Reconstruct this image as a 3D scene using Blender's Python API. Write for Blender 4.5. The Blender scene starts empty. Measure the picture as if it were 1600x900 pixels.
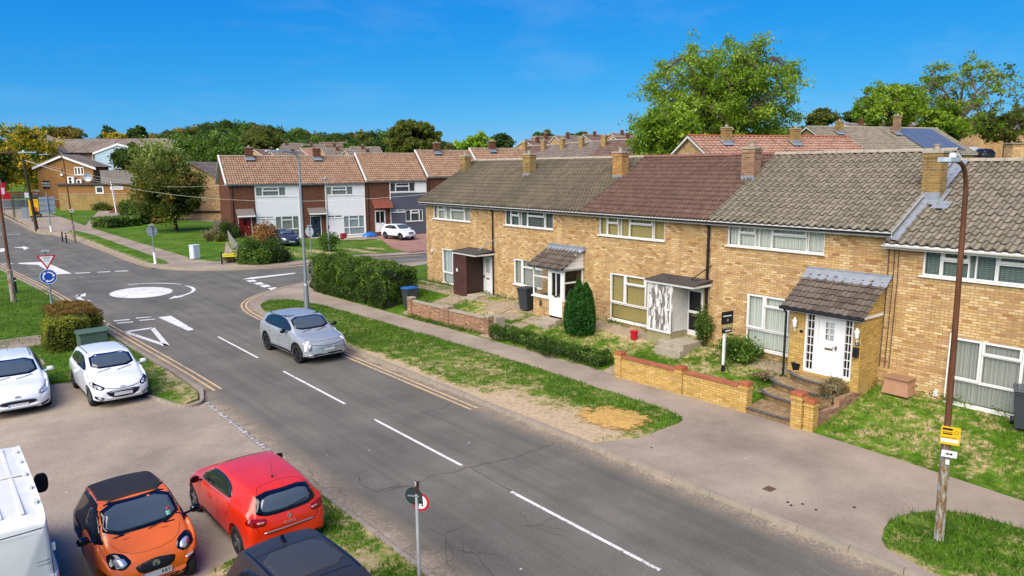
import bpy, bmesh, math, random
import numpy as np
from math import pi, sin, cos, radians
from mathutils import Vector, Matrix, noise
from mathutils.bvhtree import BVHTree
from mathutils.geometry import delaunay_2d_cdt
random.seed(7); RNG = np.random.default_rng(7)
S = bpy.context.scene; COL = S.collection

# ---------------------------------------------------------------- camera
HC = 7.0
CX, CY, FP = 800., 450., 1125.
_p1 = np.array([-146-CX, 269-CY, FP]); _h2 = np.array([2180-CX, 252.7-CY, FP])
_n = np.cross(_p1, _h2); _n /= np.linalg.norm(_n)
if _n[1] > 0: _n = -_n
_Y = _p1/np.linalg.norm(_p1); _X = np.cross(_Y, _n)
if _X[0] < 0: _X = -_X
R = np.array([_X, _Y, _n])
def ray(px, py): return R @ np.array([px-CX, py-CY, FP])
def g(px, py, z=0.):
    d = ray(px, py); t = (z-HC)/d[2]; return (d[0]*t, d[1]*t)
def dp(px, py, depth):                       # point at a given forward depth
    d = ray(px, py)*depth/FP; return Vector((d[0], d[1], d[2]+HC))
def cdepth(x, y, z): return float((R.T @ np.array([x, y, z-HC]))[2])
cam_d = bpy.data.cameras.new('camera'); cam = bpy.data.objects.new('camera', cam_d); COL.objects.link(cam)
S.camera = cam
cam_d.sensor_width = 36; cam_d.lens = FP/1600*36; cam_d.clip_start = .1; cam_d.clip_end = 6000
r0 = R @ np.array([1., 0, 0]); u0 = R @ np.array([0, -1., 0]); b0 = R @ np.array([0, 0, -1.])
M4 = Matrix(((r0[0], u0[0], b0[0], 0), (r0[1], u0[1], b0[1], 0), (r0[2], u0[2], b0[2], HC), (0, 0, 0, 1)))
cam.matrix_world = M4

# ---------------------------------------------------------------- light
SUN_EL, SUN_AZ = 44., 246.         # azimuth clockwise from +Y : from the left
w = bpy.data.worlds.new('World'); S.world = w; w.use_nodes = True
nt = w.node_tree; bg = nt.nodes['Background']
sky = nt.nodes.new('ShaderNodeTexSky'); sky.sky_type = 'NISHITA'; sky.sun_disc = False
sky.sun_elevation = radians(SUN_EL); sky.sun_rotation = radians(SUN_AZ)
sky.ozone_density = 3.5; sky.air_density = 1.0; sky.dust_density = .25; sky.altitude = 200
hs = nt.nodes.new('ShaderNodeHueSaturation'); hs.inputs['Saturation'].default_value = 1.18
sp_ = nt.nodes.new('ShaderNodeSeparateColor'); cb_ = nt.nodes.new('ShaderNodeCombineColor'); nt.links.new(sky.outputs[0], hs.inputs['Color']); nt.links.new(hs.outputs[0], sp_.inputs[0])
for i_, (ex, mu) in enumerate(((1.75, .05), (.7, .86), (.3, 3.4))):       # deep polarised blue of the photograph's sky
    pw = nt.nodes.new('ShaderNodeMath'); pw.operation = 'POWER'; pw.inputs[1].default_value = ex; nt.links.new(sp_.outputs[i_], pw.inputs[0])
    ml = nt.nodes.new('ShaderNodeMath'); ml.operation = 'MULTIPLY'; ml.inputs[1].default_value = mu*1.0; nt.links.new(pw.outputs[0], ml.inputs[0]); nt.links.new(ml.outputs[0], cb_.inputs[i_])
wt_ = nt.nodes.new('ShaderNodeTexCoord'); wm = nt.nodes.new('ShaderNodeMapping'); wm.inputs['Scale'].default_value = (1.5, 4, 9); wm.inputs['Rotation'].default_value = (.3, .5, .4); nt.links.new(wt_.outputs['Generated'], wm.inputs['Vector'])
wn_ = nt.nodes.new('ShaderNodeTexNoise'); wn_.inputs['Scale'].default_value = 1.6; wn_.inputs['Detail'].default_value = 7; wn_.inputs['Roughness'].default_value = .6; nt.links.new(wm.outputs[0], wn_.inputs['Vector'])
wr_ = nt.nodes.new('ShaderNodeMapRange'); wr_.inputs[1].default_value = .5; wr_.inputs[2].default_value = .8; wr_.inputs[4].default_value = .12; nt.links.new(wn_.outputs[0], wr_.inputs[0])
cm_ = nt.nodes.new('ShaderNodeMix'); cm_.data_type = 'RGBA'; cm_.inputs[7].default_value = (5, 5.6, 6.4, 1); nt.links.new(wr_.outputs[0], cm_.inputs[0]); nt.links.new(cb_.outputs[0], cm_.inputs[6]); nt.links.new(cm_.outputs[2], bg.inputs['Color'])
bg.inputs['Strength'].default_value = .1
sd = bpy.data.lights.new('sun', 'SUN'); so = bpy.data.objects.new('sun', sd); COL.objects.link(so)
sd.energy = 5.0; sd.angle = radians(65); sd.color = (1, .91, .8)
az = radians(SUN_AZ); el = radians(SUN_EL)
sdir = Vector((sin(az)*cos(el), cos(az)*cos(el), sin(el)))
so.rotation_euler = sdir.to_track_quat('Z', 'Y').to_euler(); so.location = (0, -20, 40)
S.view_settings.view_transform = 'Standard'; S.view_settings.look = 'None'
S.view_settings.exposure = .5; S.view_settings.gamma = 1
S.render.engine = 'CYCLES'; S.cycles.max_bounces = 6; S.cycles.diffuse_bounces = 3
S.cycles.glossy_bounces = 3; S.cycles.transparent_max_bounces = 12; S.cycles.transmission_bounces = 4

# ---------------------------------------------------------------- materials
def hexc(h):
    h = h.lstrip('#'); c = [int(h[i:i+2], 16)/255 for i in (0, 2, 4)]
    return tuple(x/12.92 if x <= .04045 else ((x+.055)/1.055)**2.4 for x in c)
def col4(c): return (*(hexc(c) if isinstance(c, str) else c), 1)
class N:
    def __init__(s, name):
        s.m = bpy.data.materials.new(name); s.m.use_nodes = True; s.t = s.m.node_tree
        s.b = s.t.nodes['Principled BSDF']; s.out = s.t.nodes['Material Output']
    def n(s, typ, **k):
        o = s.t.nodes.new('ShaderNode'+typ)
        for a, v in k.items():
            if a[0] == '_': o.inputs[a[1:].replace('_', ' ')].default_value = v
            else: setattr(o, a, v)
        return o
    def l(s, a, b): s.t.links.new(a, b)
    def co(s, kind='Object'):
        if not hasattr(s, 'tc'): s.tc = s.n('TexCoord')
        return s.tc.outputs[kind]
    def pos(s):
        if not hasattr(s, 'ge'): s.ge = s.n('NewGeometry')
        return s.ge.outputs['Position']
    def noise(s, vec, scale, detail=4, rough=.6, out='Fac'):
        o = s.n('TexNoise', _Scale=scale, _Detail=detail, _Roughness=rough); s.l(vec, o.inputs['Vector']); return o.outputs[out]
    def stretch(s, vec, sc):
        o = s.n('Mapping'); o.inputs['Scale'].default_value = sc; s.l(vec, o.inputs['Vector']); return o.outputs[0]
    def ramp(s, fac, pts, interp='LINEAR'):
        o = s.n('ValToRGB'); o.color_ramp.interpolation = interp; e = o.color_ramp.elements
        while len(e) < len(pts): e.new(.5)
        for i, (p, c) in enumerate(pts):
            e[i].position = p; e[i].color = (c, c, c, 1) if isinstance(c, (int, float)) else col4(c)
        s.l(fac, o.inputs[0]); return o.outputs[0]
    def mix(s, fac, a, b, mode='MIX'):
        o = s.n('Mix', data_type='RGBA', blend_type=mode)
        for k, v in ((0, fac), (6, a), (7, b)):
            if hasattr(v, 'is_linked'): s.l(v, o.inputs[k])
            elif k == 0: o.inputs[0].default_value = v
            else: o.inputs[k].default_value = col4(v)
        return o.outputs[2]
    def math(s, op, a, b=0., c=None):
        o = s.n('Math', operation=op)
        for i, v in enumerate((a, b) if c is None else (a, b, c)):
            if hasattr(v, 'is_linked'): s.l(v, o.inputs[i])
            else: o.inputs[i].default_value = v
        return o.outputs[0]
    def bump(s, h, strength=.3, dist=.02):
        o = s.n('Bump'); o.inputs['Strength'].default_value = strength; o.inputs['Distance'].default_value = dist
        s.l(h, o.inputs['Height']); s.l(o.outputs[0], s.b.inputs['Normal'])
    def set(s, base=None, rough=None, metal=None, spec=None, **k):
        for nm, v in (('Base Color', base), ('Roughness', rough), ('Metallic', metal), ('Specular IOR Level', spec)):
            if v is None: continue
            i = s.b.inputs[nm]
            if hasattr(v, 'is_linked'): s.l(v, i)
            elif nm == 'Base Color': i.default_value = col4(v)
            else: i.default_value = v
        for a, v in k.items(): s.b.inputs[a.replace('_', ' ')].default_value = v
        return s.m
MC = {}
def plain(name, c, rough=.6, metal=0., var=.12, scale=3., spec=.4, bump=0., coat=0.):
    """painted / plastic / metal surface with slight dirt variation"""
    if name in MC: return MC[name]
    a = N(name); f = a.noise(a.co(), scale, 5)
    cc = np.array(hexc(c) if isinstance(c, str) else c)
    f2 = a.noise(a.co(), scale*9, 3)
    f = a.math('ADD', a.math('MULTIPLY', f, .7), a.math('MULTIPLY', f2, .3))
    base = a.ramp(f, [(.3, tuple(cc*(1-var))), (.7, tuple(np.minimum(cc*(1+var), 1)))])
    a.set(base, rough, metal, spec)
    if coat: a.set(Coat_Weight=coat, Coat_Roughness=.03)
    if bump: a.bump(f2, bump, .01)
    MC[name] = a.m; return a.m
def brick(name, cs, mortar, dark='#4a3a28', bw=.225, bh=.075, ms=.009, stain=.35):
    if name in MC: return MC[name]
    a = N(name); uv = a.co('UV')
    bt = a.n('TexBrick'); bt.inputs['Scale'].default_value = 1; bt.inputs['Brick Width'].default_value = bw
    bt.inputs['Row Height'].default_value = bh; bt.inputs['Mortar Size'].default_value = ms; bt.inputs['Mortar Smooth'].default_value = .2
    bt.inputs['Color1'].default_value = (0, 0, 0, 1); bt.inputs['Color2'].default_value = (1, 1, 1, 1); bt.inputs['Mortar'].default_value = (.5, .5, .5, 1)
    a.l(uv, bt.inputs['Vector'])
    k = len(cs)
    bc = a.ramp(bt.outputs['Color'], [(i/(k-1), c) for i, c in enumerate(cs)])
    # patches of differing batches
    n1 = a.noise(uv, .55, 5, .65); bc = a.mix(a.ramp(n1, [(.42, 0.), (.62, stain)]), bc, dark)
    n2 = a.noise(uv, 2.2, 4); bc = a.mix(a.math('MULTIPLY', a.ramp(n2, [(.45, 0.), (.75, 1.)]), .3), bc, cs[-1])
    n3 = a.noise(a.stretch(uv, (7., .5, 1.)), 1., 5, .75); bc = a.mix(a.ramp(n3, [(.52, 0.), (.7, .4)]), bc, dark)
    n4 = a.noise(uv, 60, 2); bc = a.mix(.22, bc, a.ramp(n4, [(.3, '#303030'), (.7, '#ffffff')]), 'OVERLAY')
    base = a.mix(bt.outputs['Fac'], bc, mortar)
    a.set(base, .9, 0, .2)
    inv = a.math('SUBTRACT', 1, bt.outputs['Fac']); a.bump(inv, .5, .006)
    MC[name] = a.m; return a.m
def tiles(name, cs, lichen='#9a9a86', lf=.35, gap=.12, gap_shade=.6, lap_shade=.5):
    """roof tile colour: one random tone per tile (UV counts tiles), lichen, weathering"""
    if name in MC: return MC[name]
    a = N(name); uv = a.co('UV')
    fl = a.n('VectorMath', operation='FLOOR'); a.l(uv, fl.inputs[0])
    wn = a.n('TexWhiteNoise', noise_dimensions='2D'); a.l(fl.outputs[0], wn.inputs['Vector'])
    k = len(cs); c = a.ramp(wn.outputs['Value'], [(i/(k-1), q) for i, q in enumerate(cs)])
    n1 = a.noise(uv, .35, 5, .65); c = a.mix(a.ramp(n1, [(.4, 0.), (.7, lf)]), c, lichen)
    n2 = a.noise(uv, 3.2, 4, .7); c = a.mix(a.ramp(n2, [(.48, 0.), (.72, .5)]), c, cs[0])
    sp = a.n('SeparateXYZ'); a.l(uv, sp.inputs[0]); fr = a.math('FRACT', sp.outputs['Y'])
    c = a.mix(a.ramp(fr, [(.0, gap_shade), (gap, 0.)]), c, '#2a2622'); fx = a.math('FRACT', sp.outputs['X']); c = a.mix(a.ramp(fx, [(.40, 0.), (.46, lap_shade), (.54, lap_shade), (.6, 0.)]), c, '#332e26')  # dark gaps and side laps, with shade beside each roll painted into the colour
    n5 = a.noise(uv, 7., 4, .7); c = a.mix(a.ramp(n5, [(.62, 0.), (.68, .45)]), c, '#b5ae92'); n6 = a.noise(uv, 1.1, 6, .8); c = a.mix(a.ramp(n6, [(.6, 0.), (.66, .5)]), c, '#4f5230')
    a.set(c, .92, 0, .15); a.bump(n2, .35, .01)
    MC[name] = a.m; return a.m
def glass(name='window_glass', tint=(.93, .96, .95)):
    if name in MC: return MC[name]
    a = N(name); tr = a.n('BsdfTransparent'); tr.inputs[0].default_value = (*tint, 1)
    gl = a.n('BsdfGlossy'); gl.inputs['Roughness'].default_value = .03; gl.inputs['Color'].default_value = (.9, .95, 1, 1)
    fr = a.n('Fresnel'); fr.inputs[0].default_value = 1.5
    f = a.math('MULTIPLY', fr.outputs[0], .75)
    mx = a.n('MixShader'); a.l(f, mx.inputs[0]); a.l(tr.outputs[0], mx.inputs[1]); a.l(gl.outputs[0], mx.inputs[2])
    a.l(mx.outputs[0], a.out.inputs['Surface']); MC[name] = a.m; return a.m
def curtain(name, c1, c2, scale=14., horiz=False):
    if name in MC: return MC[name]
    a = N(name); wv = a.n('TexWave', bands_direction='Y' if horiz else 'X', wave_profile='SIN'); wv.inputs['Scale'].default_value = scale
    wv.inputs['Distortion'].default_value = .4 if horiz else 1.2; wv.inputs['Detail'].default_value = 1
    a.l(a.co('UV'), wv.inputs['Vector'])
    a.set(a.mix(wv.outputs['Fac'], c1, c2), .95, 0, .1); MC[name] = a.m; return a.m

# ---------------------------------------------------------------- mesh building
class MB:
    def __init__(s): s.v = []; s.f = []; s.mi = []; s.uv = {}; s.cur = 0
    def vs(s, pts): n = len(s.v); s.v.extend([tuple(p) for p in pts]); return n
    def face(s, idx, uv=None):
        if uv is not None: s.uv[len(s.f)] = uv
        s.f.append(tuple(idx)); s.mi.append(s.cur)
    def poly(s, pts, uv=None): n = s.vs(pts); s.face(range(n, n+len(pts)), uv); return s
    def box(s, x0, x1, y0, y1, z0, z1, M=None):
        p = [(x0,y0,z0),(x1,y0,z0),(x1,y1,z0),(x0,y1,z0),(x0,y0,z1),(x1,y0,z1),(x1,y1,z1),(x0,y1,z1)]
        if M is not None: p = [tuple(M @ Vector(q)) for q in p]
        n = s.vs(p)
        for q in ((0,3,2,1),(4,5,6,7),(0,1,5,4),(1,2,6,5),(2,3,7,6),(3,0,4,7)): s.face([n+i for i in q])
        return s
    def bbox(s, x0, x1, y0, y1, z0, z1, b=.01):      # box with chamfered edges
        n = s.v.__len__()
        c = ((x0+x1)/2, (y0+y1)/2, (z0+z1)/2); bm = bmesh.new(); bmesh.ops.create_cube(bm, size=1)
        for q in bm.verts: q.co = Vector((c[0]+q.co.x*(x1-x0), c[1]+q.co.y*(y1-y0), c[2]+q.co.z*(z1-z0)))
        bmesh.ops.bevel(bm, geom=list(bm.edges), offset=b, segments=2, affect='EDGES', profile=.5)
        s.addbm(bm); return s
    def addbm(s, bm, M=None):
        n = len(s.v); bm.verts.index_update()
        s.v.extend([tuple((M @ q.co) if M else q.co) for q in bm.verts])
        for f in bm.faces: s.face([n+q.index for q in f.verts])
        bm.free()
    def prism(s, poly, z0, z1, M=None):              # poly in xy, ccw
        k = len(poly); p = [(a, b, z0) for a, b in poly]+[(a, b, z1) for a, b in poly]
        if M is not None: p = [tuple(M @ Vector(q)) for q in p]
        n = s.vs(p); s.face([n+i for i in range(k)][::-1]); s.face([n+k+i for i in range(k)])
        for i in range(k): j = (i+1) % k; s.face((n+i, n+j, n+k+j, n+k+i))
        return s
    def tube(s, pts, rad, n=8, cap=True):
        pts = [Vector(p) for p in pts]; K = len(pts)
        if not hasattr(rad, '__len__'): rad = [rad]*K
        up = None; base = []
        for i in range(K):
            t = (pts[min(i+1, K-1)]-pts[max(i-1, 0)]).normalized()
            if up is None: up = t.orthogonal().normalized()
            up = (up-t*up.dot(t)); up = up.normalized() if up.length > 1e-6 else t.orthogonal().normalized()
            q = t.cross(up)
            base.append(s.vs([pts[i]+(up*cos(2*pi*j/n)+q*sin(2*pi*j/n))*rad[i] for j in range(n)]))
        for i in range(K-1):
            for j in range(n):
                a, b = base[i]+j, base[i]+(j+1) % n; c, d = base[i+1]+(j+1) % n, base[i+1]+j
                s.face((a, b, c, d))
        if cap:
            s.face([base[0]+j for j in range(n)][::-1]); s.face([base[-1]+j for j in range(n)])
        return s
    def cyl(s, x, y, z0, z1, r, r2=None, n=16): return s.tube([(x, y, z0), (x, y, z1)], [r, r if r2 is None else r2], n)
    def lathe(s, prof, n=24, M=None, cap=True):                # prof [(r,h)] about z
        base = []
        for r_, h in prof:
            p = [(r_*cos(2*pi*j/n), r_*sin(2*pi*j/n), h) for j in range(n)]
            if M is not None: p = [tuple(M @ Vector(q)) for q in p]
            base.append(s.vs(p))
        for i in range(len(prof)-1):
            for j in range(n): s.face((base[i]+j, base[i]+(j+1) % n, base[i+1]+(j+1) % n, base[i+1]+j))
        if cap and prof[0][0] > 1e-4: s.face([base[0]+j for j in range(n)][::-1])
        if cap and prof[-1][0] > 1e-4: s.face([base[-1]+j for j in range(n)])
        return s
    def build(s, name, mats, parent=None, smooth=False, solid=0., auto=None):
        me = bpy.data.meshes.new(name); me.from_pydata(s.v, [], s.f)
        if not isinstance(mats, (list, tuple)): mats = [mats]
        for m in mats: me.materials.append(m)
        if len(mats) > 1: me.polygons.foreach_set('material_index', s.mi)
        nl = len(me.loops); li = np.zeros(nl, np.int32); me.loops.foreach_get('vertex_index', li)
        V = np.array(s.v, np.float32).reshape(-1, 3); P = V[li]
        nf = len(me.polygons); nrm = np.zeros(nf*3, np.float32); me.polygons.foreach_get('normal', nrm); nrm = nrm.reshape(-1, 3)
        ls = np.zeros(nf, np.int32); lt = np.zeros(nf, np.int32); me.polygons.foreach_get('loop_start', ls); me.polygons.foreach_get('loop_total', lt)
        Nn = np.repeat(nrm, lt, axis=0)
        hor = np.abs(Nn[:, 2]) > .72
        hl = np.sqrt(Nn[:, 0]**2+Nn[:, 1]**2)+1e-9
        ux = -Nn[:, 1]/hl; uy = Nn[:, 0]/hl
        U = np.where(hor, P[:, 0], P[:, 0]*ux+P[:, 1]*uy); W = np.where(hor, P[:, 1], P[:, 2])
        uvs = np.stack([U, W], 1)
        for fi, uv in s.uv.items():
            a = ls[fi]; uvs[a:a+len(uv)] = uv
        lay = me.uv_layers.new(name='UVMap'); lay.data.foreach_set('uv', uvs.astype(np.float32).ravel())
        if smooth: me.polygons.foreach_set('use_smooth', [True]*nf)
        me.update()
        if auto is not None:
            me.polygons.foreach_set('use_smooth', [True]*nf); me.set_sharp_from_angle(angle=radians(auto))
        o = bpy.data.objects.new(name, me); COL.objects.link(o)
        if parent: o.parent = parent
        if solid:
            md = o.modifiers.new('thick', 'SOLIDIFY'); md.thickness = solid; md.offset = -1
        return o
def tag(o, label=None, cat=None, group=None, kind=None):
    if label: o['label'] = label
    if cat: o['category'] = cat
    if group: o['group'] = group
    if kind: o['kind'] = kind
    return o
def thing(name, label, cat, loc=(0, 0, 0), rz=0., group=None):
    o = bpy.data.objects.new(name, None); COL.objects.link(o); o.empty_display_size = .2
    o.location = loc; o.rotation_euler = (0, 0, rz); return tag(o, label, cat, group)
def copy_tree(o, parent=None):
    c = o.copy(); COL.objects.link(c); c.parent = parent
    for ch in list(o.children): copy_tree(ch, c)
    return c
def inside(poly, x, y):
    r_ = False; j = len(poly)-1
    for i in range(len(poly)):
        xi, yi = poly[i]; xj, yj = poly[j]
        if (yi > y) != (yj > y) and x < (xj-xi)*(y-yi)/(yj-yi)+xi: r_ = not r_
        j = i
    return r_
def subdiv(poly, step, closed=True):
    out = []; k = len(poly)
    for i in range(k if closed else k-1):
        a = Vector(poly[i]); b = Vector(poly[(i+1) % k]); n = max(1, int((b-a).length/step))
        out += [tuple(a.lerp(b, j/n)) for j in range(n)]
    if not closed: out.append(tuple(poly[-1]))
    return out
def smooth_line(pts, it=2):
    for _ in range(it):
        o = [pts[0]]
        for a, b in zip(pts[:-1], pts[1:]):
            a = np.array(a); b = np.array(b); o += [tuple(a*.75+b*.25), tuple(a*.25+b*.75)]
        o.append(pts[-1]); pts = o
    return pts
def cdt(poly, step):
    """triangulated fill of a polygon with interior grid points"""
    pb = subdiv(poly, step); n = len(pb); pts = [Vector(p) for p in pb]
    xs = [p[0] for p in poly]; ys = [p[1] for p in poly]
    pa = np.array(pb)
    y = min(ys)+step*.5; r_ = 0
    while y < max(ys):
        x = min(xs)+step*(.5 if r_ % 2 else 0)
        while x < max(xs):
            if inside(poly, x, y) and np.min(np.abs(pa[:, 0]-x)+np.abs(pa[:, 1]-y)) > step*.45: pts.append(Vector((x, y)))
            x += step
        y += step*.87; r_ += 1
    ed = [(i, (i+1) % n) for i in range(n)]
    vo, _, fo, *_ = delaunay_2d_cdt(pts, ed, [], 1, 1e-5)
    return [tuple(q) for q in vo], [list(q) for q in fo], n
def ss(a, b, x):
    t = max(0., min(1., (x-a)/(b-a))); return t*t*(3-2*t)
def sheet(name, poly, zf, mat, step=1., skirt=.15, label=None, wear=None, kind='structure'):
    v, f, n = cdt(poly, step); mb = MB()
    mb.v = [(x, y, zf(x, y)) for x, y in v]
    for q in f:
        a, b, c = [Vector(mb.v[i]) for i in q[:3]]
        mb.face(q if (b-a).cross(c-a).z > 0 else q[::-1])
    pb = subdiv(poly, step)
    area = sum(pb[i][0]*pb[(i+1) % len(pb)][1]-pb[(i+1) % len(pb)][0]*pb[i][1] for i in range(len(pb)))
    if skirt:
        k = len(pb); b_ = mb.vs([(x, y, zf(x, y)) for x, y in pb]+[(x, y, zf(x, y)-skirt) for x, y in pb])
        for i in range(k):
            j = (i+1) % k; q = (b_+k+i, b_+k+j, b_+j, b_+i); mb.face(q if area > 0 else q[::-1])
    o = mb.build(name, mat)
    if wear:
        at = o.data.attributes.new('wear', 'FLOAT', 'POINT'); at.data.foreach_set('value', [wear(p[0], p[1]) for p in mb.v])
    tag(o, kind=kind, label=label); return o
def ribbon(mb, pts, wd, z=None, zf=None, closed=False):
    """flat strip along a polyline (2-D points) of width wd"""
    P = [Vector((p[0], p[1])) for p in pts]; K = len(P); L = []; Rr = []
    for i in range(K):
        t = (P[min(i+1, K-1)]-P[max(i-1, 0)]).normalized(); nn = Vector((-t.y, t.x))
        w_ = wd[i] if hasattr(wd, '__len__') else wd
        a = P[i]+nn*w_/2; b = P[i]-nn*w_/2
        za = zf(a.x, a.y) if zf else z; zb = zf(b.x, b.y) if zf else z
        L.append((a.x, a.y, za)); Rr.append((b.x, b.y, zb))
    n = mb.vs(L+Rr)
    for i in range(K-1): mb.face((n+i, n+K+i, n+K+i+1, n+i+1))
def text(body, size, mat, parent, M, name='lettering', depth=.004, align='CENTER'):
    cu = bpy.data.curves.new('t', 'FONT'); cu.body = body; cu.size = size; cu.align_x = align; cu.align_y = 'CENTER'; cu.extrude = depth
    to = bpy.data.objects.new('t', cu); COL.objects.link(to)
    dg = bpy.context.evaluated_depsgraph_get(); me = bpy.data.meshes.new_from_object(to.evaluated_get(dg))
    bpy.data.objects.remove(to); me.materials.clear(); me.materials.append(mat); me.transform(M)
    o = bpy.data.objects.new(name, me); COL.objects.link(o); o.parent = parent; return o
def XZ(x, y, z, rz=0.):     # matrix putting an xy design upright facing -y
    return Matrix.Translation((x, y, z)) @ Matrix.Rotation(rz, 4, 'Z') @ Matrix.Rotation(pi/2, 4, 'X')
# ================================================================ GROUND
def G(x, y):        # level of roads and verges (the side road dips a little)
    return -.7*ss(24, 38, x)*ss(41, 50, y)
FX0, FB = 20.6, .0414
def FXl(y): return FX0+FB*y
def GT(x, y):       # graded front gardens of the brick terrace
    t = ss(0, 1, 1)*max(0., min(1., (x-17.7)/3.6)); s = 1-ss(35.5, 41, y)
    return G(x, y)+.105+.68*t*s
def GF(x, y):       # far side, north of the junction
    return G(x, y)+.105+.006*max(0, y-60)
def fbm(x, y, s=1., o=4): return noise.fractal(Vector((x*s, y*s, 3.1)), 1., 2., o)
# --- materials of the ground
def asphalt(name, c1, c2, c3, grain=.5, streak=True):
    a = N(name); p = a.pos()
    n1 = a.noise(p, .35, 6, .65); c = a.ramp(n1, [(.32, c1), (.5, c2), (.72, c3)])
    if streak:
        n2 = a.noise(a.stretch(p, (1.3, .05, 1)), 1., 4, .6); c = a.mix(a.ramp(n2, [(.4, 0.), (.68, .55)]), c, c3)
        n2 = a.noise(a.stretch(p, (2.1, .09, 1)), 1.7, 4, .6); c = a.mix(a.ramp(n2, [(.45, 0.), (.7, .5)]), c, c1)
    n3 = a.noise(p, 28, 5, .75); c = a.mix(grain, c, a.ramp(n3, [(.3, '#404040'), (.7, '#c8c8c8')]), 'OVERLAY')
    n5 = a.noise(p, 2.2, 5, .75); c = a.mix(a.ramp(n5, [(.55, 0.), (.78, .45)]), c, c1)
    vo = a.n('TexVoronoi', feature='F1'); vo.inputs['Scale'].default_value = 1.1; a.l(p, vo.inputs['Vector'])
    c = a.mix(a.ramp(vo.outputs['Distance'], [(.02, .7), (.035, 0.)]), c, '#c9c4bb')
    a.set(c, .93, 0, .25); a.bump(n3, .35, .008); return a.m
M_road = asphalt('road_asphalt', '#5c594f', '#6a675d', '#807a6d')
M_path = asphalt('footway_tarmac', '#857767', '#9c8c79', '#b0a08a', .35, False)
M_lot = asphalt('parking_tarmac', '#8f8070', '#a3937f', '#b8a992', .45, False)
def grass_mat():
    a = N('grass_turf'); p = a.pos()
    n1 = a.noise(p, .45, 6, .7); c = a.ramp(n1, [(.3, '#355208'), (.5, '#4c6e10'), (.7, '#6f8430')])
    n2 = a.noise(p, 4.2, 6, .8); c = a.mix(a.ramp(n2, [(.46, 0.), (.6, .75)]), c, '#2a4206')
    at = a.n('Attribute', attribute_name='wear')
    n3 = a.noise(p, 1.3, 7, .75); n4 = a.noise(p, 9., 4, .7); n6 = a.noise(p, 3.3, 5, .8)
    ww = a.math('ADD', a.math('ADD', at.outputs['Fac'], a.math('MULTIPLY', a.math('SUBTRACT', n3, .5), 1.9)), a.math('MULTIPLY', a.math('SUBTRACT', n6, .5), 2.2))
    c = a.mix(a.ramp(ww, [(.3, 0.), (.62, .85)]), c, a.ramp(n2, [(.3, '#8a7a48'), (.7, '#b3a070')]))
    c = a.mix(a.ramp(ww, [(.62, 0.), (.8, .95)]), c, a.ramp(n4, [(.3, '#98856a'), (.7, '#c2aa88')]))
    a.set(c, .95, 0, .15); a.bump(n4, .6, .03); return a.m
M_grass = grass_mat()
def blob(x, y, cx, cy, rx, ry): return max(0., 1-math.hypot((x-cx)/rx, (y-cy)/ry))
M_kerb = plain('kerb_concrete', '#8f8474', .9, 0, .2, 4, .2, .3)
# --- the terrain out to the horizon
def terr(x, y):
    d = math.hypot(x, y); c = cdepth(x, y, 0); s = x*.769-y*.639          # s: lateral
    h = -.35 + .0
    h += 11*ss(110, 420, y)*ss(-.9, .1, -(x-y*.55)/(d+1)+.0)               # wooded rise to the left
    h += 5.5*ss(48, 190, x)*ss(-60, 20, y)*(1-ss(130, 260, y)*.3)         # rise behind the terrace
    h -= .9*ss(18, 27, x)*(1-ss(60, 75, x))*ss(38, 43, y)*(1-ss(80, 92, y))
    return h + (.8 if 23 < x else 0)*ss(23, 26, x)*(1-ss(36, 44, y))
def terrain():
    mb = MB(); xs = [-900, -600, -400, -250, -150, -90, -50, -25]+list(range(-15, 181, 5))+[200, 230, 270, 330, 420, 600, 900, 1400]
    ys = [-300, -150, -70, -30]+list(range(-15, 241, 5))+[260, 290, 330, 390, 470, 600, 900, 1400, 2200]
    n = mb.vs([(x, y, terr(x, y)) for y in ys for x in xs]); W = len(xs)
    for j in range(len(ys)-1):
        for i in range(W-1): mb.face((n+j*W+i, n+j*W+i+1, n+(j+1)*W+i+1, n+(j+1)*W+i))
    o = mb.build('terrain', M_grass, smooth=True); tag(o, kind='structure')
    at = o.data.attributes.new('wear', 'FLOAT', 'POINT'); at.data.foreach_set('value', [.05]*len(o.data.vertices))
terrain()
# --- road
sheet('road', [(-14, -12), (14, -12), (14, 32), (22, 36), (66, 38), (66, 66), (12.9, 56), (14, 190), (-14, 190)], lambda x, y: G(x, y), M_road, 2.5, .3)
# --- right footway + apron (one tarmac slab behind the kerb)
kerbR = [(12.5, -8), (12.5, 28), (12.55, 32), (12.62, 34.6), (12.9, 36.6), (13.45, 38.1), (14.6, 39.7), (16.8, 41.3), (18.9, 42.4), (26.8, 46.2), (34, 48.6), (46, 52)]
kerbRs = smooth_line(kerbR[:10], 2)+kerbR[10:]
fw_in = [(46, 49.8), (34, 46.4), (27, 44.1), (20.5, 41.0), (18.3, 39.6), (17.2, 37.6), (17.35, 31), (17.55, 22), (17.72, 16), (17.75, 11), (17.55, 9), (17.4, 6.7), (17.1, 4.0), (17.0, -8)]
def off(line, d):
    P = [Vector(p[:2]) for p in line]; o = []
    for i in range(len(P)):
        t = (P[min(i+1, len(P)-1)]-P[max(i-1, 0)]).normalized(); o.append((P[i].x+t.y*d, P[i].y-t.x*d))
    return o
sheet('footway', off(kerbRs, .12)+fw_in, lambda x, y: G(x, y)+.1, M_path, 1.2, .12)
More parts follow.
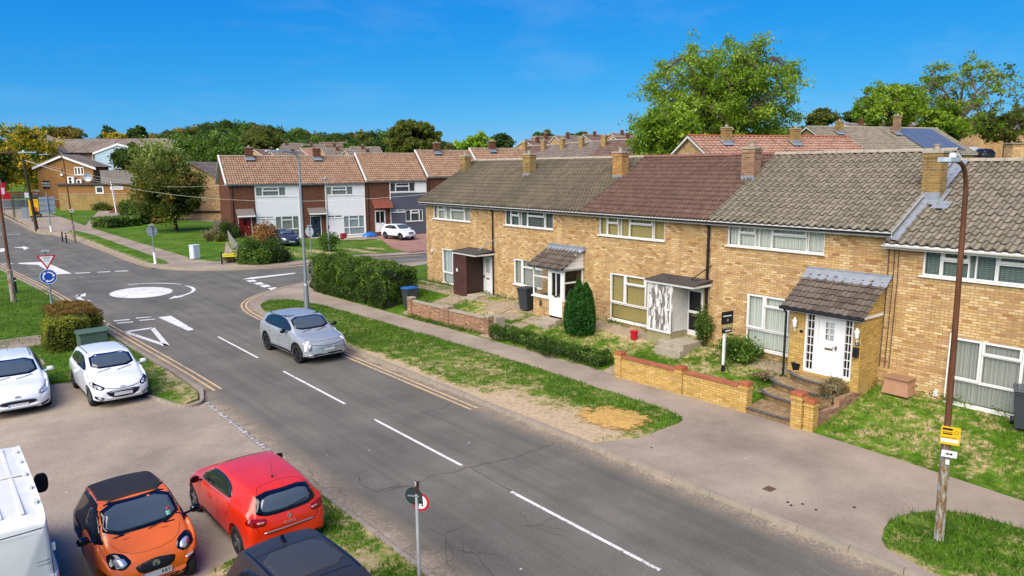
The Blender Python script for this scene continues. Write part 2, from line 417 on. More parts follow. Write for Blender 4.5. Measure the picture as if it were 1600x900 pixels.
def kerb(name, line, w_=.125, h=.112, zf=G, mat=None):
    mb = MB(); line = subdiv(line, .92, False)
    for a, b in zip(line[:-1], line[1:]):
        a = Vector(a); b = Vector(b); t = (b-a).normalized(); n_ = Vector((t.y, -t.x))*w_; e = t*.006
        za, zb = zf(*a)+h+random.uniform(-.004, .004), zf(*b)+h
        p = [a+e, b-e, b-e+n_, a+e+n_]
        q = [(k.x, k.y, z-h-.05) for k, z in zip(p, (za, zb, zb, za))]+[(k.x, k.y, z) for k, z in zip(p, (za, zb, zb, za))]
        q[4] = (q[4][0]+n_.x*.12, q[4][1]+n_.y*.12, q[4][2]); q[5] = (q[5][0]+n_.x*.12, q[5][1]+n_.y*.12, q[5][2])
        n = mb.vs(q)
        for f_ in ((0,3,2,1),(4,5,6,7),(0,1,5,4),(1,2,6,5),(2,3,7,6),(3,0,4,7)): mb.face([n+i for i in f_])
    return tag(mb.build(name, mat or M_kerb), kind='structure')
kerb('kerb', [(x, y) for x, y in kerbRs])
# --- right verge with wear
def wearR(x, y):
    v = .2+.6*(1-ss(.05, .6, x-12.62))*ss(3, 20, y)*(1-ss(30, 34, y)) + .9*blob(x, y, 13.2, 15.2, 1.5, 3.2)+.75*blob(x, y, 13.6, 12.6, 1.8, 2.2)+.35*blob(x, y, 14.2, 20, 2.5, 6)+.25*blob(x, y, 13.8, 30, 1.6, 3)
    return v
vg = [(12.68, 12.1), (12.68, 31.9), (12.85, 34.6), (13.15, 36.2), (13.9, 37.3), (14.8, 37.3), (15.55, 35.6), (15.9, 30), (16.15, 20.4), (16.1, 15), (16.0, 11.9), (15.6, 11.55), (14.8, 11.6), (13.9, 11.5), (13.1, 11.9)]
V_R = smooth_line(vg+[vg[0]], 1)[:-1]
sheet('grass_verge', V_R, lambda x, y: .125+.03*fbm(x, y, .9), M_grass, .22, .05, wear=wearR)
def wearL(x, y): return .2+.35*(1-ss(0, .4, x-12.9))
vg2 = [(12.95, 4.75), (13.05, 5.15), (13.9, 5.45), (14.6, 5.4), (15.55, 4.85), (15.75, 3.6), (15.8, -8), (12.75, -8), (12.75, 4.1)]
V_R2 = smooth_line(vg2+[vg2[0]], 1)[:-1]
sheet('grass_verge', V_R2, lambda x, y: .125+.03*fbm(x, y, .9), M_grass, .22, .05, wear=wearL)
# sand spill on the verge
a = N('builders_sand'); n_ = a.noise(a.pos(), 9, 6, .75); a.set(a.ramp(n_, [(.3, '#a07c40'), (.7, '#cda663')]), .97, 0, .1); n2_ = a.noise(a.pos(), 2.6, 7, .75); at_ = a.n('Attribute', attribute_name='wear'); a.l(a.ramp(a.math('ADD', at_.outputs['Fac'], n2_), [(.72, 0.), (.8, 1.)]), a.b.inputs['Alpha']); a.bump(n_, .6, .03); M_sand = a.m
def sandpoly(cx, cy, rx, ry, k=40, am=.35, seed=0): return [(cx+rx*cos(t)*(1+am*fbm(cos(t)+seed, sin(t), 1.6)), cy+ry*sin(t)*(1+am*fbm(cos(t)+seed, sin(t), 1.6))) for t in [2*pi*i/k for i in range(k)]]
sheet('sand_patch', sandpoly(14.3, 12.9, 1.05, 1.25, 70, .3), lambda x, y: .148+.05*blob(x, y, 14.35, 12.95, 1.2, 1.2)+.012*fbm(x, y, 3), M_sand, .1, 0, wear=lambda x, y: .55*blob(x, y, 14.3, 12.9, 1.15, 1.35)+.1)
# --- gardens of the terrace
gA = [(x+.01, y) for x, y in fw_in[3:]]+[(40, -8), (52, 20), (52, 49)]+[(46, 49.7), (34, 46.3), (27, 44.0)]
def wearG(x, y):
    v = .2+.2*ss(19.5, 21.4, x)
    v += .25*blob(x, y, 19.3, 19.5, 2.5, 3)+.45*blob(x, y, 20.8, 17, 1.6, 3.5)+.3*blob(x, y, 19.5, 13.5, 2.5, 2)+.3*blob(x, y, 19, 6.5, 2, 3)+.5*blob(x, y, 20, 26, 1.8, 3)
    if y > 30: v -= .35
    return v
sheet('garden_lawn', gA, lambda x, y: GT(x, y)+.02*fbm(x, y, .8), M_grass, .45, .2, wear=wearG)
# --- paths, doorsteps and slabs inside the gardens
M_slab = plain('paving_slab', '#94836c', .92, 0, .22, 2.2, .2, .4)
def slab(name, poly, dz=.05, mat=None, th=.1, zf=GT):
    zs = max(zf(*p) for p in poly); mb = MB()
    mb.v = [(x, y, zf(x, y)+dz-th-.06) for x, y in poly]+[(x, y, zf(x, y)+dz) for x, y in poly]; k = len(poly)
    mb.face(list(range(k, 2*k)))
    for i in range(k): j = (i+1) % k; mb.face((i, j, k+j, k+i))
    return tag(mb.build(name, mat or M_slab), kind='structure')
def rect(x0, x1, y0, y1): return [(x0, y0), (x1, y0), (x1, y1), (x0, y1)]
slab('garden_path', rect(20.55, 21.6, 21.5, 34.0), .03)
for k, (x0, x1, y0, y1) in enumerate([(19.6, 20.5, 28.2, 29.6), (18.6, 19.5, 28.3, 29.5), (17.7, 18.5, 28.9, 29.7), (19.9, 20.5, 24.8, 26.3), (19.5, 20.3, 23.5, 24.6), (19.6, 20.3, 22.2, 23.1), (18.9, 19.5, 22.4, 23.2), (18.2, 18.8, 22.4, 23.2), (17.6, 18.1, 22.4, 23.4)]):
    slab('garden_path', rect(x0, x1, y0, y1), .04+.01*(k % 2))
slab('garden_path', rect(20.5, 21.2, 14.9, 20.5), .02)
slab('garden_path', rect(20.3, 21.0, 9.9, 12.6), .03); slab('garden_path', rect(17.6, 18.3, 15.75, 16.4), .03)
slab('garden_path', rect(17.05, 20.5, 2.6, 3.3), .03)
# --- left side: parking apron, grass, paving
kerbL = [(6.27, 22.4), (6.55, 23.4), (6.45, 26.5), (6.15, 32), (5.85, 38.5), (5.45, 50), (4.4, 64), (3.0, 90), (1.5, 130)]
sheet('parking_apron', [(-14, -8), (6.2, -8), (6.2, 22.3), (5.4, 25.5), (3.2, 27.4), (-14, 28.2)], lambda x, y: .006+.02*ss(6.2, 5.4, x) if x < 6.2 else .006, M_lot, .8, 0)
gl = [(3.15, 27.6), (4.5, 27.2), (5.1, 24.4), (5.35, 22.9), (5.75, 22.4), (6.12, 22.55), (6.3, 23.2), (6.25, 26.5), (5.95, 32), (5.65, 38.5), (5.25, 50), (4.2, 64), (2.8, 90), (1.3, 130), (-14, 130), (-14, 27.9)]
sheet('grass_lawn', gl, lambda x, y: .09+.025*fbm(x, y, .8), M_grass, .45, .12, wear=lambda x, y: .05+.5*ss(5.2, 5.9, x)*(1-ss(26, 30, y))+.5*blob(x, y, 5.6, 33, 1.2, 3)+.35*blob(x, y, 4.5, 28.4, 1.5, 1.5))
kerb('kerb', kerbL, -.13, .105)
kerb('kerb', smooth_line([(6.3, 22.6), (6.15, 22.1), (5.75, 21.95), (5.4, 22.3), (5.05, 23.6), (4.9, 24.6)], 2), .1, .1)
zl = lambda x, y: .125
slab('paving', rect(-8, 4.25, 33.9, 35.9), .0, M_path, .05, zl)
for x0, x1, y0, y1 in [(-2.0, 2.15, 31.0, 32.3), (1.2, 1.9, 29.4, 30.6), (2.3, 3.1, 30.2, 31.1)]: slab('paving', rect(x0, x1, y0, y1), .01, None, .05, zl)
# bottom strip of grass beside the road
gs = [(5.95, 16.2), (6.13, 16.3), (6.13, -8), (-3, -8), (-3, 10), (0.5, 10.7), (2.3, 11.8), (3.4, 12.35), (4.3, 12.7), (5.1, 13.6)]
sheet('grass_strip', gs, lambda x, y: .07+.02*fbm(x, y, 1.1), M_grass, .22, .08, wear=lambda x, y: .15+.3*ss(5.8, 6.1, x)+.6*blob(x, y, 5.4, 11.2, .9, 1.4)+.5*blob(x, y, 3.4, 12.2, 1.2, .5))
kerb('kerb', [(6.25, -8), (6.25, 16.3)], -.12, .09)
M_set = brick('granite_setts', ['#8b857c', '#a8a198', '#bfb8ae'], '#6d665e', '#7a7268', .3, .2, .03)
mb = MB(); mb.box(6.17, 6.31, 16.35, 22.2, -.05, .022); tag(mb.build('kerb_setts', M_set), kind='structure')
# --- far side north of the junction
kerbF = [(11.4, 190), (11.1, 130), (10.9, 108), (10.75, 97.4), (11.3, 95.4), (12.4, 92.6), (12.9, 85), (13.0, 70), (13.0, 60.2), (13.5, 56), (14.8, 53.3), (18.3, 51.1), (21.7, 50.6), (28, 52.3), (34, 54.4), (46, 58.5)]
kerbF = smooth_line(kerbF, 1)
sheet('footway', [(x, y) for x, y in off(kerbF, -.12)]+[(46, 70), (46, 100), (60, 190)], lambda x, y: GF(x, y), M_path, 2.2, .25)
kerb('kerb', kerbF[::-1], .125, .112)
pathU = [(13.7, 190), (15.9, 121), (15.8, 98.6), (16.4, 61.5), (16.8, 56)]
gf1 = [(12.9, 92.2), (13.05, 85), (13.2, 70), (13.2, 60.6), (13.8, 57.6), (14.55, 57.6), (14.65, 64), (14.6, 84), (14.4, 91), (13.8, 96)]
zgf = lambda x, y: GF(x, y)+.03+.03*fbm(x, y, .6)
sheet('grass_verge', smooth_line(gf1+[gf1[0]], 1)[:-1], zgf, M_grass, .6, .06, wear=lambda x, y: -.05+.5*(1-ss(0, .7, x-13.1)))
gf2 = [(16.5, 59.5), (16.6, 61.5), (16.3, 80), (16.15, 97.5), (17.3, 100), (20.5, 112), (22, 112), (26, 108), (34, 100), (34, 84), (27, 76.5), (24.6, 74.2), (22.6, 70), (19.5, 61), (18.7, 56.2), (17.4, 56.6)]
sheet('grass_lawn', gf2, zgf, M_grass, .9, .06, wear=lambda x, y: -.08+.45*blob(x, y, 18.3, 57.5, 2.2, 3)+.3*blob(x, y, 20.5, 78.4, 3, 4))
gf3 = [(16.2, 102), (16.4, 121), (15.5, 150), (24, 150), (25.5, 143), (19.5, 117)]
sheet('grass_lawn', gf3, zgf, M_grass, 1.4, .06, wear=lambda x, y: -.05)
# front gardens of the far houses
fd = Vector((.824, -.567)); fP0 = Vector((23.5, 73.2))
gf4 = [(19.2, 55.2), (20.6, 62), (23.2, 71.5), (26.5, 76), (38, 68.5), (50, 60.5), (46, 59.7), (34, 56.2), (28, 54.1), (22.6, 52.6)]
M_drive = brick('block_paving_drive', ['#8a6454', '#a07866', '#b08a78'], '#6b5a50', '#6b4a3e', .2, .1, .006)
sheet('front_lawn', gf4, zgf, M_grass, .6, .06, wear=lambda x, y: .1+.8*blob(x, y, 26.3, 57.5, 1.4, 4)+.8*blob(x, y, 30.2, 57.5, 1.3, 5)+.9*blob(x, y, 33.0, 60, 1.5, 2.2)+.5*blob(x, y, 24, 57, 1.5, 4))
sheet('driveway', [g(*p, -.45) for p in ((612, 387), (590, 369), (594, 363), (720, 358), (720, 390), (662, 391), (640, 395))], lambda x, y: zgf(x, y)+.06, M_drive, 1, .05)
# --- painted markings
def paint(name, c, wornc, thr=.45):
    a = N(name); n_ = a.noise(a.pos(), 7, 6, .8); n2 = a.noise(a.pos(), .9, 3)
    f_ = a.math('ADD', n_, a.math('MULTIPLY', a.math('SUBTRACT', n2, .5), .5))
    a.set(a.ramp(f_, [(thr-.12, wornc), (thr, c)]), .7, 0, .3); return a.m
M_wp = paint('white_road_paint', '#d6d2ca', '#827d75', .46); M_yp = paint('yellow_road_paint', '#c9aa78', '#8f8270', .5)
marks = MB()
def mz(x, y): return G(x, y)+.006
for y1, y0 in [(31.0, 26.4), (24.0, 19.3), (17.55, 13.3), (11.45, 7.35), (5.5, 1.3), (-1, -5)]: ribbon(marks, subdiv([(9.42, y1), (9.42, y0)], .5, False), .085, zf=mz)
def strip(pts, wd): ribbon(marks, subdiv(pts, .6, False), wd, zf=mz)
# mini roundabout
cxr, cyr = 9.75, 45.6
mb = MB(); ring = [(cxr+1.62*cos(t), cyr+2.1*sin(t)) for t in [2*pi*i/40 for i in range(40)]]
n0 = mb.vs([(cxr, cyr, .075)]+[(cxr+(x-cxr)*.6, cyr+(y-cyr)*.6, .05) for x, y in ring]+[(x, y, .008) for x, y in ring])
for i in range(40):
    j = (i+1) % 40; mb.face((0, 1+i, 1+j)); mb.face((1+i, 41+i, 41+j, 1+j))
tag(mb.build('roundabout_dome', M_wp, smooth=True), kind='structure')
def arc(a0, a1, rx, ry, w_, head=True):
    pts = [(cxr+rx*cos(radians(a0+(a1-a0)*i/16)), cyr+ry*sin(radians(a0+(a1-a0)*i/16))) for i in range(17)]
    ribbon(marks, pts, [w_*.5+w_*.5*min(1, i/4) for i in range(17)], zf=mz)
    if head:
        e = Vector(pts[-1]); t = (e-Vector(pts[-3])).normalized(); n_ = Vector((-t.y, t.x))
        marks.poly([(*(e+n_*.33), .0065), (*(e-n_*.33), .0065), (*(e+t*.9), .0065)])
arc(15, -62, 2.75, 3.3, .2); arc(25, 88, 2.9, 3.7, .18, False)
def gpoly(pts, z=.006): 
    q = [g(*p) for p in pts]; ar = sum(q[i][0]*q[(i+1) % len(q)][1]-q[(i+1) % len(q)][0]*q[i][1] for i in range(len(q)))
    if ar < 0: q = q[::-1]
    marks.poly([(x, y, G(x, y)+z) for x, y in q])
def gline(pts, wd): strip([g(*p) for p in pts], wd)
gpoly([(247, 496), (267, 493.5), (303, 515), (294, 517)])                       # solid wedge
for q in ([(198, 519.5), (206, 523), (237, 517.5), (240, 512.5)], [(232, 514), (240, 512.5), (264, 539.5), (249, 534)], [(203, 520.5), (213, 522), (252, 532), (264, 539.5)]): pass
tr = [(6.62, 34.7), (7.74, 34.75), (7.33, 30.75)]
for i in range(3): strip([tr[i], tr[(i+1) % 3]], .2 if i else .28)
for xa, xb in ((5.85, 6.45), (6.75, 7.4), (7.7, 8.35)):
    strip([(xa, 36.95), (xb, 36.8)], .2); strip([(xa, 37.65), (xb, 37.5)], .2)
gline([(140, 471), (124, 467), (122, 461)], .22); gpoly([(115, 464), (134, 463), (134, 458)])
gpoly([(28, 411), (60, 409.5), (72, 410), (112, 427.5), (84, 429), (60, 414), (30, 412.5)])
for a_, b_ in (((118, 427), (141, 426)), ((152, 425.5), (172, 424.5)), ((1, 413), (20, 412)), ((180, 424), (200, 423.3))): gline([a_, b_], .35)
gpoly([(20, 387), (36, 386), (36, 384.5), (46, 387.6), (38, 390.5), (36, 388)]); gpoly([(-5, 389), (6, 388), (11, 390.5), (4, 393.5), (-5, 394)])
for k in range(5): gline([(-2+k*7, 366+.0*k), (3+k*7, 366)], .3)
gpoly([(378, 436.5), (392, 433.5), (461, 426.2), (462, 427.6), (395, 436)])
for (a_, b_, c_, d_) in (((384, 438.5), (396, 437), (402, 439.5), (390, 441)), ((395, 442.5), (407, 440.8), (414, 444), (402, 445)), ((405, 446.6), (417, 444.6), (424, 447.4), (412, 449.2)), ((418, 450.5), (430, 448.8), (433, 449.5), (424, 453.6))): gpoly([a_, b_, c_, d_])
strip([(23, 48.6), (30, 50.1), (36, 51.6), (44, 54)], .1)
tag(marks.build('road_markings', M_wp), kind='structure')
ym = MB()
def ys_(line, dd, y0=None, y1=None):
    for d in dd: ribbon(ym, off(line, d), .075, zf=lambda x, y: G(x, y)+.006)
seg = [p for p in smooth_line([(12.5, 16.4), (12.5, 28), (12.55, 32), (12.62, 34.6), (12.9, 36.6), (13.45, 38.1), (14.6, 39.7), (16.8, 41.3), (18.9, 42.4), (26.8, 46.2), (34, 48.6)], 2)]
ys_(subdiv(seg, .8, False), (-.28, -.5))
ys_(subdiv(smooth_line([(6.55, 23.3), (6.45, 26.5), (6.15, 32), (5.85, 38.5), (5.45, 50), (4.4, 64), (3.0, 90)], 1), 1, False), (.3, .52))
ys_(subdiv(kerbF[10:], 1, False), (.22, .42))
for q in ([(75, 352), (112, 362)], [(112, 362), (100, 370)], [(20, 338), (75, 352)]): ribbon(ym, [g(*p) for p in q], .3, zf=lambda x, y: .0075)
tag(ym.build('yellow_lines', M_yp), kind='structure')
# cracks in the carriageway
M_crack = plain('crack_bitumen', '#46423b', .95)
cr = MB()
def crack(pts, w_=.025, jit=.05, forks=0):
    L = subdiv([g(*p) for p in pts], .14, False); out = []
    for i, (x, y) in enumerate(L): out.append((x+jit*fbm(x*3, y*3+5, 1.), y+jit*2*fbm(x*3+9, y*3, 1.)))
    ribbon(cr, out, [w_*random.uniform(.3, 1.2) for _ in out], z=.0045)
    for _ in range(forks):
        p = random.choice(out); q = (p[0]+random.uniform(-.5, .5), p[1]+random.uniform(-.8, .8)); L2 = subdiv([p, q], .1, False)
        ribbon(cr, [(x+jit*fbm(x*5, y*5), y+jit*fbm(x*5+3, y*5)) for x, y in L2], w_*.5, z=.0047)
crack([(600, 768), (650, 758), (690, 742), (740, 730), (800, 716), (865, 692)], .026, .07)
crack([(560, 755), (590, 768), (612, 762), (650, 757)], .02, .08, 4)
crack([(665, 825), (690, 835), (705, 855), (745, 868), (768, 900)], .02, .1, 8)
crack([(640, 650), (690, 638), (712, 630)], .015, .05); crack([(735, 731), (806, 772)], .03, .02)
crack([(815, 823), (850, 818), (870, 808)], .014, .08, 3); crack([(238, 469), (268, 478), (300, 492)], .05, .1, 3)
crack([(300, 552), (350, 540), (400, 532)], .02, .06); crack([(430, 470), (460, 480), (500, 500)], .02, .05)
crack([(480, 735), (500, 760), (540, 765)], .015, .08, 4)
tag(cr.build('road_cracks', M_crack), kind='structure')
lt = MB()
for x, y in [g(*p, .1) for p in ((1231, 785), (1236, 790), (1254, 788), (1275, 797), (1335, 793), (1433, 808), (1018, 700))]:
    s_ = random.uniform(.6, 1.1); lt.poly([(x-.04*s_, y-.02, .106), (x+.03*s_, y-.035*s_, .104), (x+.045, y+.02, .112), (x, y+.04*s_, .108), (x-.03, y+.02, .105)])
tag(lt.build('litter_scraps', plain('litter', '#2c2c2e', .8)), kind='stuff')
mb = MB(); x, y = g(1202, 764, .1); mb.box(x-.12, x+.12, y-.1, y+.1, .05, .106); tag(mb.build('water_cover', plain('cast_iron', '#5a4434', .8)), kind='structure')

# wind-blown dust in the gutters, fading out over the asphalt
a = N('gutter_dust'); sp = a.n('SeparateXYZ'); a.l(a.co('UV'), sp.inputs[0]); n_ = a.noise(a.pos(), 1.1, 6, .7); n2 = a.noise(a.pos(), 14, 4, .7)
al = a.math('MULTIPLY', a.math('SUBTRACT', 1, sp.outputs['Y']), a.ramp(a.math('ADD', a.math('MULTIPLY', n_, .7), a.math('MULTIPLY', n2, .3)), [(.32, .15), (.6, 1.)])); a.set(a.ramp(n2, [(.3, '#94836e'), (.7, '#b5a48c')]), .95, 0, .1); a.l(al, a.b.inputs['Alpha'])
M_dust = a.m; db = MB()
def dust(line, d0, d1):
    A_, B_ = off(line, d0), off(line, d1); acc = 0
    for i in range(len(line)-1):
        q = [(*A_[i], G(*A_[i])+.0045), (*A_[i+1], G(*A_[i+1])+.0045), (*B_[i+1], G(*B_[i+1])+.0045), (*B_[i], G(*B_[i])+.0045)]; uv = [(acc, 0), (acc+1, 0), (acc+1, 1), (acc, 1)]; acc += 1
        n = (Vector(q[1])-Vector(q[0])).cross(Vector(q[2])-Vector(q[0]))
        if n.z < 0: q = q[::-1]; uv = uv[::-1]
        db.poly(q, uv)
dust(subdiv(kerbRs, 1, False), 0, -.75); dust(subdiv([(6.32, -8), (6.32, 22.3)], 1, False), 0, .7); dust(subdiv(kerbL, 1.5, False), 0, .55); dust(subdiv(kerbF, 1.5, False), 0, .6)
tag(db.build('gutter_dust', M_dust), kind='structure')
# ================================================================ BUILDINGS
M_by = brick('yellow_stock_brick', ['#9a6a44', '#c09a62', '#cba874', '#ae8458', '#dac094', '#bc965a', '#d4b682', '#ae8a62', '#bc926a'], '#8f7852', '#5c482c')
M_by2 = brick('yellow_porch_brick', ['#b08c4c', '#c4a05c', '#bb9654', '#a28048', '#d0ae6e'], '#93793f', '#6a5a2c', stain=.15)
M_br = brick('red_brown_brick', ['#4c2818', '#623420', '#733d26', '#4a2618', '#6b3c28'], '#6a5648', '#26160f', stain=.3)
M_brt = brick('brown_pub_brick', ['#7d5228', '#94632f', '#8a5a2c', '#a3713a'], '#8a7858', '#4a3420', stain=.2)
M_bt = brick('weathered_red_brick', ['#7d5540', '#94684c', '#a67a58', '#6f4a38', '#b08a66', '#86583f'], '#8f8270', '#3c3228')
M_cope = brick('terracotta_coping', ['#8f4a2c', '#a3583a', '#b0684a'], '#7d6250', '#5a3020', .22, .4, .01)
M_chb = brick('weathered_chimney_brick', ['#8a6c38', '#9a7a40', '#a8884c', '#7d6234'], '#8f8060', '#2e2618', stain=.6)
TG = ['#5d574a', '#6f685a', '#7a7364', '#857d6c', '#655e50']
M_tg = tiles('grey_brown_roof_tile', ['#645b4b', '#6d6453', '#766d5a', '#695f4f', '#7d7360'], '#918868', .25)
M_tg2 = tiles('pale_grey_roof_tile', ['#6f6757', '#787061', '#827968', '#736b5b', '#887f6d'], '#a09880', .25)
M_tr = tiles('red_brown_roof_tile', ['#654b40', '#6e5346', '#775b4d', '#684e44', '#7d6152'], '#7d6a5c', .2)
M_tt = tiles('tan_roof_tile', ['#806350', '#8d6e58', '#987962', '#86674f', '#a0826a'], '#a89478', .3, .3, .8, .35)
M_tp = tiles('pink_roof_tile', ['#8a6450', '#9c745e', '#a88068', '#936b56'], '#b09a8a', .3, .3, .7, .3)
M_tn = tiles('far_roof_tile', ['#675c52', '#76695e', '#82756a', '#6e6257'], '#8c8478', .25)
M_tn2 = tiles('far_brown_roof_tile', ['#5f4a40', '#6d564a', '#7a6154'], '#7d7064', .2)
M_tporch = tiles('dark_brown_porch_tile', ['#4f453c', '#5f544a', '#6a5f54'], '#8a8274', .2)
M_w = plain('white_upvc', '#dedcd6', .35, 0, .03, 2, .5)
M_wd = plain('white_paint_old', '#cfccc4', .6, 0, .1, 4)
M_blk = plain('black_plastic', '#17171a', .45, 0, .2)
M_lead = plain('lead_flashing', '#8f959b', .5, .35, .25, 6, .5, .4)
M_conc = plain('concrete_cap', '#9a8f7c', .9, 0, .25, 5, .2, .3)
M_grc = plain('grey_cladding', '#4b4f57', .6, 0, .04); M_wcl = plain('white_cladding', '#d5d5d3', .6, 0, .03)
M_dark = plain('dark_interior', '#15140f', .9); M_felt = plain('roofing_felt', '#4a4540', .9, 0, .3, 5, .2, .5)
M_gl = glass()
CUR = {'grey': curtain('grey_curtain', '#98988f', '#cbc8bc', 7.), 'blind': curtain('white_vertical_blind', '#c4c8bc', '#ece9dc', 5.),
       'beige': curtain('beige_venetian_blind', '#a8945e', '#cdb87c', 9., True), 'green': curtain('green_slat_blind', '#5c6a64', '#8f9d94', 6., True),
       'net': curtain('net_curtain', '#b4bdba', '#d4dad6', 4.), 'dark': curtain('dark_curtain', '#4a5254', '#7d8484', 5.)}
UPW = [(0, .125, 0, 1, 0), (.125, .31, 0, .62, 0), (.125, .31, .62, 1, 1), (.345, .48, 0, 1, 0), (.48, .83, 0, .66, 0), (.48, .83, .66, 1, 1), (.84, 1, 0, 1, 0)]
DNW = [(0, 1, 0, .36, 0), (0, .33, .37, 1, 1), (.33, .76, .37, .8, 0), (.33, .76, .8, 1, 1), (.76, 1, .37, 1, 0)]
def window(par, x0, x1, z0, z1, cells=UPW, cur='grey', y=.0, b=.035, sill=True, mat=None, cfull=True):
    W, Hh = x1-x0, z1-z0; m = MB(); gm = MB(); mat = mat or M_w
    for q in (lambda: m.box(x0, x1, y+.02, y+.1, z0, z0+b), lambda: m.box(x0, x1, y+.02, y+.1, z1-b, z1), lambda: m.box(x0, x0+b, y+.02, y+.1, z0+b, z1-b), lambda: m.box(x1-b, x1, y+.02, y+.1, z0+b, z1-b)): q()
    for u0, u1, v0, v1, op in cells:
        a, c, d, e = x0+u0*W, x0+u1*W, z0+v0*Hh, z0+v1*Hh; t = b*(1.5 if op else .8); yy = y-.012 if op else y+.016; k = .003*(1+op)
        a += k; c -= k; d += k; e -= k
        m.box(a, c, yy, y+.09, d, d+t); m.box(a, c, yy, y+.09, e-t, e); m.box(a, a+t, yy+.001, y+.09, d+t, e-t); m.box(c-t, c, yy+.001, y+.09, d+t, e-t)
        gm.poly([(a+t, y+.055, d+t), (c-t, y+.055, d+t), (c-t, y+.055, e-t), (a+t, y+.055, e-t)])
    if sill: m.box(x0-.06, x1+.06, y-.07, y+.1, z0-.045, z0-.002)
    f = m.build('window', mat, par)
    gm.build('pane', M_gl, f)
    if cur:
        c = MB(); n = max(2, int(W/.06)); hz = z0+b
        p = []
        for i in range(n+1):
            x = x0+b+(W-2*b)*i/n; yy = y+.16+.012*((i % 2)*2-1)
            p.append((x, yy))
        for i in range(n): c.poly([(*p[i], hz), (*p[i+1], hz), (*p[i+1], z1-b), (*p[i], z1-b)])
        c.build('curtain', CUR[cur], f)
    return f
def wall_holes(m, x0, x1, z0, z1, holes, y=0., rev=.16):
    xs = sorted({x0, x1, *[h[0] for h in holes], *[h[1] for h in holes]}); zs = sorted({z0, z1, *[h[2] for h in holes], *[h[3] for h in holes]})
    xs = [x for x in xs if x0 <= x <= x1]; zs = [z for z in zs if z0 <= z <= z1]
    for a, b in zip(xs[:-1], xs[1:]):
        for c, d in zip(zs[:-1], zs[1:]):
            mx, mz_ = (a+b)/2, (c+d)/2
            if any(h[0] < mx < h[1] and h[2] < mz_ < h[3] for h in holes): continue
            m.poly([(a, y, c), (b, y, c), (b, y, d), (a, y, d)])
    for a, b, c, d in holes:
        c = max(c, z0)
        m.poly([(a, y, c), (a, y, d), (a, y+rev, d), (a, y+rev, c)]); m.poly([(b, y, d), (b, y, c), (b, y+rev, c), (b, y+rev, d)])
        m.poly([(a, y, d), (b, y, d), (b, y+rev, d), (a, y+rev, d)]); m.poly([(a, y+rev, c), (b, y+rev, c), (b, y, c), (a, y, c)])
def shell(m, W, D, zb, ze, zr, holes, y0=0., gl=True, gr=True, xa=0.):
    wall_holes(m, xa, W, zb, ze, holes, y0)
    m.poly([(W, D, zb), (xa, D, zb), (xa, D, ze), (W, D, ze)])
    for x, s in ((xa, 1), (W, -1)):
        q = [(x, D, zb), (x, y0, zb), (x, y0, ze), (x, (D+y0)/2, zr-.06), (x, D, ze)]
        m.poly(q if s == 1 else q[::-1])
def roof_slope(m, x0, x1, ye, ze, yr, zr, tw=.33, ga=.335, amp=.045, step=.03, ns=8, back=False):
    """interlocking tiles: rolls across, stepped courses up the slope; UV counts tiles"""
    L = math.hypot(yr-ye, zr-ze); n = max(1, round(L/ga)); ga = L/n; dy, dz = (yr-ye)/L, (zr-ze)/L
    ny, nz = -dz*(1 if yr > ye else -1), abs(dy)
    if yr < ye: ny = -dz*-1
    ny, nz = (-dz, dy) if yr > ye else (dz, -dy)
    K = max(2, int((x1-x0)/tw*ns)); xs = [x0+(x1-x0)*i/K for i in range(K+1)]
    def prof(x):
        u = (x/tw) % 1.; return amp*(sin(pi*min(1, u/.46)*.5)**.9 if u < .4 else max(0, 1-(u-.4)/.09)) - amp*.3*sin(pi*min(1, max(0, (u-.49)/.51)))
    pr = [prof(x) for x in xs]
    for r_ in range(n):
        jit = random.uniform(-.003, .003); tj = [random.uniform(-.007, .007) for _ in range(int((x1-x0)/tw)+3)]
        for part in range(2):
            if part == 0:   # riser
                rows = [(r_*ga, -.002 if r_ else -.03), (r_*ga, step+jit)]
            else: rows = [(r_*ga, step+jit), ((r_+1)*ga, 0.)]
            b = []
            for v, h in rows:
                b.append(m.vs([(x, ye+dy*v+ny*(p+h), ze+dz*v+nz*(p+h)) for x, p in zip(xs, [q_+tj[int((x-x0)/tw)] for x, q_ in zip(xs, pr)])]))
            for i in range(K):
                q = (b[0]+i, b[0]+i+1, b[1]+i+1, b[1]+i)
                uv = [(xs[i]/tw, r_+(.02 if part else .01)), (xs[i+1]/tw, r_+(.02 if part else .01)), (xs[i+1]/tw, r_+(.98 if part else .02)), (xs[i]/tw, r_+(.98 if part else .02))]
                uc = (xs[i]+xs[i+1])/2/tw+100; tx = math.floor(uc)
                uv = [(min(max(a+100, tx+.01), tx+.99), c_+.0) for a, c_ in uv]
                if yr < ye: q = q[::-1]; uv = uv[::-1]
                m.face(q, uv)
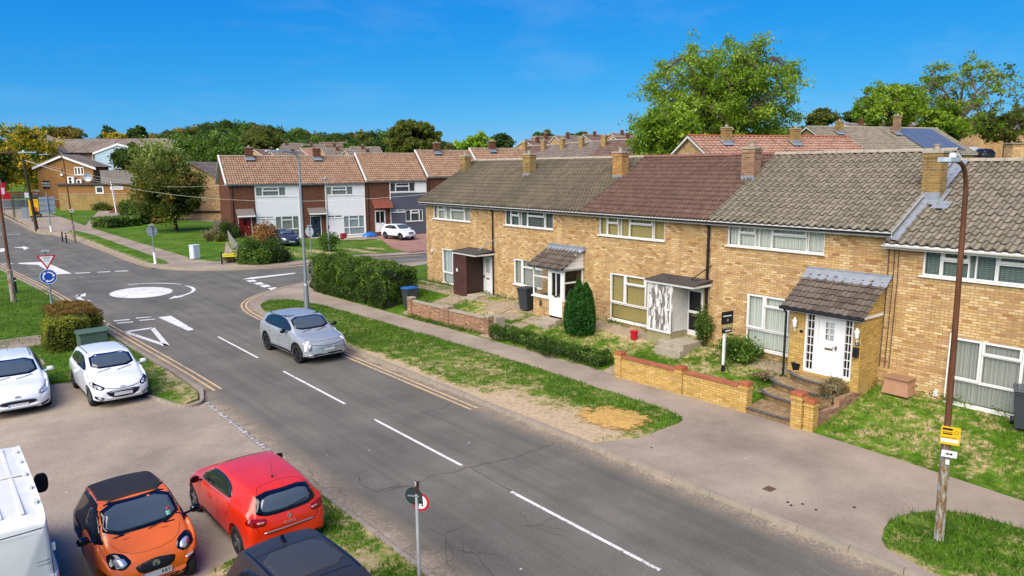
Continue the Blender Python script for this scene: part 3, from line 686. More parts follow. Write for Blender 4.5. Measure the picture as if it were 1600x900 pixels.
def roof(par, x0, x1, y0, D, ze, zr, mat, over=.3, tw=.26, ga=.33, amp=.075, ns=10, back=True, hipless=True, name='roof', ridge_mat=None):
    m = MB(); k = (zr-ze)/((D-y0)/2+over); yr = (y0+D)/2
    roof_slope(m, x0, x1, y0-over, ze, yr, zr, tw, ga, amp, ns=ns)
    roof_slope(m, x0, x1, D+over, ze, yr, zr, tw, ga*2, amp, ns=4)
    o = m.build(name, mat, par, auto=50)
    m = MB()     # under-structure, closes the roof
    for a, b in ((x0+.02, x1-.02),):
        m.poly([(a, y0-over+.02, ze-.1), (a, yr, zr-.05), (b, yr, zr-.05), (b, y0-over+.02, ze-.1)][::-1])
        m.poly([(a, y0-over+.02, ze-.1), (b, y0-over+.02, ze-.1), (b, y0-over+.02, ze-.01), (a, y0-over+.02, ze-.01)])
        m.poly([(a, D+over-.02, ze-.1), (b, D+over-.02, ze-.1), (b, yr, zr-.05), (a, yr, zr-.05)][::-1])
        m.poly([(a, y0-over+.02, ze-.1), (b, y0-over+.02, ze-.1), (b, y0+.05, ze-.1), (a, y0+.05, ze-.1)][::-1])
        for x in (a, b):
            m.poly([(x, y0-over+.02, ze-.1), (x, y0-over+.02, ze+.02), (x, yr, zr+.02), (x, yr, zr-.14)]); m.poly([(x, D+over-.02, ze-.1), (x, D+over-.02, ze+.02), (x, yr, zr+.02), (x, yr, zr-.14)])
    m.build('bargeboard', M_wd, par)
    m = MB(); n = max(1, int((x1-x0)/.45))
    for i in range(n):
        a = x0+(x1-x0)*i/n; b = x0+(x1-x0)*(i+1)/n-.012; r1 = .115; hh = random.uniform(-.006, .006)
        for j in range(6):
            t0, t1 = pi*j/6, pi*(j+1)/6
            m.poly([(a, yr-cos(t0)*r1, zr+hh+.0+sin(t0)*r1*.85), (b, yr-cos(t0)*r1, zr+hh+sin(t0)*r1*.85), (b, yr-cos(t1)*r1, zr+hh+sin(t1)*r1*.85), (a, yr-cos(t1)*r1, zr+hh+sin(t1)*r1*.85)])
    m.build('ridge_tiles', ridge_mat or M_conc, par)
    return o
def gutter(par, x0, x1, y, z, mat=None, fascia=True):
    m = MB()
    for j in range(5):
        t0, t1 = pi+pi*j/5, pi+pi*(j+1)/5; r1 = .06
        m.poly([(x0, y+cos(t0)*r1, z+sin(t0)*r1), (x0, y+cos(t1)*r1, z+sin(t1)*r1), (x1, y+cos(t1)*r1, z+sin(t1)*r1), (x1, y+cos(t0)*r1, z+sin(t0)*r1)][::-1])
        m.poly([(x0, y+cos(t0)*.05, z+sin(t0)*.05), (x0, y+cos(t1)*.05, z+sin(t1)*.05), (x1, y+cos(t1)*.05, z+sin(t1)*.05), (x1, y+cos(t0)*.05, z+sin(t0)*.05)])
    m.build('gutter', mat or M_blk, par)
    if fascia: m = MB(); m.box(x0, x1, y+.065, y+.09, z-.11, z+.0); m.box(x0, x1, y+.09, y+.3, z-.105, z-.09); m.build('fascia', M_wd, par)
def chimney(par, cx, cy, w_, d_, z0, z1, mat, pots=1, fl=True, flz=None, slope=.58):
    m = MB(); m.box(cx-w_/2, cx+w_/2, cy-d_/2, cy+d_/2, z0, z1-.1); m.box(cx-w_/2-.025, cx+w_/2+.025, cy-d_/2-.025, cy+d_/2+.025, z1-.22, z1-.12)
    o = m.build('chimney', mat, par)
    m = MB(); m.bbox(cx-w_/2-.04, cx+w_/2+.04, cy-d_/2-.04, cy+d_/2+.04, z1-.1, z1-.02, .015); m.build('chimney_cap', M_conc, o)
    for i in range(pots):
        m = MB(); x = cx+(i-(pots-1)/2)*.35; m.lathe([(.09, 0), (.1, .05), (.085, .06), (.08, .16), (.1, .17), (.1, .2), (.07, .2)], 12, Matrix.Translation((x, cy, z1-.03))); m.build('chimney_pot', M_conc if pots == 1 else plain('clay_pot', '#8f5a40', .9), o)
    if fl:
        m = MB(); zf = flz; e = .13
        def zz(y): return zf+(y-(cy-d_/2))*slope
        y0, y1 = cy-d_/2-.22, cy+d_/2+.1
        m.poly([(cx-w_/2-e, y0, zz(y0)+.075), (cx+w_/2+e, y0, zz(y0)+.075), (cx+w_/2+e, y1, zz(y1)+.075), (cx-w_/2-e, y1, zz(y1)+.075)])
        m.box(cx-w_/2-.012, cx+w_/2+.012, cy-d_/2-.014, cy-d_/2+.05, z0, zz(cy-d_/2)+.28)
        m.build('flashing', M_lead, o)
    return o
def door(par, x0, x1, z0, z1, y, col, style='panel', side=0, fm=None):
    fm = fm or M_w; m = MB(); m.box(x0, x0+.06, y, y+.1, z0, z1); m.box(x1-.06, x1, y, y+.1, z0, z1); m.box(x0+.06, x1-.06, y, y+.1, z1-.06, z1); m.box(x0+.06, x1-.06, y-.02, y+.1, z0, z0+.05)
    m.build('door_frame', fm, par)
    a, b, c, d = x0+.065, x1-.065, z0+.055, z1-.065; W = b-a; m = MB(); gl_ = []
    if style == 'panel': gl_ = [(a+W*.3, b-W*.3, c+(d-c)*.58, d-.14)]
    elif style == 'glass2': gl_ = [(a+.07, b-.07, c+(d-c)*.52, d-.08), (a+.07, b-.07, c+.12, c+(d-c)*.46)]
    elif style == 'half': gl_ = [(a+.08, a+W*.47, c+(d-c)*.42, d-.1), (a+W*.53, b-.08, c+(d-c)*.42, d-.1)]
    elif style == 'slot': gl_ = [(a+W*.38, b-W*.38, c+(d-c)*.62, c+(d-c)*.86)]
    wall_holes(m, a, b, c, d, gl_, y+.02, .03); m.poly([(b, y+.06, c), (a, y+.06, c), (a, y+.06, d), (b, y+.06, d)]) if not gl_ else None
    if style != 'glass2':
        for zz0, zz1 in (((c+.12), c+(d-c)*.36),): m.box(a+W*.18, b-W*.18, y+.008, y+.022, zz0, zz1); m.box(a+W*.26, b-W*.26, y+.0, y+.01, zz0+.07, zz1-.07)
    o = m.build('door', plain('door_'+str(col), col, .35, 0, .04, 2), par)
    if gl_:
        m = MB(); ba = MB()
        for q in gl_:
            m.poly([(q[0], y+.045, q[2]), (q[1], y+.045, q[2]), (q[1], y+.045, q[3]), (q[0], y+.045, q[3])])
            ba.poly([(q[0], y+.09, q[2]), (q[1], y+.09, q[2]), (q[1], y+.09, q[3]), (q[0], y+.09, q[3])])
            if style == 'panel':
                for i in (1, 2): zc = q[2]+(q[3]-q[2])*i/3; ba.box(q[0], q[1], y+.012, y+.03, zc-.012, zc+.012)
                xc = (q[0]+q[1])/2; ba.box(xc-.012, xc+.012, y+.012, y+.03, q[2], q[3])
        m.build('door_glass', M_gl, o)
        ba.build('glass_backing', M_w if style == 'panel' else M_dark, o)  # doors without bars get a near-black sheet standing in for the unlit inside
    m = MB(); hx = b-.1 if not side else a+.07; m.box(hx-.02, hx+.02, y-.015, y+.02, c+(d-c)*.42, c+(d-c)*.5); m.tube([(hx, y-.01, c+(d-c)*.47), (hx, y-.05, c+(d-c)*.47), (hx-.1*(1-2*side), y-.05, c+(d-c)*.47)], .012, 6)
    m.box((a+b)/2-.12, (a+b)/2+.12, y+.006, y+.021, c+(d-c)*.4, c+(d-c)*.435); m.build('door_handle', plain('brass', '#8a7a50', .3, .8), o)
    return o
TRZ = math.atan2(-1, -FB)
def thouse(name, label, Y0, W, ze=5.2, zr=7.42, rmat=None, zb=.3):
    t = thing(name, label, 'house', (FXl(Y0), Y0, 0), TRZ, 'brick terrace houses facing the road')
    t['W'] = 0; del t['W']; return t
M_pipe = M_blk
def pipe(par, x, z0, z1, y=-.06, r=.035, mat=None, swan=True):
    m = MB(); pts = [(x, y, z0), (x, y, z1-.35)]
    if swan: pts += [(x, y-.0, z1-.3), (x, -.26, z1-.08)]
    m.tube(pts, r, 8)
    for z in np.arange(z0+.4, z1-.4, 1.4): m.tube([(x, y, z), (x, y, z+.05)], r*1.35, 8)
    return m.build('drainpipe', mat or M_pipe, par)
Wd = 7.2
# ---- house A (far left end of the terrace)
tA = thouse('terrace_house', 'yellow brick end terrace house with brown boarded bin store beside its white door', 34.05, 6.5)
hA = [(.8, 4.42, 4.31, 5.08), (1.65, 4.0, .86, 2.72), (5.42, 6.28, .72, 2.68)]
m = MB(); shell(m, 6.5, Wd, -.2, 5.12, 7.38, hA); m.build('wall', M_by, tA)
roof(tA, -.42, 6.5, 0, Wd, 5.2, 7.42, M_tg, tw=.21); gutter(tA, -.42, 6.5, -.33, 5.14)
window(tA, *hA[0], UPW, 'grey'); window(tA, *hA[1], [(0, .45, .3, 1, 1), (0, .45, 0, .3, 0), (.45, 1, 0, 1, 0)], 'net')
door(tA, *hA[2], .02, '#d8d8d6', 'panel', 1); pipe(tA, 6.42, .6, 5.2)
chimney(tA, -.05, 2.75, .5, .42, 5.9, 7.75, M_chb, flz=6.6)
def bin_store(par, x0, x1, xe, zb, zt, dpt, m_front, m_side, zf0, dark=True):
    m = MB(); m.box(x0, x1, -dpt, -dpt+.05, zb, zt); fr = m.build('store_front', m_front, par)
    for xa in (x1-.14, x0+.02): m = MB(); m.box(xa, xa+.05, -dpt+.055, -.01, zb, zt); m.build('store_side', m_side, par)
    m = MB(); m.box(x0-.05, xe, -dpt-.06, .0, zt+.01, zt+.09); m.build('canopy', M_wd, par)
    m = MB(); n = m.vs([(x0-.1, -dpt-.1, zt+.1), (xe+.04, -dpt-.1, zt+.1), (xe+.04, .02, zt+.2), (x0-.1, .02, zt+.2), (x0-.1, -dpt-.1, zt+.13), (xe+.04, -dpt-.1, zt+.13), (xe+.04, .02, zt+.24), (x0-.1, .02, zt+.24)])
    for f_ in ((0,3,2,1),(4,5,6,7),(0,1,5,4),(1,2,6,5),(2,3,7,6),(3,0,4,7)): m.face([n+i for i in f_])
    for k in range(5): x = x0+random.uniform(.2, xe-x0-.4); yy = random.uniform(-dpt*.8, -.2); m.tube([(x, yy, zt+.2+.1*(1+yy)), (x+random.uniform(-.4, .4), yy+random.uniform(-.2, .3), zt+.22+.1*(1+yy))], .015, 5)
    m.build('canopy_felt', M_felt, par)
    m = MB(); m.tube([(xe-.45, -dpt*.6, zt+.25), (xe-.02, -.03, zt+.75)], .018, 6); m.build('stay_rod', M_lead if not dark else M_blk, par)
a = N('brown_boards'); wv = a.n('TexWave', bands_direction='Y'); wv.inputs['Scale'].default_value = 3.2; a.l(a.co('UV'), wv.inputs['Vector'])
a.set(a.mix(a.ramp(wv.outputs['Fac'], [(.0, .8), (.15, 0.)]), a.ramp(a.noise(a.co(), 3, 4), [(.3, '#3c211a'), (.7, '#553026')]), '#1c0f0b'), .7); M_brd = a.m
M_brs = plain('brown_panel', '#33201a', .7, 0, .2)
bin_store(tA, 4.42, 5.6, 6.5, .55, 2.78, 1.1, M_brd, M_brs, .5, False)
m = MB(); m.box(4.75, 4.85, -1.14, -1.1, 1.9, 2.05); m.build('number_plaque', M_w, tA)
m = MB(); m.box(.62, .74, -.12, 0, 2.45, 2.6); m.build('security_lamp', M_wd, tA)
# ---- house B
tB = thouse('terrace_house', 'yellow brick terrace house with white glazed lean-to porch beside the conifer', 27.55, 6.4)
hB = [(.85, 4.37, 4.33, 5.08), (1.55, 3.6, 1.57, 2.77), (4.6, 5.9, .8, 2.7)]
m = MB(); shell(m, 6.4, Wd, -.2, 5.12, 7.38, hB); m.build('wall', M_by, tB)
roof(tB, 0, 6.4, 0, Wd, 5.2, 7.42, M_tg, tw=.21); gutter(tB, 0, 6.4, -.33, 5.14)
window(tB, *hB[0], UPW, 'dark'); window(tB, *hB[1], [(0, .3, 0, 1, 1), (.3, 1, 0, .72, 0), (.3, 1, .72, 1, 0)], 'grey')
chimney(tB, -.2, 2.35, .55, .42, 5.9, 7.72, M_chb, flz=6.45)
m = MB(); m.box(4.6, 5.9, .1, .2, .75, 2.75); m.build('hall_doorway', M_dark, tB)
P = -1.12
m = MB(); wall_holes(m, 4.38, 5.42, .3, 1.55, [], P, .1); m.box(4.38, 5.42, P+.003, P+.1, .3, 1.55); m.box(4.38, 4.48, P+.1, 0, .3, 1.55); m.build('porch_wall', M_by, tB); m = MB(); m.box(6.27, 6.37, P, 0, .3, 1.5); m.build('porch_wall', M_by, tB)
m = MB()
def hframe(m, x0, x1, z0, z1, y, zm, t=.055):
    m.box(x0, x1, y, y+.07, z0, z0+t); m.box(x0, x1, y, y+.07, z1-t, z1); m.box(x0, x0+t, y, y+.07, z0+t, z1-t); m.box(x1-t, x1, y, y+.07, z0+t, z1-t)
    if zm: m.box(x0+t, x1-t, y+.002, y+.07, zm-t/2, zm+t/2)
hframe(m, 4.36, 5.42, 1.56, 2.82, P, 2.4); m.box(4.3, 5.44, P-.06, P+.02, 1.5, 1.555); m.build('porch_frame', M_w, tB); m = MB()
for y0, y1 in ((P+.071, -.02),):
    for z0, z1 in ((1.5, 1.57), (2.76, 2.82), (2.24, 2.3)): m.box(6.3, 6.36, y0, y1, z0, z1)
    m.box(6.299, 6.361, -.09, -.021, 1.57, 2.76)
m.box(6.29, 6.37, P, P+.07, 1.5, 2.82)
for k in range(5):      # white boards filling the gable of the lean-to
    z0 = 2.825+k*.15; f0 = (z0-2.825)/.78; m.box(6.3, 6.34, P+f0*1.12+.03, 0, z0, z0+.143)
m.build('porch_frame', M_w, tB)
m = MB(); m.poly([(4.42, P+.04, 1.6), (5.38, P+.04, 1.6), (5.38, P+.04, 2.78), (4.42, P+.04, 2.78)]); m.build('porch_glazing', M_gl, tB); m = MB(); m.poly([(6.33, P+.07, 1.55), (6.33, 0, 1.55), (6.33, 0, 2.78), (6.33, P+.07, 2.78)]); m.build('porch_glazing', M_gl, tB)
door(tB, 5.43, 6.28, .82, 2.82, P, '#dcdcda', 'half')
m = MB(); roof_slope(m, 4.2, 6.5, P-.22, 2.86, -.02, 3.6, .23, .3, .03, ns=6); m.build('porch_roof', M_tporch, tB, auto=50)
m = MB(); m.box(4.25, 6.45, P-.16, -.02, 2.79, 2.84); m.box(4.2, 6.5, -.09, 0, 3.56, 3.72); n = m.vs([(4.2, -.3, 3.45), (6.5, -.3, 3.45), (6.5, -.06, 3.63), (4.2, -.06, 3.63)]); m.face((n, n+1, n+2, n+3)); m.build('porch_flashing', M_lead, tB)
m = MB()
for i in range(8): t = pi*2*i/8; m.tube([(4.9+.0*i, P-.01, 1.25), (4.9+.12*cos(t), P-.015, 1.25+.17*sin(t))], .014, 4)
m.build('wall_ornament', plain('dark_iron', '#2d2420', .7), tB)
# ---- house C
tC = thouse('terrace_house', 'yellow brick terrace house under the red brown roof, with peeling white bin store', 21.15, 6.4)
hC = [(.86, 4.3, 4.3, 5.1), (1.54, 4.0, .93, 2.81), (5.36, 6.16, .98, 2.72)]
m = MB(); shell(m, 6.4, Wd, -.2, 5.12, 7.38, hC); m.build('wall', M_by, tC)
roof(tC, 0, 6.4, 0, Wd, 5.2, 7.42, M_tr, tw=.15, ga=.3, amp=.04, ns=8, ridge_mat=plain('red_ridge', '#7a5348', .9, 0, .25)); gutter(tC, 0, 6.4, -.33, 5.14)
window(tC, *hC[0], UPW, 'beige'); window(tC, *hC[1], DNW, 'beige')
door(tC, *hC[2], .02, '#d6d6d2', 'glass2'); pipe(tC, 6.33, .9, 5.2, r=.05)
chimney(tC, -.2, 2.25, .55, .42, 5.9, 7.68, brick('orange_chimney_brick', ['#9a6a34', '#b07f42', '#8f5a30', '#c29450'], '#a08a64', '#3c2c1c'), flz=6.38)
a = N('peeling_white_paint'); nn = a.noise(a.stretch(a.co(), (5., 5., 1.3)), 1.3, 8, .72)
a.set(a.mix(a.ramp(nn, [(.46, 0.), (.52, 1.)]), '#d2cfc9', a.ramp(a.noise(a.co(), 12, 4), [(.3, '#56504a'), (.7, '#7d766c')])), .8); M_peel = a.m
bin_store(tC, 4.4, 5.55, 6.5, 1.15, 2.86, .95, M_peel, M_wd, .95)
m = MB(); m.box(4.42, 5.5, -.93, -.02, .5, 1.12); m.build('store_plinth', plain('mossy_render', '#8f8560', .95, 0, .3), tC)
m = MB(); m.box(5.46, 5.53, -.975, -.955, 1.12, 2.8); m.box(4.41, 4.47, -.975, -.955, 1.12, 2.8); m.box(4.47, 5.46, -.975, -.955, 1.12, 1.19); m.box(5.35, 5.48, -.99, -.97, 1.95, 1.99); m.build('store_frame', M_wd, tC)
text('DEREK', .07, M_blk, tC, XZ(5.76, .012, 1.8), 'letter_plate_text') if False else None
# ---- house D
tD = thouse('terrace_house', 'yellow brick terrace house with tiled brick porch, curved steps and white front door', 14.75, 6.0)
hD = [(.66, 4.13, 4.37, 5.08), (1.55, 3.5, 1.01, 2.82), (4.3, 5.6, .9, 2.8)]
m = MB(); shell(m, 6.03, Wd, -.2, 5.12, 7.38, hD); m.build('wall', M_by, tD)
roof(tD, 0, 6.2, 0, Wd, 5.2, 7.42, M_tg2); gutter(tD, 0, 6.2, -.33, 5.14)
window(tD, *hD[0], UPW, 'blind'); window(tD, *hD[1], DNW, 'blind')
chimney(tD, -.1, 2.25, .52, .42, 5.9, 7.7, M_bt, flz=6.38)
m = MB(); m.box(4.3, 5.6, .1, .2, .75, 2.85); m.build('hall_doorway', M_dark, tD)
# porch: front face at local y = PD
PD = -1.12; zp = 2.86
m = MB(); wall_holes(m, 3.82, 6.0, .2, zp, [(4.3, 5.77, .98, zp-.03)], PD, .18)
for x, s in ((3.82, 1), (6.0, -1)):
    q = [(x, 0, .2), (x, PD, .2), (x, PD, zp), (x, 0, 3.78)]; m.poly(q if s == 1 else q[::-1])
m.build('porch_wall', M_by2, tD)
m = MB(); roof_slope(m, 3.66, 6.18, PD-.26, 2.88, -.01, 3.84, .27, .25, .03, ns=6); m.build('porch_roof', M_tporch, tD, auto=50)
m = MB(); m.box(3.7, 6.04, PD-.2, -.01, 2.79, 2.86); m.box(3.7, 6.14, PD-.215, PD-.2, 2.76, 2.88); m.build('porch_fascia', M_w, tD)
m = MB(); m.box(3.64, 6.2, -.06, 0, 3.82, 3.95); n = m.vs([(3.64, -.34, 3.64), (6.2, -.34, 3.64), (6.2, -.05, 3.9), (3.64, -.05, 3.9)]); m.face((n, n+1, n+2, n+3)); m.build('porch_flashing', M_lead, tD)
m = MB(); m.tube([(3.62, PD-.27, 2.84), (6.16, PD-.27, 2.84)], .05, 8); m.tube([(3.75, PD-.25, 2.82), (3.75, PD-.1, 2.66), (3.75, PD-.1, .75), (3.72, PD-.22, .68)], .035, 8); m.build('porch_gutter', M_blk, tD)
yf = PD+.04
m = MB(); m.box(4.3, 4.37, yf, yf+.09, .98, zp-.03); m.box(5.7, 5.77, yf, yf+.09, .98, zp-.03); m.box(4.37, 5.7, yf, yf+.09, zp-.1, zp-.03); m.box(4.37, 5.7, yf-.03, yf+.09, .98, 1.06)
m.box(4.58, 4.66, yf+.001, yf+.09, 1.06, zp-.1); m.box(5.44, 5.52, yf+.001, yf+.09, 1.06, zp-.1)
for xa, xb in ((4.37, 4.58), (5.52, 5.7)):
    for k in range(1, 7): z = 1.06+k*(zp-.1-1.06)/7; m.box(xa, xb, yf+.03, yf+.05, z-.012, z+.012)
    xm = (xa+xb)/2; m.box(xm-.01, xm+.01, yf+.028, yf+.052, 1.06, zp-.1)
m.build('porch_side_lights', M_w, tD)
for xa, xb in ((4.37, 4.58), (5.52, 5.7)): m = MB(); m.poly([(xa, yf+.055, 1.06), (xb, yf+.055, 1.06), (xb, yf+.055, zp-.1), (xa, yf+.055, zp-.1)]); m.build('side_light_glass', M_gl, tD)
door(tD, 4.66, 5.44, 1.06, zp-.11, yf+.005, '#e2e1de', 'panel')
for k, x in enumerate((4.05, 5.93)):
    m = MB(); M_ = Matrix.Translation((x, PD-.12, 2.25)); m.lathe([(.02, 0), (.05, .04), (.07, .2), (.08, .21), (.03, .29), (.012, .33)], 8, M_); m.tube([(x, PD, 2.2), (x, PD-.12, 2.17), (x, PD-.12, 2.26)], .012, 6); m.build('lantern', M_w, tD)
m = MB(); m.bbox(5.82, 5.98, PD-.1, PD-.002, 1.72, 2.0, .02); m.build('letter_box', M_blk, tD)
m = MB(); m.box(5.85, 5.97, PD-.015, PD-.001, 2.05, 2.14); o = m.build('number_plaque', plain('slate_blue', '#26303f', .4), tD); text('51', .08, M_w, o, XZ(5.91, PD-.018, 2.095), 'numerals', .001)
m = MB(); m.box(4.16, 4.26, PD-.015, PD-.001, 2.12, 2.2); m.build('alarm_box', M_blk, tD)
m = MB()
for x in (6.05, 6.2, 6.32): m.tube([(x, -.02, 4.9), (x+.02, -.02, 3.8), (x-.02, -.02, 1.3)], .012, 4)
m.build('wall_cables', plain('old_cable', '#4a3f34', .8), tD)
# ---- house E
tE = thouse('terrace_house', 'yellow brick terrace house at the right edge behind the rusty street lamp', 8.72, 6.6)
hE = [(.93, 4.6, 4.05, 4.79), (1.86, 3.95, .72, 2.5)]
m = MB(); shell(m, 6.6, Wd, -.2, 4.8, 7.05, hE); m.build('wall', M_by, tE)
roof(tE, -.0, 6.6, 0, Wd, 4.88, 7.1, M_tg2); gutter(tE, -.05, 6.6, -.33, 4.83, M_wd)
window(tE, *hE[0], UPW, 'green', b=.045); window(tE, *hE[1], [(0, 1, 0, .37, 0)]+DNW[1:], 'grey')
chimney(tE, .3, 1.75, .5, .42, 5.5, 7.42, M_chb, flz=5.95)
m = MB()
def zE(y): return 4.88+(y+.3)*2.22/3.9
for (xa, xb, ya, yb, dz) in ((.02, .34, -.28, 1.4, .09), (.02, .5, 1.9, 3.5, .1), (.5, .95, 1.15, 1.5, .1)):
    n = m.vs([(xa, ya, zE(ya)+dz), (xb, ya, zE(ya)+dz), (xb, yb, zE(yb)+dz), (xa, yb, zE(yb)+dz)]); m.face((n, n+1, n+2, n+3))
m.box(-.03, .02, -.3, 3.55, 4.8, 4.9); n = m.vs([(.015, -.28, zE(-.28)), (.015, 3.5, zE(3.5)), (.015, 3.5, zE(3.5)+.34), (.015, -.28, zE(-.28)+.34)]); m.face((n, n+1, n+2, n+3)); m.build('valley_flashing', M_lead, tE)
for q_ in ((1.5, 1.62, -.06, 0, .8, .98), (.6, .72, -.05, 0, 1.0, 1.1)): m = MB(); m.box(*q_); m.build('meter_box', M_wd, tE)
m = MB(); m.tube([(1.78, -.04, .5), (1.8, -.04, 2.6)], .02, 6); m.build('waste_pipe', M_w, tE)
# ---- next house along, mostly outside the frame
tZ = thouse('terrace_house', 'last yellow brick terrace house, cut off by the right edge of the picture', 2.12, 6.4)
m = MB(); shell(m, 6.4, Wd, -.2, 4.8, 7.05, [(.9, 4.4, 4.05, 4.79)]); m.build('wall', M_by, tZ); roof(tZ, 0, 6.4, 0, Wd, 4.88, 7.1, M_tg2, ns=4); window(tZ, .9, 4.4, 4.05, 4.79)
# ================================================================ the white clad terrace across the junction
FD = 30.
fwd = Vector((.638, .77)).normalized(); rgt = Vector((fwd.y, -fwd.x))
fdir = (rgt*cos(radians(FD))+fwd*sin(radians(FD))).normalized(); fnorm = Vector((-fdir.y, fdir.x))
q = dp(358, 373, 73.); fO = Vector((q.x, q.y)); frz = math.atan2(fdir.y, fdir.x)
def FL(px, py, yo=0.):
    """photo point on the facade plane -> local (x, z)"""
    d = ray(px, py); o = fO+fnorm*yo; t = (o.dot(fnorm))/(d[0]*fnorm.x+d[1]*fnorm.y)
    p = Vector((d[0]*t, d[1]*t)); return ((p-fO).dot(fdir), HC+d[2]*t)
def FR(px0, px1, py0, py1): a = FL(px0, py1); b = FL(px1, py0); return (a[0], b[0], a[1], b[1])
def fhouse(label, pxa, pxb, bxa, bxb, pye, pyr, clad, wins, dr, canopy_m, cpos, rmat, chim, pb=372, D=6.6, gl=False):
    x0 = FL(pxa, 300)[0]; x1 = FL(pxb, 300)[0]; xm = (pxa+pxb)/2; ze = FL(xm, pye)[1]+.05; zb = -1.2
    rd = FL(xm, pyr, D/2)[1]; zr = rd
    t = thing('clad_house', label, 'house', (fO.x+fdir.x*x0, fO.y+fdir.y*x0, 0), frz, 'white and grey clad houses across the junction')
    holes = []
    def T(r_): return (r_[0]-x0, r_[1]-x0, r_[2], r_[3])
    W = x1-x0; ca, cb = FL(bxa, 300)[0]-x0, min(FL(bxb, 300)[0]-x0, W)
    dd = T(dr[0]); m = MB(); shell(m, W, D, zb, ze-.05, zr-.04, [dd]+[T(w_[0]) for w_ in wins]); m.build('wall', M_br, t)
    wt = T(wins[0][0])
    m = MB(); top = wt[3]+.02
    wall_holes(m, ca, cb, zb, ze-.08, [T(w_[0]) for w_ in wins], -.05, .06)
    m.poly([(ca, 0, zb), (ca, -.05, zb), (ca, -.05, ze-.08), (ca, 0, ze-.08)]); m.poly([(cb, -.05, zb), (cb, 0, zb), (cb, 0, ze-.08), (cb, -.05, ze-.08)])
    m.build('cladding', clad, t)
    m = MB(); lb = wt[2]-.06; m.box(ca-.02, cb, -.09, -.052, lb-.07, lb+.02); m.box(ca-.04, ca+.05, -.08, -.052, zb, ze-.1); m.box(cb-.06, cb, -.08, -.052, zb, ze-.1)
    if clad is M_grc: m.box(wt[1]+.02, cb-.07, -.075, -.052, wt[2]-.04, ze-.1)
    m.build('trim_boards', M_w, t)
    for r_, c_, cu in wins: window(t, *T(r_), c_, cu, y=-.05, b=.06)
    door(t, *dd, .02, dr[1], 'slot' if dr[1] != '#d8d8d6' else 'half')
    c = T(cpos); m = MB()
    if canopy_m == 'tile': roof_slope(m, c[0], c[1], -.95, c[2]+.1, 0, c[3]+.15, .25, .3, .03, ns=4); m.build('canopy', plain('red_clay', '#7a4030', .9, 0, .2), t)
    else:
        n = m.vs([(c[0], -.9, c[2]+.12), (c[1], -.9, c[2]+.12), (c[1], 0, c[3]), (c[0], 0, c[3]), (c[0], -.9, c[2]+.04), (c[1], -.9, c[2]+.04), (c[1], 0, c[3]-.1), (c[0], 0, c[3]-.1)])
        for f_ in ((0,1,2,3),(4,7,6,5),(0,4,5,1),(1,5,6,2),(3,7,4,0)): m.face([n+i for i in f_])
        m.build('canopy', plain('canopy_felt_grey', '#6d645c', .9, 0, .15), t)
        m = MB(); m.box(c[0], c[1], -.93, -.903, c[2]+.0, c[2]+.14); m.build('canopy_edge', M_w, t)
    roof(t, -.35 if gl else 0, W, 0, D, ze, zr, rmat, tw=.25, ga=.33, amp=.045, ns=6, ridge_mat=plain('pale_ridge', '#a08c78', .9, 0, .2))
    gutter(t, -.35 if gl else 0, W, -.33, ze-.05)
    if chim:
        cx = FL(chim, 245, D/2-.3)[0]-x0; chimney(t, cx, D/2-.4, .75, .55, zr-1.1, zr+.95, M_br, flz=zr-.35, slope=.6)
    m = MB(); m.tube([(.28, -.06, zb), (.28, -.06, ze-.1)], .045, 6); m.build('drainpipe', M_blk, t)
    m = MB(); sl_ = (zr-ze)/(D/2+.3); xl = -.35 if gl else 0
    n = m.vs([(xl-.05, -.33, ze-.08), (xl+.09, -.33, ze-.08), (xl+.09, D/2, zr-.08), (xl-.05, D/2, zr-.08), (xl-.05, -.33, ze+.12), (xl+.09, -.33, ze+.12), (xl+.09, D/2, zr+.12), (xl-.05, D/2, zr+.12)])
    for f_ in ((4,5,6,7),(0,1,5,4),(0,4,7,3),(1,2,6,5)): m.face([n+i for i in f_])
    if 'navy' not in label: m.build('verge_trim', M_wd, t)
    return t, x0, zr, W
FUP = [(0, .22, 0, 1, 0), (.22, .76, 0, .58, 0), (.22, .76, .58, 1, 1), (.76, 1, 0, 1, 0)]
FDN = [(0, .26, .38, 1, 0), (.26, .72, .38, .82, 0), (.26, .72, .82, 1, 0), (.72, 1, .38, 1, 0), (0, .26, 0, .38, 0), (.26, 1, 0, .38, 0)]
S2 = [(0, .5, 0, 1, 0), (.5, 1, 0, 1, 0)]
fhouse('white clad end house with a red front door behind the orange bush', 358, 467, 398.5, 467, 288, 244, M_wcl,
       [(FR(400, 446, 292, 307), FUP, 'grey'), (FR(402, 428, 338, 342), S2, 'dark'), (FR(432, 467, 337, 371), FDN, 'grey')],
       (FR(374, 393, 337, 374), '#6e1414'), 'felt', FR(368.5, 396, 326, 339), M_tt, 389, gl=True)
fhouse('white clad house with a navy blue front door', 467, 569.5, 508, 569.5, 287, 244.5, M_wcl,
       [(FR(509, 551, 291, 305), FUP, 'grey'), (FR(511, 535, 336, 340.5), S2, 'dark'), (FR(538, 569, 336, 367), FDN, 'net')],
       (FR(486, 501.5, 337, 372), '#1c2c3c'), 'felt', FR(480, 506.5, 324, 335), M_tt, 494.5)
m = None
fhouse('grey and white clad house with terracotta canopy behind the white parked car', 571, 666, 609, 666, 283, 240, M_grc,
       [(FR(609.5, 648, 285, 300), FUP, 'dark'), (FR(610, 632, 327, 332), S2, 'net'), (FR(634, 660, 327, 346), [(0, .3, 0, 1, 0), (.3, .8, 0, .7, 0), (.3, .8, .7, 1, 1), (.8, 1, 0, 1, 0)], 'dark')],
       (FR(586.5, 602, 328, 362.5), '#d8d8d6'), 'tile', FR(580, 610, 313, 326.5), M_tt, None)
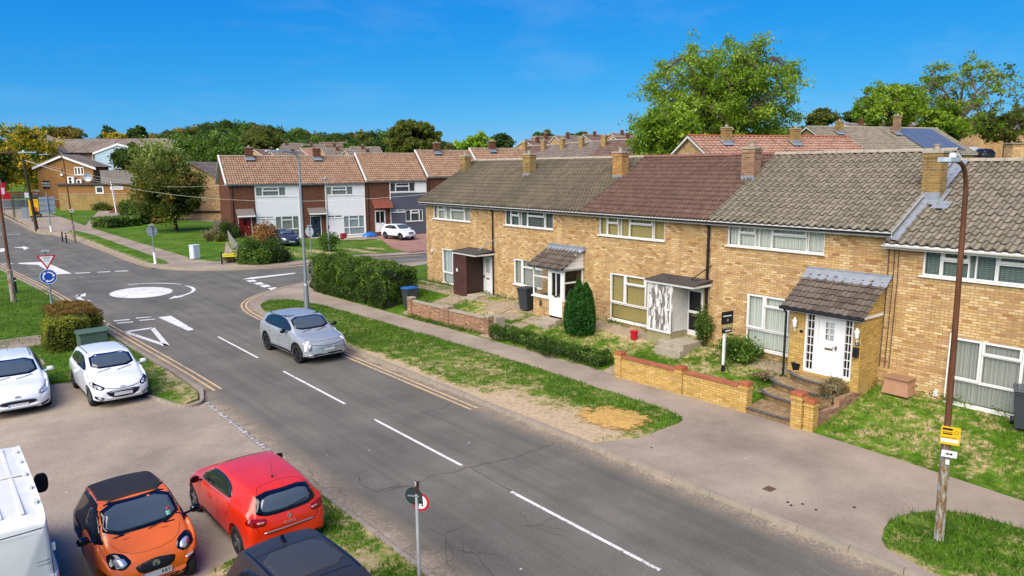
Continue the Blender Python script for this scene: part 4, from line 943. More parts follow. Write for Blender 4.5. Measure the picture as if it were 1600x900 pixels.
tH, xH, zH, wH = fhouse('red brick house with tan roof, second from the right in the clad row', 667, 752, 700, 752, 276.5, 235.5, M_wcl,
       [(FR(702, 740, 280, 294), FUP, 'dark')], (FR(678, 694, 322, 356), '#d8d8d6'), 'felt', FR(672, 698, 310, 320), M_tt, 682)
fhouse('tan roofed house at the far right end of the clad row', 753, 840, 790, 840, 272, 232.5, M_wcl,
       [(FR(792, 830, 275, 289), FUP, 'dark')], (FR(764, 780, 318, 350), '#d8d8d6'), 'felt', FR(758, 784, 306, 316), M_tt, 768)
# ================================================================ VEHICLES
def carpaint(name, c, metal=.0, rough=.28, coat=.55):
    if name in MC: return MC[name]
    a = N(name); cc = np.array(hexc(c)); f = a.noise(a.co(), 3, 4)
    a.set(a.ramp(f, [(.3, tuple(cc*.95)), (.7, tuple(np.minimum(cc*1.05, 1)))]), rough, metal, .5, Coat_Weight=coat, Coat_Roughness=.04)
    d = a.noise(a.co(), 1.2, 2); a.bump(d, .04, .05); MC[name] = a.m; return a.m
def shiny(name, c, r=.05, metal=0., spec=.6):
    if name in MC: return MC[name]
    a = N(name); a.set(c, r, metal, spec); MC[name] = a.m; return a.m
M_cgl = shiny('car_glass', '#465054', .05, 0, .9); M_cgl2 = shiny('car_glass_dark', '#181d20', .05, 0, .8)
M_tyre = plain('tyre_rubber', '#1b1b1c', .85, 0, .15); M_alloy = plain('alloy', '#8f9296', .3, .85, .08, 6)
M_alloyd = plain('dark_alloy', '#3b3d40', .35, .7, .1); M_trim = plain('black_trim', '#141415', .5, 0, .2, 8)
M_gblk = shiny('gloss_black', '#08080a', .08); M_chrome = shiny('chrome', '#c8c8cc', .3, .8)
M_lens = shiny('headlamp_lens', '#7f878c', .06, .3); M_lens2 = shiny('headlamp_reflector', '#d8dde0', .15, .6)
M_red = shiny('tail_lamp_red', '#7a0a0c', .08); M_red2 = shiny('tail_lamp_clear', '#b0787a', .1)
M_plate = plain('white_number_plate', '#b9bcbd', .4, 0, .12, 14); M_platey = plain('yellow_number_plate', '#b59a2c', .4, 0, .1)
M_drl = shiny('daytime_lamp', '#f0f2f4', .1)
def pchip(xs, ys, x):
    xs = np.array(xs, float); ys = np.array(ys, float); h = np.diff(xs); d = np.diff(ys)/h; m = np.zeros(len(xs))
    for i in range(1, len(xs)-1):
        if d[i-1]*d[i] > 0: w1, w2 = 2*h[i]+h[i-1], h[i]+2*h[i-1]; m[i] = (w1+w2)/(w1/d[i-1]+w2/d[i])
    m[0], m[-1] = d[0], d[-1]
    i = np.clip(np.searchsorted(xs, x)-1, 0, len(h)-1); t = (x-xs[i])/h[i]
    return (2*t**3-3*t**2+1)*ys[i]+(t**3-2*t**2+t)*h[i]*m[i]+(-2*t**3+3*t**2)*ys[i+1]+(t**3-t**2)*h[i]*m[i+1]
def catmull(P, k):
    P = [np.array(p, float) for p in P]; out = []
    for i in range(len(P)-1):
        p0 = P[max(i-1, 0)]; p1 = P[i]; p2 = P[i+1]; p3 = P[min(i+2, len(P)-1)]; kk = k[i]
        for j in range(kk):
            t = j/kk; a = .42
            m1 = a*(p2-p0); m2 = a*(p3-p1)
            out.append((2*t**3-3*t**2+1)*p1+(t**3-2*t**2+t)*m1+(-2*t**3+3*t**2)*p2+(t**3-t**2)*m2)
    out.append(P[-1]); return out
class Car:
    def __init__(s, name, label, L, keys, paint, wheels, rw, loc, rz, sc=1., group='parked cars', cat='car', arch=True, rim=None, spokes=10, roofmat=None, cladding=None, bowf=.17, bowr=.1, tyre_w=.2, inset=0.):
        s.root = thing(name, label, cat, loc, rz, group); s.root.scale = (sc, sc, sc); s.L = L; s.W = max(k[4] for k in keys)
        yf = sorted(set(list(np.linspace(0, 1, 56))+[.004, .01, .025, .97, .985, .994]+[k[0] for k in keys]))
        K = list(zip(*keys)); cols = [pchip(K[0], K[i], np.array(yf)) for i in range(1, 7)]
        v = []; f = []; rn = None
        for i, t in enumerate(yf):
            zb, zt, top, wb, wt, wl = [c[i] for c in cols]; y = (t-.5)*L
            ring = catmull([(0, zb), (wl*.75, zb), (wl, zb+.05), (wb-.012, zb+(zt-zb)*.33), (wb, zb+(zt-zb)*.66), (wb-.02, zt-.05), (wb-.055, zt), (wt+.03, top-.075), (wt-.04, top-.022), (wt*.5, top+.0), (0, top+.012)], [2, 2, 3, 3, 3, 2, 6, 3, 3, 3])
            half = []
            for x, z in ring:
                u = abs(x)/s.W; dy = 0
                if t > .65: dy = -bowf*L/4*ss(.65, 1, t)*u**2.6
                if t < .3: dy = bowr*L/4*ss(.3, 0, t)*u**2.6
                half.append((x, y+dy, z))
            full = half+[(-x, yy, z) for x, yy, z in half[-2:0:-1]]
            if rn is None: rn = len(full)
            v += full
        ns = len(yf)
        for i in range(ns-1):
            for j in range(rn): a, b = i*rn+j, i*rn+(j+1) % rn; f.append((a, b, b+rn, a+rn))
        f.append(tuple(range(rn))[::-1][::-1]); f.append(tuple((ns-1)*rn+j for j in range(rn))[::-1])
        bm = bmesh.new(); vv = [bm.verts.new(p) for p in v]
        for q in f:
            try: bm.faces.new([vv[k] for k in q])
            except ValueError: pass
        bmesh.ops.recalc_face_normals(bm, faces=bm.faces)
        me = bpy.data.meshes.new('body'); bm.to_mesh(me); bm.free()
        bt = bmesh.new(); bt.from_mesh(me); s.bvh = BVHTree.FromBMesh(bt); bt.free()
        o = bpy.data.objects.new('body', me); COL.objects.link(o); me.materials.append(paint); me.materials.append(M_trim)
        if arch:
            cb = MB()
            for wy in wheels:
                for sg in (-1, 1): cb.tube([(sg*(s.W-.33), wy, rw), (sg*(s.W+.4), wy, rw)], rw+.065, 36)
            cme = bpy.data.meshes.new('c'); cme.from_pydata(cb.v, [], cb.f); co = bpy.data.objects.new('c', cme); COL.objects.link(co)
            bmc = bmesh.new(); bmc.from_mesh(cme); bmesh.ops.recalc_face_normals(bmc, faces=bmc.faces); bmc.to_mesh(cme); bmc.free()
            md = o.modifiers.new('b', 'BOOLEAN'); md.object = co; md.operation = 'DIFFERENCE'; md.solver = 'EXACT'
            dg = bpy.context.evaluated_depsgraph_get(); nm = bpy.data.meshes.new_from_object(o.evaluated_get(dg))
            o.modifiers.clear(); o.data = nm; bpy.data.objects.remove(co); nm.name = 'body'
            if len(nm.materials) < 2: nm.materials.clear(); nm.materials.append(paint); nm.materials.append(M_trim)
            for p in nm.polygons:
                c = p.center; p.material_index = 0
                for wy in wheels:
                    if math.hypot(c.y-wy, c.z-rw) < rw+.062 and abs(c.x) > s.W-.4: p.material_index = 1
                if p.normal.z < -.8: p.material_index = 1
            me = nm
        me.polygons.foreach_set('use_smooth', [True]*len(me.polygons)); me.set_sharp_from_angle(angle=radians(38))
        o.parent = s.root; s.body = o; s.paint = paint
        if not arch: pass
        rim = rim or M_alloy
        for wy in wheels:
            for sg in (-1, 1):
                X0 = sg*(s.W-.02-inset); Mw = Matrix.Translation((X0, wy, rw)) @ Matrix.Rotation(sg*pi/2, 4, 'Y')
                m = MB(); h = tyre_w; r1 = rw*.70
                m.lathe([(r1, -h), (rw-.035, -h), (rw-.008, -h+.03), (rw, -h/2), (rw-.008, -.03), (rw-.035, -.004), (r1+.03, 0), (r1, -.012), (r1, -h)], 32, Mw)
                w_ = m.build('wheel', M_tyre, s.root, auto=40)
                m = MB(); m.lathe([(r1, -h*.6), (r1+.001, -.012), (r1-.02, -.01), (r1-.03, -.04), (r1-.035, -h*.55), (.0001, -h*.55)], 28, Mw); m.cur = 1
                for k in range(spokes):
                    t = 2*pi*k/spokes; wd = .016 if spokes > 8 else .032
                    e = Vector((cos(t), sin(t), 0)); p_ = Vector((-sin(t), cos(t), 0))
                    for a_, b_ in ((.03, r1-.018),):
                        q = [e*a_+p_*wd*1.3, e*a_-p_*wd*1.3, e*b_-p_*wd, e*b_+p_*wd]
                        top_ = [Mw @ Vector((x.x, x.y, -.028 if i < 2 else -.018)) for i, x in enumerate(q)]; bot = [Mw @ Vector((x.x, x.y, -.07)) for x in q]
                        n = m.vs(top_+bot); 
                        for f_ in ((0,1,2,3),(7,6,5,4),(1,0,4,5),(2,1,5,6),(3,2,6,7),(0,3,7,4)): m.face([n+i for i in f_])
                m.lathe([(.055, -.07), (.055, -.02), (.04, -.014), (.0001, -.014)], 14, Mw)
                m.build('rim', [M_trim, rim], w_)
    def hit(s, view, p):
        if view == 'side': o, d = Vector((3, p[0], p[1])), Vector((-1, 0, 0))
        elif view == 'front': o, d = Vector((p[0], 6, p[1])), Vector((0, -1, 0))
        elif view == 'rear': o, d = Vector((p[0], -6, p[1])), Vector((0, 1, 0))
        else: o, d = Vector((p[0], p[1], 6)), Vector((0, 0, -1))
        loc, nr, _, _ = s.bvh.ray_cast(o, d)
        if loc is None:
            loc, nr, _, _ = s.bvh.find_nearest(o+d*3)
        if nr.dot(d) > 0: nr = -nr
        return loc, nr
    def panel(s, name, poly, view, mat, off=.006, mirror=True, rnd=1, step=.07, parent=None, th=.012):
        if rnd:
            P = [np.array(q, float) for q in poly]; n = len(P); o = []
            for _ in range(rnd):
                o = []
                for i in range(len(P)): a, b = P[i], P[(i+1) % len(P)]; o += [a*.82+b*.18, a*.18+b*.82]
                P = o
            poly = [tuple(q) for q in P]
        v, f, n = cdt(poly, step); res = []
        hits = [s.hit(view, q) for q in v]
        for sg in ((1, -1) if mirror else (1,)):
            m = MB(); m.v = [tuple(l+nr*off) for l, nr in hits]
            if sg < 0: m.v = [(-x, y, z) for x, y, z in m.v]
            avn = sum((nr for _, nr in hits), Vector()); avn = Vector((avn.x*sg, avn.y, avn.z))
            for q in f:
                a, b, c = [Vector(m.v[i]) for i in q[:3]]
                m.face(q if (b-a).cross(c-a).dot(avn) > 0 else q[::-1])
            res.append(m.build(name, mat, parent or s.root, smooth=True, solid=th))
        return res
    def seam(s, name, lines, view, mat=None, w_=.009, mirror=True, off=.003):
        for sg in ((1, -1) if mirror else (1,)):
            m = MB()
            for ln in lines:
                P = subdiv(smooth_line(ln, 1), .05, False); H = [s.hit(view, q) for q in P]
                for i in range(len(H)-1):
                    a, na = H[i]; b, nb = H[i+1]; t = (b-a)
                    if t.length < 1e-5: continue
                    sd = t.normalized().cross(na)*w_/2
                    q = [a+na*off+sd, a+na*off-sd, b+nb*off-sd, b+nb*off+sd]
                    q = [(x.x*sg, x.y, x.z) for x in q]
                    m.poly(q if sg < 0 else q[::-1])
            m.build(name, mat or M_gblk, s.root)
    def mirrors(s, y, z, mat, dx=.12, size=(.1, .06, .075), y_back=1):
        for sg in (-1, 1):
            m = MB(); bm = bmesh.new(); bmesh.ops.create_icosphere(bm, subdivisions=3, radius=1)
            for q in bm.verts:
                c = q.co; k = 1.0
                q.co = Vector((math.copysign(abs(c.x)**.7, c.x)*size[0], (max(c.y, -.35))*size[1], math.copysign(abs(c.z)**.75, c.z)*size[2]))
            m.addbm(bm, Matrix.Translation((sg*(s.W+dx-.02), y, z)))
            m.tube([(sg*(s.W-.08), y, z-.05), (sg*(s.W+dx-.06), y, z-.03)], .022, 6)
            m.build('wing_mirror', mat, s.root, auto=50)
    def wipers(s, y, z):
        m = MB()
        for x0, x1 in ((-.05, -.5), (.5, .1)):
            P = [s.hit('front', (x0+(x1-x0)*t, z+.015+.06*t)) for t in (0, .25, .5, .75, 1)]; m.tube([p+n_*.02 for p, n_ in P], .008, 5)
        m.build('wiper', M_trim, s.root)
    def plate(s, view, z, x=0., mat=None, w_=.52, h=.11, euband=False):
        yy = s.hit(view, (x, z))[0].y; sg = 1 if view == 'front' else -1; m = MB(); y0 = yy+sg*.012
        m.box(x-w_/2, x+w_/2, min(y0, y0+sg*.012), max(y0, y0+sg*.012), z-h/2, z+h/2); o = m.build('number_plate', mat or M_plate, s.root)
        if euband: m = MB(); a = y0+sg*.0125; m.box(x+w_/2-.045, x+w_/2-.003, min(a, a+sg*.002), max(a, a+sg*.002), z-h/2+.004, z+h/2-.004); m.build('plate_band', euband, o)
        return o, y0+sg*.015
PI = pi
def kf(*r): return list(r)
def hatch_keys(H=1.47, W=.86, hood=.92, nose=.68, belt=.96, wt=.6, ws0=.565, ws1=.77, rbelt=1.0, rear_top=.13, zb=.2, tail=.07):
    return [(0, .36, .66, .72, W-.16, W-.3, W-.2), (.008, .28, .8, .86, W-.08, W-.22, W-.12), (.03, zb+.04, rbelt-.06, rbelt+.02, W-.045, wt+.06, W-.08),
            (tail, zb+.01, rbelt, H-.2, W-.03, wt+.0, W-.06), (rear_top, zb, rbelt+.01, H-.06, W-.015, wt, W-.05), (.25, zb, rbelt, H-.012, W, wt+.01, W-.05), (.4, zb, belt+.02, H, W, wt+.02, W-.05),
            (ws0-.02, zb, belt, H-.02, W, wt+.02, W-.05), (ws0+.02, zb, belt, H-.06, W, wt+.03, W-.05), (ws1-.02, zb, belt-.02, hood+.06, W, W-.15, W-.05), (ws1+.01, zb, hood-.05, hood+.0, W, W-.14, W-.05),
            (.88, zb+.01, hood-.1, hood-.06, W-.02, W-.17, W-.06), (.945, zb+.02, nose+.02, nose+.08, W-.06, W-.2, W-.09), (.98, zb+.04, nose-.08, nose-.02, W-.13, W-.25, W-.14), (.994, zb+.08, nose-.16, nose-.1, W-.22, W-.33, W-.22), (1, .34, nose-.22, nose-.17, W-.34, W-.42, W-.34)]
Y_ = lambda L, t: (t-.5)*L
def std_glass(c, H, belt, ws0, ws1, tail, wt, sidepoly=None, wsx=None, rear=True, mat=None, sm=None, zc=None, hood=.92):
    L = c.L; mat = mat or M_cgl; W = c.W
    c.panel('windscreen_surround', [(-W+.23, hood+.09), (W-.23, hood+.09), (wt-.01, H-.055), (-wt+.01, H-.055)], 'front', M_gblk, .004, False, 1)
    ws = c.panel('windscreen', [(-W+.29, hood+.13), (W-.29, hood+.13), (wt-.07, H-.085), (-wt+.07, H-.085)], 'front', mat, .009, False, 1)[0]
    m = MB(); p, n_ = c.hit('front', (0, H-.12)); m.box(-.09, .09, p.y-.0, p.y+.012, p.z-.08, p.z+.0); m.build('sensor_pod', M_gblk, ws)
# ---------------- silver-grey crossover driving along the road
k = hatch_keys(1.56, .925, 1.0, .80, 1.04, .64, .56, .76, 1.08, .16, .24, .055)
M_silver = carpaint('silver_grey_paint', '#969b9c', .2, .32)
ev = Car('crossover_car', 'silver grey crossover with white angular daytime lamps driving down the road', 4.3, k, M_silver, (-1.32, 1.36), .345, (11.08, 26.1, 0), PI+.03, 1., None, rim=M_alloyd, spokes=5)
std_glass(ev, 1.56, 1.04, .56, .76, .055, .64, hood=1.02)
ev.panel('side_window', [(-1.55, 1.14), (-1.45, 1.36), (-1.1, 1.46), (-.3, 1.5), (.25, 1.46), (.62, 1.28), (.86, 1.1), (.3, 1.07), (-1.2, 1.1)], 'side', M_cgl2, .006)
ev.panel('rear_window', [(-.6, 1.14), (.6, 1.14), (.5, 1.42), (-.5, 1.42)], 'rear', M_cgl2, .006, False)
for wy in (-1.32, 1.36):
    arc_o = [(wy+.45*cos(t), .345+.45*sin(t)) for t in np.linspace(-.15, pi+.15, 17)]; arc_i = [(wy+.395*cos(t), .345+.395*sin(t)) for t in np.linspace(pi+.15, -.15, 17)]
    ev.panel('wheel_arch_trim', arc_o+arc_i, 'side', M_trim, .006, True, 0)
ev.panel('sill_trim', [(-.9, .28), (.94, .28), (.9, .4), (-.86, .38)], 'side', M_trim, .006)
ev.panel('sill_strip', [(-.9, .24), (.94, .24), (.94, .285), (-.9, .285)], 'side', M_silver, .014, True, 0)
ev.seam('door_seam', [[(.8, .45), (.86, .75), (.78, 1.05)], [(-.12, .42), (-.1, 1.06)], [(-.95, .9), (-.9, 1.08)]], 'side'); ev.seam('bonnet_seam', [[(-.72, 1.7), (-.55, 1.95), (0, 2.02), (.55, 1.95), (.72, 1.7)]], 'top', M_gblk, .012, False)
ev.panel('door_handle', [(.0, .86), (.2, .86), (.2, .9), (.0, .9)], 'side', M_silver, .02, True, 0); ev.panel('door_handle', [(-.95, .88), (-.77, .88), (-.77, .92), (-.95, .92)], 'side', M_silver, .02, True, 0)
ev.panel('daytime_lamp', [(.6, .86), (.66, .87), (.80, .76), (.83, .52), (.78, .48), (.75, .7)], 'front', M_drl, .014)
ev.panel('headlight', [(.58, .8), (.66, .8), (.73, .68), (.72, .52), (.62, .56)], 'front', M_lens, .01)
ev.panel('grille', [(-.56, .42), (.56, .42), (.66, .34), (.5, .27), (-.5, .27), (-.66, .34)], 'front', M_trim, .01, False)
ev.seam('nose_line', [[(-.6, .74), (-.3, .69), (.3, .69), (.6, .74)]], 'front', M_gblk, .018, False)
ev.panel('bumper_blade', [(.46, .28), (.62, .42), (.74, .38), (.66, .26)], 'front', M_silver, .02)
ev.plate('front', .55, 0, None, .5, .12, plain('plate_green', '#1f8a4a', .4)); ev.mirrors(.62, 1.1, M_gblk, .14, (.11, .07, .075)); ev.wipers(0, 1.02)
m = MB(); p, n_ = ev.hit('front', (0, .77)); m.tube([(x, p.y+.005, .77+z) for x, z in ((-.11, -.02), (-.09, .02), (-.05, -.015), (-.03, .02), (.02, -.02), (.04, .02), (.09, -.02))], .007, 5); m.build('badge', M_chrome, ev.root)
ev.panel('roof_rail', [(-1.4, 1.47), (.2, 1.515), (.2, 1.535), (-1.4, 1.49)], 'side', M_gblk, .012, True, 0)
# ---------------- white hatchback with kerbside grass island
M_white = carpaint('white_car_paint', '#d4d6d8', 0, .3)
k = hatch_keys(1.47, .865, .95, .70, .98, .6, .55, .77, 1.0, .13, .2)
ih = Car('hatchback_car', 'small white hatchback with black wide grille parked beside the grass island', 4.03, k, M_white, (-1.27, 1.27), .315, (4.24, 25.35, .02), PI+.02, .95, 'white cars parked side by side', rim=M_alloy, spokes=8)
std_glass(ih, 1.47, .98, .55, .77, .07, .6, hood=.97)
ih.panel('side_window', [(-1.5, 1.08), (-1.3, 1.3), (-.7, 1.4), (.1, 1.38), (.5, 1.2), (.76, 1.03), (.2, 1.01), (-.9, 1.04)], 'side', M_cgl2)
ih.panel('window_pillar', [(-.33, 1.02), (-.25, 1.02), (-.28, 1.4), (-.35, 1.4)], 'side', M_gblk, .012, True, 0)
ih.panel('rear_window', [(-.55, 1.08), (.55, 1.08), (.46, 1.33), (-.46, 1.33)], 'rear', M_cgl2, .006, False)
ih.seam('door_seam', [[(.68, .3), (.8, .7), (.74, .98)], [(-.28, .3), (-.28, .98)], [(-1.1, .72), (-1.0, 1.0)]], 'side'); ih.seam('roof_seam', [[(.56, .1), (.56, -1.4)]], 'top', M_gblk, .025)
ih.panel('sill_trim', [(-.88, .26), (.9, .26), (.9, .3), (-.88, .3)], 'side', M_trim, .01, True, 0)
ih.panel('headlight', [(.46, .67), (.8, .84), (.83, .76), (.74, .64), (.56, .59)], 'front', M_gblk, .008)
ih.panel('headlight_lens', [(.55, .66), (.66, .74), (.72, .72), (.68, .65), (.6, .62)], 'front', M_lens2, .014)
ih.panel('grille', [(-.5, .56), (.5, .56), (.42, .42), (.28, .34), (-.28, .34), (-.42, .42)], 'front', M_trim, .008, False)
ih.panel('fog_lamp', [(.52, .36), (.76, .44), (.76, .34), (.58, .28)], 'front', M_gblk, .01); ih.panel('fog_lens', [(.58, .36), (.68, .39), (.68, .34), (.6, .32)], 'front', M_lens2, .016)
ih.seam('bonnet_line', [[(-.5, .66), (-.2, .6), (.2, .6), (.5, .66)]], 'front', M_gblk, .02, False); ih.plate('front', .44); ih.mirrors(.62, 1.04, M_white); ih.wipers(0, .96)
m = MB(); p, n_ = ih.hit('front', (0, .64)); m.tube([(.075*cos(t), p.y+.01, .64+.038*sin(t)) for t in np.linspace(0, 2*pi, 15)], .007, 5); m.tube([(-.035, p.y+.01, .62), (-.02, p.y+.01, .66), (.02, p.y+.01, .62), (.035, p.y+.01, .66)], .007, 5); m.build('badge', M_chrome, ih.root)
m = MB(); p, n_ = ih.hit('top', (0, -1.35)); m.tube([p, p+Vector((0, -.1, .16))], .006, 5); m.build('aerial', M_trim, ih.root)
# ---------------- larger white hatchback cut by left edge
k = hatch_keys(1.47, .91, .93, .70, .98, .6, .54, .77, 1.02, .14, .19)
fo = Car('hatchback_car', 'larger white hatchback with dark slim grille, cut off by the left edge', 4.36, k, M_white, (-1.32, 1.33), .32, (1.8, 26.35, .02), PI-.03, .95, 'white cars parked side by side', rim=M_alloy, spokes=10)
std_glass(fo, 1.47, .98, .54, .77, .07, .6, hood=.95)
fo.panel('side_window', [(-1.6, 1.1), (-1.35, 1.3), (-.7, 1.4), (.1, 1.38), (.5, 1.22), (.86, 1.03), (.2, 1.01), (-.9, 1.04)], 'side', M_cgl2)
fo.seam('door_seam', [[(.78, .3), (.9, .7), (.84, .98)], [(-.28, .3), (-.28, .98)]], 'side'); fo.seam('roof_seam', [[(.56, .1), (.56, -1.4)]], 'top', M_gblk, .03)
fo.panel('headlight', [(.48, .66), (.84, .88), (.87, .8), (.8, .68), (.6, .61)], 'front', M_lens, .008); fo.panel('headlight_lens', [(.6, .67), (.76, .76), (.79, .71), (.68, .65)], 'front', M_lens2, .013)
fo.panel('grille', [(-.4, .52), (.4, .52), (.5, .45), (.32, .38), (-.32, .38), (-.5, .45)], 'front', M_trim, .008, False); fo.seam('grille_chrome', [[(-.46, .53), (0, .55), (.46, .53)]], 'front', M_chrome, .015, False)
fo.panel('fog_lamp', [(.55, .32), (.8, .4), (.8, .33), (.6, .26)], 'front', M_gblk, .01); fo.panel('lower_grille', [(-.5, .28), (.5, .28), (.4, .23), (-.4, .23)], 'front', M_trim, .008, False)
fo.plate('front', .38, 0, None, .52, .11, plain('plate_blue', '#5c86b0', .4)); fo.mirrors(.66, 1.04, M_white); fo.wipers(0, .94)
m = MB(); p, n_ = fo.hit('top', (0, -.9)); m.tube([p, p+Vector((0, -.1, .15))], .007, 5); m.build('aerial', M_trim, fo.root)
m = MB(); p, n_ = fo.hit('front', (0, .62)); m.lathe([(.05, 0), (.05, .008), (.0001, .012)], 16, Matrix.Translation(p) @ Matrix.Rotation(-pi/2, 4, 'X') @ Matrix.Scale(1.6, 4, (1, 0, 0))); m.build('badge', M_chrome, fo.root)
# ---------------- orange microcar
M_or = carpaint('orange_paint', '#e66a1e', .1, .3)
k = [(0, .4, .8, .9, .6, .5, .6), (.02, .28, .96, 1.1, .76, .56, .7), (.07, .22, 1.02, 1.36, .81, .54, .74), (.15, .2, 1.03, 1.49, .83, .55, .76), (.35, .19, 1.02, 1.54, .83, .57, .77), (.52, .19, 1.0, 1.53, .83, .58, .77), (.58, .19, 1.0, 1.48, .83, .59, .77),
     (.78, .19, .98, 1.04, .83, .68, .77), (.82, .19, .93, .98, .83, .68, .77), (.92, .2, .82, .87, .81, .63, .75), (.965, .22, .7, .75, .77, .58, .7), (.99, .26, .56, .62, .68, .5, .62), (1, .32, .46, .52, .56, .42, .52)]
sm = Car('microcar', 'orange two seat microcar with black roof and pillars, facing the camera', 2.7, k, M_or, (-.9, .97), .3, (2.42, 13.5, .01), PI+.04, .93, None, rim=M_alloy, spokes=8, bowf=.22, bowr=.14, tyre_w=.18, inset=.1)
sm.panel('roof_panel', [(-.6, -1.08), (.6, -1.08), (.64, .16), (-.64, .16)], 'top', plain('black_fabric_roof', '#262320', .7, 0, .15, 5), .008, False)
sm.panel('windscreen_surround', [(-.66, 1.06), (.66, 1.06), (.59, 1.49), (-.59, 1.49)], 'front', M_gblk, .005, False)
ws = sm.panel('windscreen', [(-.6, 1.1), (.6, 1.1), (.53, 1.45), (-.53, 1.45)], 'front', M_cgl, .011, False)[0]
sm.panel('windscreen_sticker', [(-.5, 1.12), (-.42, 1.12), (-.42, 1.18), (-.5, 1.18)], 'front', plain('green_sticker', '#7fc8a8', .5), .014, False, 0, th=.002); sm.panel('windscreen_sticker', [(-.51, 1.2), (-.44, 1.2), (-.44, 1.23), (-.51, 1.23)], 'front', plain('red_sticker', '#b02a20', .5), .014, False, 0, th=.002)
sm.panel('safety_cell', [(-1.2, .45), (-1.15, 1.0), (-.95, 1.4), (-.4, 1.5), (.3, 1.49), (.5, 1.3), (.88, 1.0), (.6, .97), (-.25, 1.0), (-.3, .5), (-.45, .3), (-.6, .66), (-1.1, .66)], 'side', M_gblk, .006)
sm.panel('side_window', [(-.2, 1.05), (-.15, 1.38), (.2, 1.4), (.42, 1.26), (.64, 1.06)], 'side', M_cgl2, .014); sm.seam('door_seam', [[(.62, .25), (.72, .6), (.66, .98)], [(-.3, .25), (-.28, .95)]], 'side')
for x, nm_ in ((.5, 0),):
    sm.panel('headlight', [(.36, .74), (.44, .86), (.62, .9), (.72, .84), (.7, .7), (.5, .64)], 'front', M_gblk, .008); sm.panel('headlight_lens', [(.43, .73), (.48, .81), (.6, .83), (.64, .78), (.6, .7), (.5, .68)], 'front', M_lens2, .014)
sm.panel('grille', [(-.34, .66), (0, .72), (.34, .66), (.3, .56), (.2, .5), (-.2, .5), (-.3, .56)], 'front', M_trim, .008, False); sm.panel('lower_grille', [(-.4, .34), (.4, .34), (.3, .26), (-.3, .26)], 'front', M_trim, .008, False)
m = MB(); p, n_ = sm.hit('front', (0, .63)); m.lathe([(.05, 0), (.062, .012), (.062, .02), (.04, .02), (.035, .01), (.0001, .01)], 20, Matrix.Translation(p) @ Matrix.Rotation(-pi/2, 4, 'X')); m.build('badge', M_chrome, sm.root)
sm.panel('indicator', [(.5, .54), (.66, .57), (.66, .53), (.52, .5)], 'front', M_lens2, .012)
o, yy = sm.plate('front', .43, 0, None, .5, .11, plain('plate_blue2', '#1c62c0', .4)); text('RBY', .09, M_gblk, o, Matrix.Translation((-.15, yy, .43)) @ Matrix.Rotation(pi, 4, 'Z') @ Matrix.Rotation(pi/2, 4, 'X'), 'plate_text', .001)
sm.mirrors(.58, 1.08, M_gblk, .15, (.1, .07, .075)); sm.wipers(0, 1.02); sm.seam('bonnet_seam', [[(-.6, .78), (-.45, 1.12), (0, 1.22), (.45, 1.12), (.6, .78)]], 'top', M_trim, .006, False)
# ---------------- red hatchback seen from behind
M_rd = carpaint('flame_red_paint', '#d42c0c', .1, .3)
k = hatch_keys(1.45, .865, .95, .72, .98, .58, .56, .775, 1.06, .11, .2, .05)
cl = Car('hatchback_car', 'glossy red hatchback seen from behind, parked next to the orange microcar', 4.06, k, M_rd, (-1.28, 1.31), .315, (4.62, 13.85, .01), .03, .9, None, rim=M_alloy, spokes=5)
std_glass(cl, 1.45, .98, .56, .775, .05, .58, hood=.97)
cl.panel('rear_window_surround', [(-.63, 1.02), (-.4, .96), (.4, .96), (.63, 1.02), (.6, 1.16), (.52, 1.36), (-.52, 1.36), (-.6, 1.16)], 'rear', M_gblk, .006, False)
cl.panel('rear_window', [(-.53, 1.08), (-.38, 1.02), (.38, 1.02), (.53, 1.08), (.46, 1.3), (-.46, 1.3)], 'rear', M_cgl, .012, False)
cl.panel('side_window', [(-1.0, 1.12), (-.8, 1.3), (-.35, 1.38), (.2, 1.36), (.55, 1.2), (.86, 1.02), (.3, 1.02), (-.6, 1.07)], 'side', M_cgl2)
cl.seam('window_chrome', [[(-1.02, 1.09), (-.6, 1.055), (.3, 1.005), (.84, 1.005)]], 'side', M_chrome, .018, True, .012)
cl.seam('door_seam', [[(.74, .3), (.86, .7), (.8, 1.0)], [(-.3, .28), (-.36, .8), (-.3, 1.05)], [(-.75, .62), (-1.0, .9), (-1.08, 1.1)]], 'side', None, .007)
cl.panel('sill_trim', [(-.85, .26), (.88, .26), (.75, .38), (-.7, .3)], 'side', M_trim, .008); cl.seam('sill_chrome', [[(-.85, .28), (.86, .28)]], 'side', M_chrome, .03, True, .012)
cl.panel('door_handle', [(.02, .8), (.22, .8), (.22, .84), (.02, .84)], 'side', M_rd, .02, True, 0)
cl.panel('tail_light', [(.44, .92), (.6, .95), (.8, .98), (.82, .86), (.7, .8), (.5, .8)], 'rear', M_red, .01); cl.panel('tail_light_lens', [(.48, .88), (.64, .89), (.64, .85), (.52, .84)], 'rear', M_red2, .016)
cl.seam('tailgate_seam', [[(-.62, 1.0), (-.66, .72), (-.5, .6), (.5, .6), (.66, .72), (.62, 1.0)]], 'rear', None, .008, False); cl.panel('tailgate_chrome', [(-.52, .63), (.52, .63), (.54, .66), (-.54, .66)], 'rear', M_chrome, .014, False, 0)
m = MB(); p, n_ = cl.hit('rear', (0, .87)); q = [(-.045, 0), (0, -.075), (.045, 0), (0, .075)]; q2 = [(-.018, 0), (0, -.035), (.018, 0), (0, .035)]
for i in range(4): j = (i+1) % 4; m.poly([(q[i][0], p.y-.025, .87+q[i][1]), (q[j][0], p.y-.025, .87+q[j][1]), (q2[j][0], p.y-.03, .87+q2[j][1]), (q2[i][0], p.y-.03, .87+q2[i][1])])
m.build('badge', M_chrome, cl.root, solid=.012)
